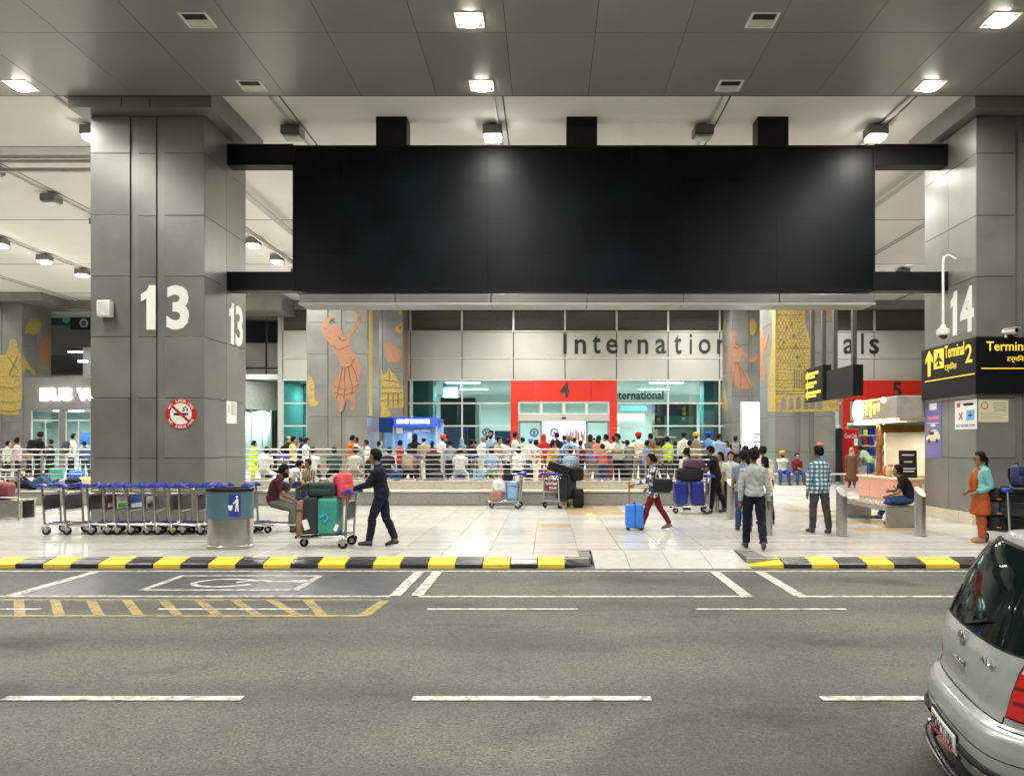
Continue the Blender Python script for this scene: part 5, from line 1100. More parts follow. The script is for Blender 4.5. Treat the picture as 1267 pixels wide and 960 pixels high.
# ================================================================== silver hatchback
mat('car_silver', (.42, .445, .43), .28, .5, .05, 2, coat=.5, dirt=.10); mat('car_glass', (.004, .008, .007), .05, 0, 0, spec=.3); mat('lamp_red', (.42, .008, .008), .12, 0, .1, 30, coat=.8, emit=.06, ecol=(1, .02, .01)); mat('lamp_clear', (.62, .62, .60), .12, .3, 0, coat=.8)
car = thing('parked_car', 'silver hatchback car with dark rear window and white number plate', 'car', (2.485, 4.85, RZ(4.85))); car.rotation_euler = (R(1.5), 0, R(-12.5))
ZL = [.14, .18, .25, .33, .42, .50, .56, .60, .63, .68, .80, .92, 1.01, 1.09, 1.21, 1.33, 1.43, 1.50, 1.56, 1.60]
XR = [.16, .10, .028, .003, 0, 0, .008, .03, .075, .088, .09, .10, .12, .15, .20, .255, .31, .365, .44, .70]
XFt = [3.55, 3.60, 3.66, 3.70, 3.70, 3.68, 3.66, 3.63, 3.60, 3.55, 3.40, 2.95, 2.68, 2.55, 2.40, 2.24, 2.10, 1.98, 1.85, 1.65]
HWc = [.74, .78, .815, .835, .845, .85, .845, .84, .832, .832, .830, .815, .795, .772, .735, .695, .660, .620, .560, .40]
def cint(arr, z): return float(np.interp(z, ZL, arr))
NN = 7.0
def ringpt(th, z):
    """th: 0 = rear centre, + = left; pi = front"""
    xr, xf, hw = cint(XR, z), cint(XFt, z), cint(HWc, z); xc = 1.75 if z < .9 else 1.55; e = 2/NN
    c, s = math.cos(th), math.sin(th)
    y = hw*math.copysign(abs(s)**e, s)
    x = xc-(xc-xr)*abs(c)**e if c >= 0 else xc+(xf-xc)*abs(c)**e
    if c >= 0: x += .075*(y/hw)**2*abs(c)**e
    return Vector((x, y, z))
_tab = {}
def surf(u, z, off=0.):
    k = round(z, 4)
    if k not in _tab:
        th = np.linspace(0, math.pi/2, 240)**1.0; th = (np.linspace(0, 1, 260)**2.2)*math.pi/2
        th = np.concatenate([th[:200], np.linspace(th[199], math.pi/2, 120)[1:]])
        p = np.array([ringpt(t, z) for t in th]); L = np.concatenate([[0], np.cumsum(np.linalg.norm(np.diff(p, axis=0), axis=1))]); _tab[k] = (p, L)
    p, L = _tab[k]; a = abs(u); q = Vector([float(np.interp(a, L, p[:, i])) for i in range(3)])
    if u < 0: q.y = -q.y
    return q
def nrm(u, z):
    e = .012; du = surf(u+e, z)-surf(u-e, z); dz_ = surf(u, z+e)-surf(u, z-e); n = du.cross(dz_)
    n = n.normalized() if n.length > 1e-9 else Vector((-1, 0, 0))
    if n.x*-1 < -.2 and abs(n.y) < .3: n = -n
    c = Vector((1.7, 0, z))
    return n if (surf(u, z)-c).dot(n) > 0 else -n
def pt(u, z, off): return surf(u, z)+nrm(u, z)*off
def patch(name, m, z0, z1, u0, u1, off, parent, nu=14, nz=10, th=.02, smooth=True):
    """surface patch proud of the body by off; u0,u1 are functions of z"""
    v = []; f = []
    for j in range(nz+1):
        z = z0+(z1-z0)*j/nz
        for i in range(nu+1): u = u0(z)+(u1(z)-u0(z))*i/nu; v.append(pt(u, z, off))
    n = len(v)
    for j in range(nz+1):
        z = z0+(z1-z0)*j/nz
        for i in range(nu+1): u = u0(z)+(u1(z)-u0(z))*i/nu; v.append(pt(u, z, off-th))
    I = lambda i, j: j*(nu+1)+i
    for j in range(nz):
        for i in range(nu): f.append((I(i, j), I(i+1, j), I(i+1, j+1), I(i, j+1)))
    for i in range(nu): f += [(I(i, 0), n+I(i, 0), n+I(i+1, 0), I(i+1, 0)), (I(i, nz), I(i+1, nz), n+I(i+1, nz), n+I(i, nz))]
    for j in range(nz): f += [(I(0, j), I(0, j+1), n+I(0, j+1), n+I(0, j)), (I(nu, j), n+I(nu, j), n+I(nu, j+1), I(nu, j+1))]
    return MB().add(v, f).build(name, m, parent, smooth)
th = sorted(set([round(x, 5) for x in list(np.concatenate([np.linspace(0, .35, 16)**1.0, np.linspace(.35, math.pi/2-.35, 18), math.pi/2-np.linspace(0, .35, 14)]))]))
th = th+[math.pi-t for t in th[::-1][1:]]; th = th+[2*math.pi-t for t in th[::-1][1:-1]]
zz = sorted(set(list(np.linspace(.14, 1.6, 48))+ZL)); v = []; f = []; n = len(th)
for z in zz: v += [ringpt(t, z) for t in th]
for i in range(len(zz)-1):
    for j in range(n): f.append((i*n+j, i*n+(j+1) % n, (i+1)*n+(j+1) % n, (i+1)*n+j))
# domed roof
o0 = (len(zz)-1)*n; cx_ = 1.25
for q, (s_, dz_) in enumerate(((.8, .012), (.5, .022), (.2, .026))):
    for t in th: p = ringpt(t, 1.6); v.append(Vector((cx_+(p.x-cx_)*s_, p.y*s_, 1.6+dz_)))
    for j in range(n): a = o0+q*n; f.append((a+j, a+(j+1) % n, a+n+(j+1) % n, a+n+j))
v.append(Vector((cx_, 0, 1.627))); L_ = len(v)-1
for j in range(n): f.append((o0+3*n+j, o0+3*n+(j+1) % n, L_))
body = MB().add(v, f).build('body', 'car_silver', car, True)
M['car_glass'].node_tree.nodes['Principled BSDF'].inputs['IOR'].default_value = 1.22
# rear window wraps round the corners
c_ = lambda k: (lambda z: k)
glz = patch('rear_window', 'car_glass', 1.02, 1.515, lambda z: -(.80-.36*(z-1.02)), lambda z: (.80-.36*(z-1.02)), .004, car, 40, 16)
patch('window_seal', 'black_plastic', 1.007, 1.53, lambda z: -(.815-.36*(z-1.02)), lambda z: (.815-.36*(z-1.02)), .0015, car, 40, 16)
for s in (-1, 1):
    patch('side_window', 'car_glass', 1.05, 1.48, (lambda z: s*1.12) if s > 0 else (lambda z: -2.05), (lambda z: s*2.05) if s > 0 else (lambda z: -1.12), .004, car, 20, 10)
    tl = patch('tail_light', 'lamp_red', .68, 1.06, (lambda z: s*(.62+.09*(z-.68)/.38)) if s > 0 else (lambda z: -1.03+.06*(z-.68)/.38), (lambda z: s*(1.03-.06*(z-.68)/.38)) if s > 0 else (lambda z: -(.62+.09*(z-.68)/.38)), .012, car, 18, 14)
    patch('reversing_lens', 'lamp_clear', .93, 1.05, (lambda z: s*(.69+.1*(z-.93))) if s > 0 else (lambda z: -(.90)), (lambda z: s*.90) if s > 0 else (lambda z: -(.69+.1*(z-.93))), .018, tl, 8, 6)
    patch('lamp_seal', 'black_plastic', .67, 1.07, (lambda z: s*(.608+.09*(z-.68)/.38)) if s > 0 else (lambda z: -1.04+.06*(z-.68)/.38), (lambda z: s*(1.04-.06*(z-.68)/.38)) if s > 0 else (lambda z: -(.608+.09*(z-.68)/.38)), .003, car, 18, 14)
    patch('fog_reflector', 'lamp_red', .26, .30, (lambda z: s*.52) if s > 0 else (lambda z: -.72), (lambda z: s*.72) if s > 0 else (lambda z: -.52), .008, car, 6, 3)
def seam(pts, name='panel_seam', r=.0045): MB().tube([pt(u, z, .0005) for u, z in pts], r, 5).build(name, 'black_plastic', car)
seam([(u, .63+.0*abs(u)) for u in np.linspace(-.60, .60, 30)]); 
for s in (-1, 1): seam([(s*(.60+.0*z), z) for z in np.linspace(.63, .67, 4)]); seam([(s*(.70+.0*(z-1.08)), z) for z in np.linspace(1.07, 1.01, 4)])
for s in (-1, 1): seam([(s*u, .615) for u in np.linspace(.60, 1.9, 26)])
# number plate in the bumper
plate = patch('plate_recess', 'black_plastic', .285, .425, c_(-.265), c_(.265), .010, car, 6, 3)
pw = patch('number_plate', 'sign_white', .298, .412, c_(-.25), c_(.25), .018, car, 6, 3)
x_ = surf(0, .355).x
t_ = text('plate_text', 'HR26CY1156', 'letter_black', (0, 0, 0), .078, .46, parent=pw, ext=.001, bold=.012, world=False, align='C'); t_.location = (x_-.0205, 0, .318); t_.rotation_euler = (R(90), 0, R(-90))
MB().box(x_-.0225, x_-.0185, -.23, .23, .303, .310).build('plate_stripe', 'sign_red', pw)
patch('lower_bumper', 'black_plastic', .142, .255, c_(-1.1), c_(1.1), .006, car, 40, 4)
# chrome bumper guard bar and lower trim
MB().tube([surf(u, .21)+nrm(u, .21)*(.085 if abs(u) < .62 else .085-.09*min(1, (abs(u)-.62)/.3)) for u in np.linspace(-.93, .93, 40)], .030, 10).build('guard_bar', mat('guard_black', (.03, .03, .032), .25, .4), car, True)
MB().tube([surf(u, .235)+nrm(u, .235)*(.100 if abs(u) < .62 else .100-.09*min(1, (abs(u)-.62)/.3)) for u in np.linspace(-.90, .90, 40)], .010, 8).build('guard_chrome', 'chrome', car, True)
for s in (-1, 1):
    MB().tube([pt(s*.42, .21, .085), pt(s*.42, .21, -.03)], .02, 8).build('guard_bracket', 'black_plastic', car)
    MB().tube([pt(s*u, .375-.02*(u-.3), .012) for u in np.linspace(.30, .95, 18)], .018, 8).build('bumper_strip', 'black_plastic', car, True)
    MB().tube([pt(s*u, .352-.02*(u-.3), .020) for u in np.linspace(.31, .95, 18)], .007, 6).build('chrome_strip', 'chrome', car, True)
# emblem, script and badge on the tailgate
MB().tube([pt(0, .94, .008)+Vector((0, .055*math.cos(a), .042*math.sin(a))) for a in np.linspace(0, 6.283, 25)[:-1]], .007, 6, closed=True).tube([pt(0, .94, .008)+Vector((-.002, .030*math.cos(a), .042*math.sin(a))) for a in np.linspace(0, 6.283, 17)[:-1]], .005, 5, closed=True).build('emblem', 'chrome', car, True)
MB().box(-.09, .09, -.012, .012, -.018, .018, mtx=Matrix.Translation(pt(0, .80, .012)) @ Matrix.Rotation(R(90), 4, 'Z')).build('tailgate_grip', 'chrome', car, True, bevel=.008)
MB().tube([pt(-.34, .905, .008), pt(-.37, .925, .008), pt(-.39, .90, .008), pt(-.42, .92, .008), pt(-.45, .90, .008), pt(-.49, .915, .008)], .008, 6).build('badge', 'chrome', car, True)
MB().tube([pt(.0, 1.03, .012), pt(-.12, 1.06, .02), pt(-.30, 1.12, .022)], .008, 6).build('rear_wiper', 'black_plastic', car, True)
# wheels and sills
for xx in (.62, 2.98):
    for s in (-1, 1):
        wl = MB().wheel((xx, s*.745, .29), .29, .19, (0, 1, 0), 32).build('wheel', 'rubber', car, True); MB().wheel((xx, s*.76, .29), .19, .175, (0, 1, 0), 24).build('rim', 'steel', wl, True)
        MB().tube([(xx+.34*math.cos(a), s*.835, .29+.34*math.sin(a)) for a in np.linspace(.0, math.pi, 20)], .02, 6).build('wheel_arch', 'black_plastic', car, True)
MB().box(.3, 3.4, -.7, .7, .16, .24).build('underbody', 'black_plastic', car)
for s in (-1, 1):
    MB().ell((2.35, s*.90, 1.05), .06, .10, .07, mtx=None).build('mirror', 'car_silver', car, True)
    MB().ell((3.52, s*.62, .72), .12, .14, .07).build('headlight', 'lamp_clear', car, True)

for s in (-1, 1):                                  # lamp internals: darker inner bars and a chrome lip
    for z in (.76, .84): patch('lamp_bar', mat('lamp_dark', (.16, .004, .004), .15, 0, 0, coat=.8), z, z+.02, (lambda zz_: s*.66) if s > 0 else (lambda zz_: -.98), (lambda zz_: s*.98) if s > 0 else (lambda zz_: -.66), .0145, car, 10, 2)
seam([(u, .455) for u in np.linspace(-.95, .95, 40)], 'bumper_crease', .003)
# ================================================================== people
mat('eye', (.02, .015, .012), .3, 0, 0); mat('shoe_dark', (.018, .018, .02), .5); mat('shoe_tan', (.20, .10, .06), .6); mat('shoe_white', (.5, .5, .48), .5)
def cloth(name, c, **k):
    c = tuple(x*(.80 if max(c) > .3 else .95) for x in c); return mat('cloth_'+name, c, .85, 0, .15, 9, bump=.5, bscale=20, spec=.2, **k)
for n_, c_ in dict(navy=(.010, .011, .024), white=(.66, .66, .63), offwhite=(.55, .53, .46), palegrey=(.42, .45, .44), black=(.007, .007, .008), jeans=(.03, .06, .15), bluejeans=(.02, .04, .22), denim=(.05, .085, .16), charcoal=(.045, .047, .054), grey=(.16, .16, .16), olive=(.10, .105, .085), darkmaroon=(.055, .012, .016), maroon=(.13, .010, .018), red=(.45, .02, .03), orange=(.50, .10, .03), rust=(.38, .085, .022), turq=(.20, .50, .50), yellow=(.60, .52, .16), cream=(.55, .50, .36), pink=(.62, .42, .44), coral=(.60, .13, .10), green=(.33, .48, .28), darkgreen=(.03, .07, .05), lightblue=(.26, .36, .50), skyblue=(.12, .25, .50), bluegrey=(.16, .20, .26), neon=(.50, .72, .05), khaki=(.20, .15, .09), brown=(.12, .06, .035), purple=(.10, .03, .14), royal=(.02, .04, .42), beige=(.40, .32, .22), salmon=(.55, .22, .16), mustard=(.55, .33, .03)).items(): cloth(n_, c_)
def check_mat(name, a, b, c, sc):
    m, nt, bs = nodes_mat(name, .85); L = nt.links; N = nt.nodes; tc = N.new('ShaderNodeTexCoord'); sep = N.new('ShaderNodeSeparateXYZ'); L.new(tc.outputs['Object'], sep.inputs[0])
    def stripe(o):
        w_ = N.new('ShaderNodeMath'); w_.operation = 'MULTIPLY'; w_.inputs[1].default_value = sc; L.new(o, w_.inputs[0])
        s_ = N.new('ShaderNodeMath'); s_.operation = 'SINE'; L.new(w_.outputs[0], s_.inputs[0])
        g_ = N.new('ShaderNodeMapRange'); g_.inputs[1].default_value = -.25; g_.inputs[2].default_value = .25; L.new(s_.outputs[0], g_.inputs[0]); return g_.outputs[0]
    m1 = N.new('ShaderNodeMixRGB'); m1.inputs[1].default_value = (*a, 1); m1.inputs[2].default_value = (*b, 1); L.new(stripe(sep.outputs[0]), m1.inputs[0])
    m2 = N.new('ShaderNodeMixRGB'); m2.inputs[2].default_value = (*c, 1); L.new(m1.outputs[0], m2.inputs[1])
    k = N.new('ShaderNodeMath'); k.operation = 'MULTIPLY'; k.inputs[1].default_value = .75; L.new(stripe(sep.outputs[2]), k.inputs[0]); L.new(k.outputs[0], m2.inputs[0]); L.new(m2.outputs[0], bs.inputs['Base Color'])
check_mat('cloth_bluecheck', (.55, .62, .60), (.09, .24, .30), (.015, .05, .09), 2*math.pi/.085)
check_mat('cloth_browncheck', (.50, .44, .34), (.10, .06, .045), (.16, .09, .06), 2*math.pi/.07)
def floral_mat(name, cols, sc):
    m, nt, bs = nodes_mat(name, .85); L = nt.links; N = nt.nodes; tc = N.new('ShaderNodeTexCoord'); v = N.new('ShaderNodeTexVoronoi'); v.inputs['Scale'].default_value = sc; L.new(tc.outputs['Object'], v.inputs['Vector'])
    r = N.new('ShaderNodeValToRGB'); r.color_ramp.interpolation = 'CONSTANT'; e = r.color_ramp.elements
    for i, c in enumerate(cols):
        q = e[i] if i < 2 else e.new(.5); q.position = i/len(cols); q.color = (*c, 1)
    sp = N.new('ShaderNodeSeparateColor'); L.new(v.outputs['Color'], sp.inputs[0]); L.new(sp.outputs[0], r.inputs[0]); L.new(r.outputs[0], bs.inputs['Base Color'])
floral_mat('cloth_floral', [(.02, .02, .03), (.62, .58, .50), (.03, .07, .20), (.6, .55, .45), (.30, .06, .08)], 17)
floral_mat('cloth_print', [(.62, .60, .52), (.60, .56, .44), (.40, .10, .05), (.6, .58, .5), (.10, .12, .10)], 14)

V3 = lambda *a: Vector(a)
def ik(a, c, l1, l2, pole):
    d = c-a; L = min(d.length, (l1+l2)*.995); dn = d.normalized(); c = a+dn*L
    x = (l1*l1-l2*l2+L*L)/(2*L); h = math.sqrt(max(0, l1*l1-x*x)); p = pole-dn*pole.dot(dn); p = p.normalized() if p.length > 1e-6 else dn.orthogonal()
    return a+dn*x+p*h, c
PERSON_N = [0]
def person(label, loc, heading, H=1.70, top='white', bottom='navy', sleeve='long', legs=((6, 6), (-6, 4)), hands=(None, None), lean=2, hair='short', head=(0, 0), skin='skin1', vox=.014, shoes='shoe_dark', hem=.10, beard=False, turban=None, scarf=None, coat=None, fat=1., fz=None, z=PZ, kurta=0, sit=False, hcol='hair', hunch=0, twist=0, pack=None, cap=None, rot=None, pitch=0, lift=0, group=None, twoseg=True, glasses=False):
    """local frame: +Y forward, +X right, +Z up. heading: degrees, 0 = facing away from the camera (+Y), 90 = facing left (-X)."""
    PERSON_N[0] += 1; seed = PERSON_N[0]; rs = random.Random(seed)
    lk = .88 if bottom in ('maroon', 'salmon') else 1.0
    s = H/1.70; pts = []; segs = []; mb = MB()
    def seg(p, q, r0, r1, tg): segs.append((np.array(p), np.array(q), r0, r1, tg))
    def limb(ps, rs_, tg, n=10):
        ps = [V3(*p) for p in ps]
        a = (ps[0]-ps[1]).normalized()*rs_[0]*.7; b = (ps[-1]-ps[-2]).normalized()*rs_[-1]*.7
        mb.tube([ps[0]+a]+ps+[ps[-1]+b], [rs_[0]*.45]+list(rs_)+[rs_[-1]*.45], n)
    pel = V3(0, 0, .93); ft = []
    for i, sx in ((0, -1), (1, 1)):
        a, k = legs[i][0], legs[i][1]; ab = legs[i][2] if len(legs[i]) > 2 else 2
        hip = pel+V3(sx*.088, 0, -.03); d = V3(sx*math.sin(R(ab)), math.sin(R(a)), -math.cos(R(a))).normalized(); kn = hip+d*.42
        b = R(a-k); ank = kn+V3(sx*.01, math.sin(b), -math.cos(b))*.41
        fp = R(legs[i][3]) if len(legs[i]) > 3 else max(min(b*.55, .25), -.7) if not sit else 0
        toe = ank+V3(sx*.03, .17*math.cos(fp), -.055+.17*math.sin(fp)); heel = ank+V3(0, -.055, -.05)
        ft.append((hip, kn, ank, toe, heel, sx))
    low = min(min(f[3].z-.03, f[4].z-.035, f[2].z-.085) for f in ft); up = -low+lift
    sh = V3(0, 0, up); pel = pel+sh; ft = [tuple(p+sh if isinstance(p, Vector) else p for p in f) for f in ft]
    for hip, kn, ank, toe, heel, sx in ft:
        m_ = hip.lerp(kn, .5); c_ = kn.lerp(ank, .38)+V3(0, -.012, 0); kk = 1.0 if not kurta else 1.0
        limb([hip, m_, kn, c_, ank], [.094*fat*lk, .088*fat*lk, .070*lk, .068*lk, .058*lk], 'leg')
        seg(hip, kn, .085, .062, 'thigh'); seg(kn, ank, .06, .048, 'shin')
        limb([heel+V3(0, .02, 0), ank.lerp(toe, .45)+V3(0, 0, -.015), toe], [.038, .040, .030], 'foot', 8); seg(heel, toe, .042, .034, 'foot'); seg(ank+V3(0, 0, -.03), toe, .03, .03, 'foot')
    U = V3(0, math.sin(R(lean)), math.cos(R(lean))); Fw = V3(0, math.cos(R(lean)), -math.sin(R(lean))); X = V3(1, 0, 0)
    cu = lambda t: pel+U*t+Fw*(-hunch*math.sin(min(1, t/.5)*math.pi)*.5)
    rings = [(-.10, .10, .085, 0), (-.06, .150, .115, 0), (.02, .165*fat, .125*fat, -.008), (.12, .150*fat, .112*fat, 0), (.22, .158*fat, .115*fat, .008), (.33, .182, .124, .006), (.41, .190, .108, -.006), (.452, .150, .086, -.014), (.482, .085, .068, -.012), (.51, .058, .058, .0), (.55, .054, .056, .012)]
    n = 18; v = []; f = []
    tw = R(twist)
    for t, rx, ry, oy in rings:
        c = cu(t)+Fw*oy; w_ = tw*max(0, min(1, t/.4)); xr = X*math.cos(w_)+Fw*math.sin(w_); yr = Fw*math.cos(w_)-X*math.sin(w_)
        for j in range(n): a = 2*math.pi*j/n; ca, sa = math.cos(a), math.sin(a); v.append(c+xr*rx*math.copysign(abs(ca)**.85, ca)+yr*ry*math.copysign(abs(sa)**.85, sa))
    for i in range(len(rings)-1):
        for j in range(n): f.append((i*n+j, i*n+(j+1) % n, (i+1)*n+(j+1) % n, (i+1)*n+j))
    f += [tuple(range(n-1, -1, -1)), tuple((len(rings)-1)*n+j for j in range(n))]; mb.add(v, f)
    seg(cu(-.02), cu(.40), .135, .135, 'torso'); seg(cu(.30)-X*.12, cu(.30)+X*.12, .09, .09, 'torso'); seg(cu(.05)-X*.06, cu(.05)+X*.06, .11, .11, 'torso')
    nk = cu(.51); seg(cu(.46), cu(.55), .055, .05, 'neck')
    if kurta:
        rr_ = []
        for t in np.linspace(.16, -kurta, 7): rr_.append((t, .155*fat+.06*max(0, -t)/max(kurta, .1)*1.0+.02, .12*fat+.05*max(0, -t)/max(kurta, .1)+.015))
        v = []; f = []
        for t, rx, ry in rr_:
            c = (cu(t) if t > -.05 else pel+V3(0, 0, t)) 
            for j in range(n): a = 2*math.pi*j/n; w_ = 1+.05*math.sin(a*5+seed)*max(0, -t)/kurta; v.append(c+X*rx*math.cos(a)*w_+V3(0, 1, 0)*ry*math.sin(a)*w_)
        for i in range(6):
            for j in range(n): f.append((i*n+j, (i+1)*n+j, (i+1)*n+(j+1) % n, i*n+(j+1) % n))
        f += [tuple(range(n)), tuple(6*n+j for j in range(n-1, -1, -1))]; mb.add(v, f); seg(pel, pel+V3(0, 0, -kurta), .17, .20, 'skirt')
    # arms by two-bone reach
    xr = X*math.cos(tw)+Fw*math.sin(tw); hinfo = []
    for i, sx in ((0, -1), (1, 1)):
        so = cu(.415)+xr*sx*.178; tg = hands[i]
        if tg is None: w3 = so+V3(sx*rs.uniform(.045, .075), rs.uniform(-.02, .10), -.535)
        else: w3 = V3(tg[0], tg[1], tg[2]); 
        pole = V3(sx*.5, -.9, -.35) if tg is None or len(tg) < 4 else V3(*tg[3])
        el, w3 = ik(so, w3, .29, .255, pole)
        limb([cu(.41)+xr*sx*.12, so, so.lerp(el, .5), el, el.lerp(w3, .35), w3], [.062, .060, .050, .042, .040, .028], 'arm', 10)
        seg(so, el, .055, .042, 'uparm'); seg(el, w3, .042, .03, 'forearm')
        hd = (w3-el).normalized()
        if tg is not None and len(tg) > 4: hd = (hd+V3(*tg[4])).normalized()
        else: hd = (hd+V3(0, .05, -.25)).normalized()
        side = hd.cross(V3(-sx, 0, 0)); side = side.normalized() if side.length > .1 else V3(0, 1, 0)
        pn = hd.cross(side)
        limb([w3, w3+hd*.045, w3+hd*.085], [.026, .034, .030], 'hand', 8); seg(w3+hd*.02, w3+hd*.12, .04, .035, 'hand'); hinfo.append((w3, hd, side, pn, sx))
    # head
    yaw, pit = R(head[0]), R(head[1]); hc = nk+U*.06+Fw*.03; Hm = Matrix.Rotation(yaw, 3, 'Z') @ Matrix.Rotation(-R(lean)*.5-pit, 3, 'X'); hc = hc+Hm @ V3(0, .015, .088)-V3(0, 0, .0)
    T = lambda x, y, z_: hc+Hm @ V3(x, y, z_)
    m4 = Hm.to_4x4()
    mb.ell(T(0, -.008, .025), .081, .100, .104, 16, 12, mtx=m4); mb.ell(T(0, .018, -.045), .062, .074, .082, 14, 10, mtx=m4); mb.ell(T(0, .055, -.088), .03, .03, .026, 10, 8, mtx=m4)
    mb.tube([T(0, .078, .030), T(0, .098, -.005), T(0, .106, -.026), T(0, .082, -.036)], [.009, .012, .017, .010], 8)
    for sx in (-1, 1): mb.ell(T(sx*.076, -.008, -.012), .010, .020, .033, 8, 6, mtx=m4); mb.ell(T(sx*.030, .068, .030), .022, .016, .009, 8, 6, mtx=m4)
    seg(T(0, -.005, -.05), T(0, -.005, .05), .075, .085, 'head')
    # union surface
    me = mb.mesh('tmp', [], fix=False); o = bpy.data.objects.new('tmp', me); COL.objects.link(o)
    md = o.modifiers.new('r', 'REMESH'); md.mode = 'VOXEL'; md.voxel_size = vox; md2 = o.modifiers.new('s', 'SMOOTH'); md2.factor = .5; md2.iterations = 3 if vox < .02 else 2
    dg = bpy.context.evaluated_depsgraph_get(); me2 = bpy.data.meshes.new_from_object(o.evaluated_get(dg)); bpy.data.objects.remove(o); bpy.data.meshes.remove(me)
    nv = len(me2.vertices); co = np.empty(nv*3, 'f'); me2.vertices.foreach_get('co', co); co = co.reshape(-1, 3).astype('d'); vn = np.empty(nv*3, 'f'); me2.vertex_normals.foreach_get('vector', vn); vn = vn.reshape(-1, 3).astype('d')
    nf = len(me2.polygons); ls = np.empty(nf, 'i'); lt = np.empty(nf, 'i'); me2.polygons.foreach_get('loop_start', ls); me2.polygons.foreach_get('loop_total', lt); lv = np.empty(len(me2.loops), 'i'); me2.loops.foreach_get('vertex_index', lv)
    assert (lt == 4).all() or True
    faces = [lv[a:a+b] for a, b in zip(ls, lt)]; bpy.data.meshes.remove(me2)
    fc = np.array([co[q].mean(0) for q in faces])
    best = np.full(nf, 1e9); tag_ = np.zeros(nf, 'i'); tt = np.zeros(nf)
    for k, (p, q, r0, r1, tg) in enumerate(segs):
        d = q-p; L2 = (d*d).sum(); t = np.clip(((fc-p)@d)/L2, 0, 1); ds = np.linalg.norm(fc-p-np.outer(t, d), axis=1)-(r0+(r1-r0)*t); u = ds < best; best[u] = ds[u]; tag_[u] = k; tt[u] = t[u]
    tn = np.array([g[4] for g in segs])[tag_]
    hp = np.array(pel); up_ = np.array(U); ht = (fc-hp)@up_
    is_top = ((tn == 'torso') & (ht > -.02)) | ((tn == 'thigh') & (tt < hem) & (not sit)) | (tn == 'skirt') | ((tn == 'torso') & (hem >= .1))
    if sleeve == 'long': is_top |= (tn == 'uparm') | ((tn == 'forearm') & (tt < .93))
    elif sleeve == 'half': is_top |= ((tn == 'uparm') & (tt < .72))
    else: is_top |= ((tn == 'uparm') & (tt < .15))
    nb = np.array(cu(.50)); is_top |= (tn == 'neck') & (((fc-nb)@up_) < -.005)
    if kurta: is_top |= ((tn == 'thigh') & (tt < min(.9, kurta/.42)) )
    is_bot = (((tn == 'torso') & ~is_top) | (tn == 'thigh') | ((tn == 'shin') & (tt < .97))) & ~is_top
    if legs and bottom == 'shorts': pass
    is_shoe = (tn == 'foot') & ~is_bot
    lh = (fc-np.array(hc))@np.array(Hm); nx_, fy_, nz_ = lh[:, 0]/.08, lh[:, 1]/.098, lh[:, 2]/.115
    hd_ = tn == 'head'; is_hair = hd_ & (((nz_-.9*fy_) > .10+.10*np.sin(nx_*5+seed)+.07*np.sin(nx_*17+nz_*9+seed)) | ((fy_ < .22) & (nz_ > -.32) & (np.abs(nx_) > .6) & (fy_ > -.3))) & (nz_ > -.66+.08*np.sin(nx_*7+seed)) & (np.abs(nx_)+0*nz_ < 2)
    if hair == 'bald': is_hair = hd_ & (fy_ < .15) & (nz_ < .45) & (nz_ > -.5) & (fy_ < -.1)
    root = thing('person', label, 'person', Vector(loc)+V3(0, 0, z)); root.rotation_euler = (R(pitch), 0, R(heading)) if rot is None else rot; root.scale = (s, s, s)
    if group: root['group'] = group
    # body = one skin surface with its fingers
    bv = [tuple(p) for p in co]; bf = [tuple(int(i) for i in q) for q in faces]; body = MB(); body.v = bv; body.f = bf; body.m = [0]*len(bf)
    for w3, hd, side, pn, sx in hinfo:
        kn0 = w3+hd*.088
        for k in range(4):
            b0 = kn0+side*(-.026+.0175*k)*1.0; l_ = [.062, .072, .068, .052][k]; cdir = (hd-pn*(-sx)*.0+V3(0, 0, -.15)).normalized(); c1 = b0+hd*l_*.5; c2 = c1+(hd*.7+pn*sx*.55).normalized()*l_*.5
            body.tube([b0-hd*.02, c1, c2], [.0095, .0085, .0065], 6)
        th_ = w3+hd*.03+side*.028*1.0; body.tube([th_-side*.01, th_+side*.022+hd*.028, th_+side*.026+hd*.058], [.012, .0105, .008], 6)
    me3 = bpy.data.meshes.new('body'); me3.from_pydata(body.v, [], body.f); me3.materials.append(M[skin]); me3.polygons.foreach_set('use_smooth', [True]*len(me3.polygons)); link('body', me3, root)
    jw = np.zeros(nv); js = []
    for hip, kn, ank, toe, heel, sx in ft: js += [(kn, .16, 95), (ank+V3(0, 0, .04), .15, 120), (hip, .16, 80)]
    for k_, g_ in enumerate(segs):
        if g_[4] == 'forearm': js += [(Vector(g_[0]), .12, 110), (Vector(g_[1]), .09, 130)]
    js += [(pel+U*.10, .20, 75), (cu(.40)+xr*.17, .13, 85), (cu(.40)-xr*.17, .13, 85)]
    for c_j, rd, fr_ in js:
        dv = co-np.array(c_j); dd_ = np.linalg.norm(dv, axis=1); jw += np.clip(1-dd_/rd, 0, 1)*np.sin(dv[:, 2]*fr_+dv[:, 0]*fr_*.45*math.sin(seed+fr_)+np.sin(dv[:, 1]*40+seed)*1.3)*1.5
    wr = jw+np.sin(co[:, 2]*47+np.sin(co[:, 0]*31+seed)*2+co[:, 1]*23)*.5+np.sin(co[:, 0]*61+co[:, 2]*29+seed)*.5
    hv = (co-np.array(hc))@np.array(Hm); hvx, hvy, hvz = hv[:, 0]/.08, hv[:, 1]/.098, hv[:, 2]/.115
    hgrow = np.clip((hvz-.9*hvy-.05)*.05, .003, .022+.005*np.sin(seed))+np.clip(hvz-.35, 0, .7)*.016+.004*np.sin(hv[:, 0]*150+hv[:, 2]*90+seed)*np.sin(hv[:, 1]*130)
    bgrow = np.clip((-.18-hvz)*.03, .002, .014)
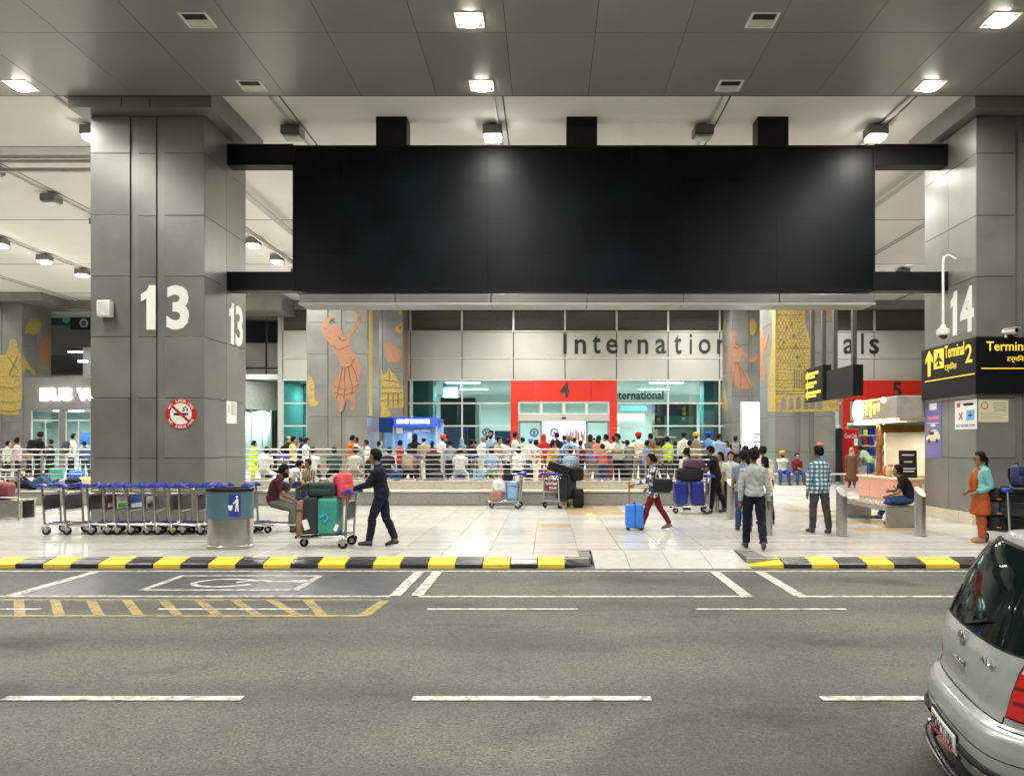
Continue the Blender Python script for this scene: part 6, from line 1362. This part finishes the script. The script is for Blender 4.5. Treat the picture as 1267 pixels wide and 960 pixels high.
    def shell(name, mask, m, off, wrinkle=0., th=.006):
        idx = np.where(mask)[0]
        if len(idx) < 6: return None
        used = np.unique(np.concatenate([faces[i] for i in idx])); mp = {int(a): b for b, a in enumerate(used)}
        vv = co[used]+vn[used]*((off+wrinkle*wr[used]) if not hasattr(off, 'shape') else off[used])[:, None]; o_s = off if not hasattr(off, 'shape') else .004; ff = [tuple(mp[int(k)] for k in faces[i]) for i in idx]
        # turn the rim inwards so that hems have thickness
        from collections import Counter
        ec = Counter(); 
        for q in ff:
            for a, b in zip(q, q[1:]+q[:1]): ec[(a, b)] += 1
        rim = [(a, b) for (a, b) in ec if (b, a) not in ec]; vv = [tuple(p) for p in vv]; inn = {}
        for a, b in rim:
            for k in (a, b):
                if k not in inn: inn[k] = len(vv); vv.append(tuple(np.array(vv[k])-vn[used[k]]*(o_s+wrinkle+th)))
            ff.append((b, a, inn[a], inn[b]))
        me_ = bpy.data.meshes.new(name); me_.from_pydata(vv, [], ff); me_.materials.append(M[m]); me_.polygons.foreach_set('use_smooth', [True]*len(me_.polygons)); return link(name, me_, root)
    cm = lambda n_: n_ if n_ in M else 'cloth_'+n_
    shell('shirt' if not kurta else 'tunic', is_top, cm(top), .012, .0055); shell('trousers', is_bot, cm(bottom), .007, .0045); shell('shoes', is_shoe, shoes, .006)
    if vox < .015 and not scarf:
        MB().tube([cu(.487)+Fw*(.058*math.sin(a)-.006)+xr*.068*math.cos(a)+U*(-.012*math.sin(a)) for a in np.linspace(0, 6.283, 17)[:-1]], .013, 6, closed=True).build('collar', cm(top), root, True)
    if coat:
        msk = is_top & ((tn == 'uparm') | (tn == 'forearm') | ((tn == 'torso') & (((fc-hp)@np.array(Fw) < .045) | (np.abs((fc-hp)@np.array(xr)) > .115)))); shell('jacket', msk, cm(coat), .024, .004)
    if hair != 'none' and not turban and not scarf: shell('hair', is_hair, hcol, hgrow if hair != 'bald' else .006, .004)
    if beard: shell('beard', hd_ & (fy_ > -.05) & (nz_ < -.22) & (np.abs(nx_) < 1.1) & ((fy_ < .82) | (nz_ < -.62)), hcol, bgrow, .003)
    if vox < .02:
        for sx in (-1, 1): MB().ell(T(sx*.031, .079, .014), .012, .008, .008, 8, 6, mtx=m4).build('eye', 'eye', root, True)
        MB().tube([T(-.022, .086, -.062), T(0, .092, -.060), T(.022, .086, -.062)], [.003, .006, .003], 6).build('lips', mat('lips', (.20, .07, .06), .5), root, True)
    if glasses: MB().box(-.07, .07, .088, .096, -.004, .032, mtx=Matrix.Translation(hc) @ m4).build('sunglasses', 'black_plastic', root, bevel=.006)
    def blob(name, m, rings_, n=18, wob=.05):
        v = []; f = []
        for q, (x, y, z_, rx, ry) in enumerate(rings_):
            for j in range(n): a = 2*math.pi*j/n; w_ = 1+wob*math.sin(a*4+q*1.7+seed); v.append(T(x+rx*math.cos(a)*w_, y+ry*math.sin(a)*w_, z_))
        for i in range(len(rings_)-1):
            for j in range(n): f.append((i*n+j, i*n+(j+1) % n, (i+1)*n+(j+1) % n, (i+1)*n+j))
        f += [tuple(range(n-1, -1, -1)), tuple((len(rings_)-1)*n+j for j in range(n))]; return MB().add(v, f).build(name, m, root, True)
    if turban: blob('turban', cm(turban), [(0, -.03, -.005, .080, .092), (0, -.02, .03, .108, .118), (0, -.012, .07, .120, .128), (0, -.012, .11, .108, .116), (0, -.01, .145, .075, .082), (0, -.01, .16, .03, .03)], 22, .03); shell('hair', hd_ & (fy_ < -.2) & (nz_ < .2) & (nz_ > -.6), hcol, .008)
    if cap: blob('cap', cm(cap), [(0, -.005, .045, .088, .104), (0, -.005, .09, .086, .10), (0, -.008, .125, .055, .065), (0, -.008, .135, .02, .02)], 18, .01); MB().ell(T(0, .11, .05), .06, .06, .010, 12, 6, mtx=m4).build('cap_peak', cm(cap), root, True); 
    if scarf: blob('head_scarf', cm(scarf), [(0, -.04, -.24, .15, .12), (0, -.035, -.16, .105, .105), (0, -.03, -.08, .092, .10), (0, -.025, 0, .094, .105), (0, -.012, .06, .094, .108), (0, -.012, .11, .070, .085), (0, -.012, .135, .03, .04)], 18, .03)
    if hair == 'long':
        blob('long_hair', hcol, [(0, -.085, -.30, .045, .025), (0, -.09, -.2, .075, .04), (0, -.075, -.08, .085, .05), (0, -.06, .03, .08, .06), (0, -.05, .08, .05, .05)], 16, .06)
    if hair == 'bun': MB().ell(T(0, -.115, .0), .04, .035, .04, 12, 8, mtx=m4).build('hair_bun', hcol, root, True)
    if hair == 'ponytail': MB().tube([T(0, -.095, .04), T(0, -.135, .0), T(0, -.14, -.10), T(0, -.11, -.24)], [.028, .034, .03, .010], 8).build('ponytail', hcol, root, True)
    if pack:
        q = backpack('', cu(.02)-Fw*.22, 0, cm(pack), .46, 0, 'black_plastic', root); q.rotation_euler = (-R(lean), 0, 0)
    return root, hinfo, hc
NEAR = .0135
stand = ((4, 3), (-3, 3)); 
def at_g(px, d): return (PX(px, d), d, 0)
# ---- near people
person('man in navy tracksuit pushing the trolley with the green suitcase', at_g(472, 13.75), 92, 1.70, 'navy', 'navy', legs=((20, 12, 2), (-9, 14, 2)), hands=((-.20, .46, 1.04, (-.2, -.6, -1)), (.20, .44, 1.04, (.2, -.6, -1))), lean=7, vox=NEAR, head=(4, -2), hem=.16, z=PZ)
person('bearded man in maroon and grey shirt sitting on a trolley with hand to his mouth', at_g(338, 16.05), -78, 1.68, 'darkmaroon', 'olive', 'half', legs=((78, 82, 6), (72, 70, 8)), hands=((-.08, .34, 1.02, (-.6, 0, -1), (0, -.3, .6)), (.10, .42, .68, (.6, -.2, -.8))), lean=18, hunch=.10, beard=True, vox=NEAR, skin='skin2', sit=True, hem=0, z=PZ, head=(0, -4))
person('man in white shirt bending forward on the ledge beside the bearded man', at_g(357, 22.75), -45, 1.66, 'white', 'jeans', 'half', legs=((80, 80, 8), (84, 84, 8)), hands=((-.12, .42, .62), (.12, .42, .62)), lean=34, hunch=.12, sit=True, hem=0, vox=NEAR, head=(0, -20), cap='navy', lift=.10, z=PZ)
person('man in brown checked shirt sitting on the ledge with hands together', at_g(384, 22.75), 168, 1.68, 'browncheck', 'charcoal', 'long', legs=((84, 86, 10), (84, 80, 12)), hands=((-.04, .34, .70), (.05, .34, .70)), lean=10, hunch=.06, sit=True, hem=0, vox=NEAR, skin='skin2', head=(-25, -6), lift=.06, z=PZ)
person('woman in floral top and maroon leggings walking with a blue suitcase', at_g(809, 16.5), 88, 1.62, 'floral', 'maroon', 'long', legs=((22, 4, 2), (-20, 12, 2)), hands=((-.16, .44, 1.03, (-.2, -.5, -1)), (.14, .12, .93, (.4, -.8, -.4))), lean=2, hair='bun', vox=NEAR, shoes='shoe_tan', hem=.34, fat=1.03, z=PZ)
person('man in black polo shirt pushing the trolley of blue suitcases', at_g(886, 20.55), 80, 1.76, 'black', 'black', 'half', legs=((14, 8), (-12, 12)), hands=((-.16, .50, 1.04, (-.2, -.5, -1)), (.2, .46, 1.04, (.3, -.5, -1))), lean=10, vox=NEAR, hem=.14, cap='black', z=PZ, fat=1.08)
person('man in pale grey shirt and navy trousers seen from behind, walking away', at_g(933, 13.45), -6, 1.72, 'palegrey', 'navy', 'long', legs=((13, 6, 3), (-11, 16, 3)), hands=(None, None), lean=1, vox=NEAR, hem=0, skin='skin2', z=PZ, shoes='shoe_dark')
person('person in grey top and blue jeans half hidden behind the pale grey shirt', at_g(920, 16.3), -10, 1.66, 'bluegrey', 'jeans', 'half', legs=((10, 5), (-12, 14)), vox=NEAR, z=PZ)
person('man in turquoise checked shirt and grey trousers seen from behind', at_g(1014, 15.85), 10, 1.74, 'bluecheck', 'charcoal', 'long', legs=((6, 4, 4), (-6, 8, 4)), head=(35, -2), vox=NEAR, hem=.26, skin='skin2', z=PZ)
person('man in black t-shirt sitting on the steel bench looking at his phone', at_g(1125, 17.25), 70, 1.70, 'black', 'jeans', 'half', legs=((82, 92, 4), (88, 60, 14)), hands=((-.12, .44, .68, (-.7, 0, -1)), (.06, .38, .78, (.7, 0, -1))), lean=22, hunch=.1, sit=True, hem=0, vox=NEAR, head=(0, -18), z=PZ, lift=.04)
person('woman in rust dress, orange scarf and turquoise jacket facing the road', at_g(1214, 14.4), 84, 1.64, 'rust', 'rust', 'long', legs=((3, 2, 1), (-3, 2, 1)), hands=((-.15, .14, .98, (-.3, -1, -.3)), (.19, .16, .98, (.3, -1, -.3))), lean=-1, hair='ponytail', vox=NEAR, coat='turq', kurta=.40, shoes='skin3', glasses=True, z=PZ)
# scarf round her neck
sc_ = bpy.data.objects[[o.name for o in bpy.data.objects if o.get('label', '').startswith('woman in rust')][0]]
MB().tube([(-.10, -.02, 1.40), (0, -.07, 1.43), (.10, -.02, 1.40), (.06, .09, 1.33), (.0, .12, 1.30), (-.07, .09, 1.33)], .05, 10, closed=True).tube([(.05, .11, 1.32), (.06, .15, 1.15), (.07, .14, .98)], [.05, .055, .04], 8).tube([(-.06, .11, 1.32), (-.07, .15, 1.2), (-.06, .14, 1.05)], [.05, .055, .04], 8).build('scarf', 'cloth_orange', sc_, True)
# two-tone side panel of the bearded man, handbag of the walking woman
hb = softbag('black shoulder bag carried by the woman in the floral top', (PX(818, 16.45), 16.25, PZ+.82), -4, .42, .14, .28, 'case_black', 'shoulder_bag', False, seed=31)
MB().tube([(-.18, .0, .27), (-.12, .02, .55), (-.05, .08, .62), (.06, .05, .55), (.18, 0, .27)], .011, 6).build('strap', 'black_plastic', hb, True)
ph = thing('mobile_phone', 'dark phone held by the man on the steel bench', 'phone', (PX(1108, 17.2), 17.2, .98)); MB().box(-.04, .04, -.005, .005, -.075, .075).build('case', 'black_plastic', ph, bevel=.004); MB().box(-.036, .036, -.0065, -.0052, -.07, .07).build('screen', 'screen_black', ph); ph.rotation_euler = (R(-40), 0, R(60))
person('bearded man in white shirt standing behind the trolley of blue suitcases', at_g(848, 21.6), -60, 1.68, 'offwhite', 'charcoal', 'half', beard=True, vox=.016, z=PZ)
person('woman with a black backpack and white top beside the slanted bollards', at_g(904, 21.4), 170, 1.58, 'white', 'black', 'half', hair='long', vox=.016, pack='black', z=PZ, skin='skin3')
person('woman in grey top facing the man in black across the trolley', at_g(893, 22.0), 120, 1.56, 'beige', 'khaki', 'half', hair='long', vox=.016, z=PZ)
person('man in white t-shirt and black shorts walking towards the entrance', at_g(944, 19.8), -12, 1.74, 'white', 'black', 'half', legs=((12, 6), (-10, 14)), vox=.016, z=PZ, hem=.2)
person('woman with tied dark hair in front of the man in the white t-shirt', at_g(948, 17.6), 30, 1.50, 'cream', 'black', 'half', hair='long', vox=.016, z=PZ)
person('man with dark backpack walking beside the lit advert panel', at_g(923, 22.6), 0, 1.74, 'charcoal', 'black', 'long', vox=.016, pack='black', z=PZ)
person('person in coral top beside the lit advert panel', at_g(936, 27), 20, 1.68, 'coral', 'charcoal', 'half', vox=.02, z=rz(27))
person('man with yellow turban and white shirt sitting with arms folded on the wall bench', at_g(968, 32.0), 178, 1.74, 'white', 'bluejeans', 'long', legs=((84, 82, 8), (84, 86, 12)), hands=((.10, .20, 1.06, (-1, .2, -.6)), (-.10, .22, 1.04, (1, .2, -.6))), lean=-4, sit=True, hem=0, turban='mustard', beard=True, vox=.016, z=rz(32))
person('woman in maroon top and jeans sitting beside the man with the yellow turban', at_g(986, 32.0), 184, 1.62, 'maroon', 'jeans', 'long', legs=((84, 82, 6), (84, 86, 6)), hands=((-.06, .32, .70), (.08, .32, .72)), lean=-2, sit=True, hem=0, hair='bun', vox=.016, z=rz(32), skin='skin3')
person('man with red turban and blue jacket behind the checked shirt', at_g(1017, 29), 60, 1.74, 'skyblue', 'charcoal', 'long', turban='coral', vox=.018, z=rz(29))
person('man in pale green shirt bending over behind the food stall', at_g(1077, 32.5), 40, 1.72, 'green', 'jeans', 'half', legs=((4, 6), (-6, 6)), hands=((-.15, .42, .80), (.15, .42, .80)), lean=42, vox=.018, z=rz(32.5), hem=.1)
person('person wrapped in a brown shawl in front of the red drinks cooler', at_g(1054, 30.5), 150, 1.55, 'brown', 'brown', 'long', scarf='beige', kurta=.62, vox=.018, z=rz(30.5))
# man asleep on the ledge
person('person in blue jeans and dark jacket lying asleep on the ledge', (PX(72, 23.25), 23.28, 0), -90, 1.66, 'navy', 'denim', 'long', legs=((52, 96, 3), (40, 80, 3)), hands=((.0, .28, 1.12), (.14, .25, 1.1)), lean=8, vox=.016, z=.71, rot=(R(90), 0, R(-90)))
# ---- the crowd behind the railing: (photo column, head row, depth, heading, top, bottom, options, label)
CR = 'people waiting behind the railing'
C = [
 (8, 547, 29, -70, 'offwhite', 'black', dict(), 'man in white shirt standing beside the man in pink, left of the bus hall doors'),
 (22, 545, 28, -60, 'pink', 'navy', dict(hair='short'), 'man in pink shirt standing left of the bus hall doors'),
 (47, 538, 30, 0, 'black', 'black', dict(pack='black'), 'man with large black backpack facing the bus hall doors'),
 (62, 545, 29, 70, 'navy', 'black', dict(), 'person in navy top beside the man with the black backpack'),
 (88, 541, 31, -30, 'white', 'navy', dict(pack='charcoal', sleeve='half'), 'man in white t-shirt with a dark backpack by the bus hall doors'),
 (106, 543, 32, 30, 'denim', 'charcoal', dict(), 'person in blue top next to column 13 at the bus hall'),
 (314, 549, 29, -60, 'neon', 'mustard', dict(hair='bun', kurta=.5), 'woman in yellow green sari in front of the glass drum'),
 (355, 541, 31, -80, 'black', 'charcoal', dict(hair='bald', skin='skin3'), 'bald man in black vest near the teal window'),
 (363, 543, 28, -85, 'yellow', 'navy', dict(sleeve='half'), 'man in pale yellow shirt walking past the dancer column'),
 (373, 542, 33, 60, 'navy', 'navy', dict(), 'person in navy behind the man in the white shirt by the dancer column'),
 (379, 541, 28.5, -85, 'white', 'jeans', dict(cap='black'), 'man in white shirt and dark cap by the dancer column'),
 (432, 540, 28, -88, 'orange', 'salmon', dict(), 'man in orange shirt in front of the dancer column'),
 (441, 542, 30, -80, 'offwhite', 'khaki', dict(), 'person behind the man in the orange shirt'),
 (455, 543, 30, 85, 'white', 'navy', dict(), 'boy in white shirt looking at the man in orange'),
 (495, 549, 27, -30, 'red', 'black', dict(), 'person in red top below the exchange kiosk window'),
 (513, 541, 28, -10, 'black', 'black', dict(scarf='black', kurta=.6), 'woman in black abaya at the exchange kiosk'),
 (525, 543, 27.5, 60, 'beige', 'offwhite', dict(hair='bald', sleeve='half'), 'bald man in beige beside the woman in the black abaya'),
 (545, 537, 29, -60, 'white', 'offwhite', dict(turban='orange'), 'man with orange turban and white kurta near the exchange kiosk'),
 (553, 540, 31, 90, 'black', 'black', dict(), 'person in black behind the man with the orange turban'),
 (558, 543, 28, 0, 'bluegrey', 'navy', dict(sleeve='half'), 'man in grey blue shirt seen from behind near the dark shop'),
 (573, 540, 35, 160, 'bluegrey', 'charcoal', dict(scarf='bluegrey'), 'person in blue grey scarf far back by the dark shop'),
 (582, 541, 28.5, 10, 'black', 'charcoal', dict(sleeve='half'), 'person in black waistcoat seen from behind'),
 (596, 539, 29, -70, 'white', 'white', dict(hcol='hair_grey'), 'grey haired man in white shirt left of the bearded man'),
 (608, 536, 28, 160, 'lightblue', 'navy', dict(beard=True, sleeve='half', head=(20, 0)), 'bearded man in light blue shirt facing the road'),
 (620, 542, 30, 30, 'white', 'charcoal', dict(), 'person in white shirt right behind the bearded man in light blue'),
 (628, 541, 28, -20, 'offwhite', 'black', dict(), 'person in off white shirt left of the red portal jamb'),
 (638, 538, 28, -60, 'white', 'maroon', dict(cap='red'), 'man in white shirt and dark red cap by the red portal jamb'),
 (657, 540, 31, 30, 'offwhite', 'charcoal', dict(turban='purple'), 'man with purple turban left of the open door'),
 (664, 543, 27, 0, 'print', 'cream', dict(sleeve='half'), 'person in cream printed shirt seen from behind in front of entrance 4'),
 (673, 541, 29, 40, 'red', 'darkgreen', dict(scarf='red'), 'woman in red head scarf in front of entrance 4'),
 (689, 536, 33, 10, 'black', 'black', dict(), 'tall man in black standing in the open door'),
 (698, 537, 36, 10, 'royal', 'royal', dict(), 'person in blue inside the open door'),
 (690, 546, 27.5, 60, 'bluegrey', 'charcoal', dict(), 'person in grey blue leaning towards the red head scarf'),
 (704, 541, 28, 0, 'lightblue', 'jeans', dict(hcol='hair_grey'), 'person in pale blue shirt seen from behind at entrance 4'),
 (718, 547, 29, 0, 'maroon', 'black', dict(), 'person in maroon jacket at entrance 4'),
 (729, 540, 30, 0, 'olive', 'olive', dict(hair='long'), 'woman in olive top with long hair right of the open door'),
 (740, 541, 27, -30, 'salmon', 'jeans', dict(hair='long', sleeve='half'), 'woman with long black hair and jeans behind the railing'),
 (751, 541, 28.5, 50, 'cream', 'black', dict(), 'man in cream shirt beside the woman with long black hair'),
 (760, 543, 30, 20, 'offwhite', 'charcoal', dict(pack='red'), 'person with a red backpack near the right red jamb'),
 (766, 541, 25, 180, 'white', 'black', dict(sleeve='half', lean=14, hands=((.12, .26, 1.14, (-1, .3, -.2)), (-.12, .28, 1.12, (1, .3, -.2)))), 'man in white t-shirt leaning on the rail with folded arms'),
 (777, 543, 29, 0, 'grey', 'charcoal', dict(), 'person in grey shirt right of the man leaning on the rail'),
 (791, 536, 28, 0, 'cream', 'khaki', dict(turban='red', sleeve='half'), 'man with red turban and cream shirt seen from behind'),
 (806, 537, 30, 30, 'brown', 'charcoal', dict(hair='short'), 'person in brown beside the man with the red turban'),
 (816, 548, 26, 60, 'khaki', 'charcoal', dict(cap='khaki'), 'person in khaki cap behind the woman in the floral top'),
 (826, 542, 28, 10, 'neon', 'charcoal', dict(sleeve='half'), 'person in bright neon yellow t-shirt'),
 (846, 538, 31, 30, 'white', 'black', dict(), 'person in white behind the bearded man at the blue suitcases'),
 (861, 537, 30, 10, 'khaki', 'khaki', dict(turban='mustard'), 'man with yellow turban and khaki shirt behind the railing'),
 (877, 536, 30, 0, 'skyblue', 'navy', dict(turban='royal'), 'man with royal blue turban and blue shirt'),
 (889, 541, 29, 20, 'lightblue', 'charcoal', dict(), 'man in light blue shirt beside the royal blue turban'),
 (683, 542, 46, 180, 'lightblue', 'black', dict(), 'person in light blue deep inside the open door'),
 (712, 543, 47, 170, 'neon', 'black', dict(), 'person in yellow vest deep inside the open door'),
 (601, 540, 34, 20, 'pink', 'charcoal', dict(hair='long'), 'woman in pink far behind the bearded man in light blue'),
 (784, 546, 34, 0, 'charcoal', 'black', dict(), 'person in charcoal top by the right hand glass'),
 (835, 545, 33, 0, 'darkgreen', 'black', dict(), 'person in dark green top by the right hand glass'),
 (405, 545, 36, -85, 'grey', 'black', dict(), 'man in grey walking behind the dancer column toward the kiosk'),
 (470, 546, 34, 80, 'lightblue', 'jeans', dict(sleeve='half'), 'man in pale blue shirt by the kiosk side panel'),
 (535, 547, 33, -20, 'maroon', 'black', dict(hair='long', kurta=.4), 'woman in maroon tunic behind the man with the orange turban'),
 (590, 546, 37, 90, 'denim', 'charcoal', dict(), 'man in denim shirt close to the glass by the door emblem'),
 (615, 545, 26.2, -120, 'beige', 'brown', dict(hair='bun', kurta=.5), 'woman in beige tunic right of the bearded man in light blue'),
 (648, 545, 35, 10, 'green', 'jeans', dict(), 'person in pale green at the left glass door leaf'),
 (681, 548, 26, -80, 'mustard', 'maroon', dict(hair='long', kurta=.45), 'woman in mustard tunic in front of the open door'),
 (711, 543, 34, -10, 'white', 'black', dict(cap='black'), 'man in white shirt and black cap at the open door'),
 (734, 546, 35, 170, 'charcoal', 'black', dict(beard=True), 'bearded man in charcoal coming out of the right door leaf'),
 (746, 549, 25.4, 30, 'coral', 'jeans', dict(), 'child in coral top beside the woman with long black hair'),
 (772, 547, 36, 60, 'olive', 'olive', dict(), 'man in olive shirt by the lit yellow sign'),
 (799, 547, 26, -100, 'skyblue', 'charcoal', dict(sleeve='half'), 'man in sky blue shirt turning round behind the railing'),
 (812, 545, 35, 0, 'red', 'black', dict(hair='long'), 'woman in red top by the dark shop on the right'),
 (853, 546, 27, -90, 'grey', 'jeans', dict(sleeve='half'), 'man in grey t-shirt between the neon shirt and the yellow turban'),
 (869, 545, 34, 30, 'cream', 'khaki', dict(scarf='cream'), 'woman in cream head scarf behind the yellow turban'),
 (899, 546, 31, 160, 'purple', 'black', dict(hair='long', kurta=.4), 'woman in purple tunic beside the kneeling figure column'),
 (910, 543, 33, -20, 'navy', 'charcoal', dict(pack='grey'), 'man with a grey backpack near the kneeling figure column'),
 (36, 548, 33, -40, 'khaki', 'black', dict(), 'person in khaki behind the man in pink'),
]
for i, (p, hy, d, hd, tp, bt_, op, lb_) in enumerate(C):
    hy += random.Random(i*13+5).uniform(-3.5, 4.5); h = PZY(hy, d)-FZ; h = max(1.15 if 'child' in lb_ else 1.5, min(1.86, h-(.05 if op.get('turban') else 0)))
    rs = random.Random(i*7+1); a = rs.uniform(3, 12); op = dict(op)
    hq = rs.random()
    if 'hands' not in op and hq < .22: op['hands'] = ((-.10, .27, 1.18, (-.5, -.2, -1)), None)
    elif 'hands' not in op and hq < .36: op['hands'] = ((-.21, -.02, 1.02, (-1, -.5, 0)), (.21, -.02, 1.02, (1, -.5, 0)))
    elif 'hands' not in op and hq < .52: op['hands'] = ((.10, .20, 1.10, (-1, .2, -.6)), (-.10, .22, 1.08, (1, .2, -.6)))
    elif 'hands' not in op and hq < .62: op['hands'] = (None, (.12, .20, 1.38, (.6, -.2, -1)))
    op.setdefault('lean', rs.uniform(-3, 9)); hd += rs.uniform(-35, 35)
    op.setdefault('legs', ((a, rs.uniform(2, 8)), (-a*.8, rs.uniform(3, 10)))); op.setdefault('sleeve', 'long'); op.setdefault('skin', rs.choice(['skin1', 'skin2', 'skin1', 'skin3'])); op.setdefault('head', (rs.uniform(-25, 25), rs.uniform(-10, 3)))
    person(lb_, at_g(p, d), hd, h, tp, bt_, vox=.021, z=FZ, group=CR, fat=rs.uniform(.95, 1.12), hem=rs.choice([0, .12, .2]), **op)
SITS = [(327, 570, 24.6, 0, 'white', 'white', dict(), 'person in white sitting on the floor against the railing near the glass drum'), (386, 569, 24.7, 10, 'white', 'charcoal', dict(), 'person in white sitting by the railing behind the checked shirt man'), (414, 566, 24.8, 20, 'darkgreen', 'black', dict(), 'person in dark green sitting behind the railing'), (438, 569, 24.5, 0, 'offwhite', 'beige', dict(), 'person in cream sitting behind the railing near the tracksuit man'),
        (505, 568, 24.6, 0, 'khaki', 'navy', dict(pack='beige'), 'person with a tan backpack sitting behind the railing below the kiosk'), (569, 570, 24.6, 0, 'white', 'white', dict(hair='bald'), 'person in white sitting behind the railing below the dark shop'), (609, 566, 24.7, 10, 'lightblue', 'green', dict(), 'person in pale blue sitting behind the railing by the parked trolley'), (640, 572, 24.6, -10, 'white', 'charcoal', dict(), 'person in white sitting behind the parked trolley with wrapped bags'), (706, 566, 24.6, 0, 'lightblue', 'grey', dict(), 'person in pale blue sitting behind the striped black case'), (478, 574, 24.8, -20, 'navy', 'jeans', dict(), 'person in navy sitting behind the railing right of the tracksuit man')]
for i, (p, hy, d, hd, tp, bt_, op, lb_) in enumerate(SITS):
    person(lb_, at_g(p, d), hd, 1.66, tp, bt_, 'half', legs=((70, 100, 14), (74, 104, 16)), hands=((-.12, .36, .70), (.12, .36, .70)), lean=16, hunch=.1, sit=True, hem=0, vox=.02, z=FZ-.02, group='people sitting behind the railing', **op)
    bxs = thing('low_stool', 'low block seat under a person behind the railing', 'seat', (PX(p, d), d, FZ), group='low seats behind the railing'); MB().box(-.22, .22, -.22, .16, 0, .30).build('block', 'granite_beige', bxs, bevel=.02); MB().box(-.21, .21, -.21, .15, .301, .33).build('cushion', 'case_black', bxs, bevel=.01)

for (p, d, a_, l) in ((350, 26.5, 160, 'by the glass drum'), (520, 25.6, 10, 'below the exchange kiosk'), (585, 26.6, 200, 'near the bearded man'), (735, 25.8, 30, 'beside the woman with long black hair'), (815, 26.8, 170, 'behind the khaki cap')):
    trolley(PX(p, d), d, a_, 'baggage trolley behind the railing ' + l, z=FZ)
    o = Vector((PX(p, d), d, FZ+.24))+Matrix.Rotation(R(a_), 3, 'Z') @ Vector((.42, 0, 0))
    suitcase('dark suitcase on the trolley behind the railing ' + l, o, a_, .5, .4, .62, random.choice(['case_black', 'case_grey', 'bag_maroon', 'case_navy']), 'soft', wheels=False); softbag('bag on top of the suitcase on the trolley ' + l, o+Vector((0, 0, .63)), a_, .5, .36, .28, random.choice(['case_black', 'bag_khaki', 'bag_plum']), seed=int(p))
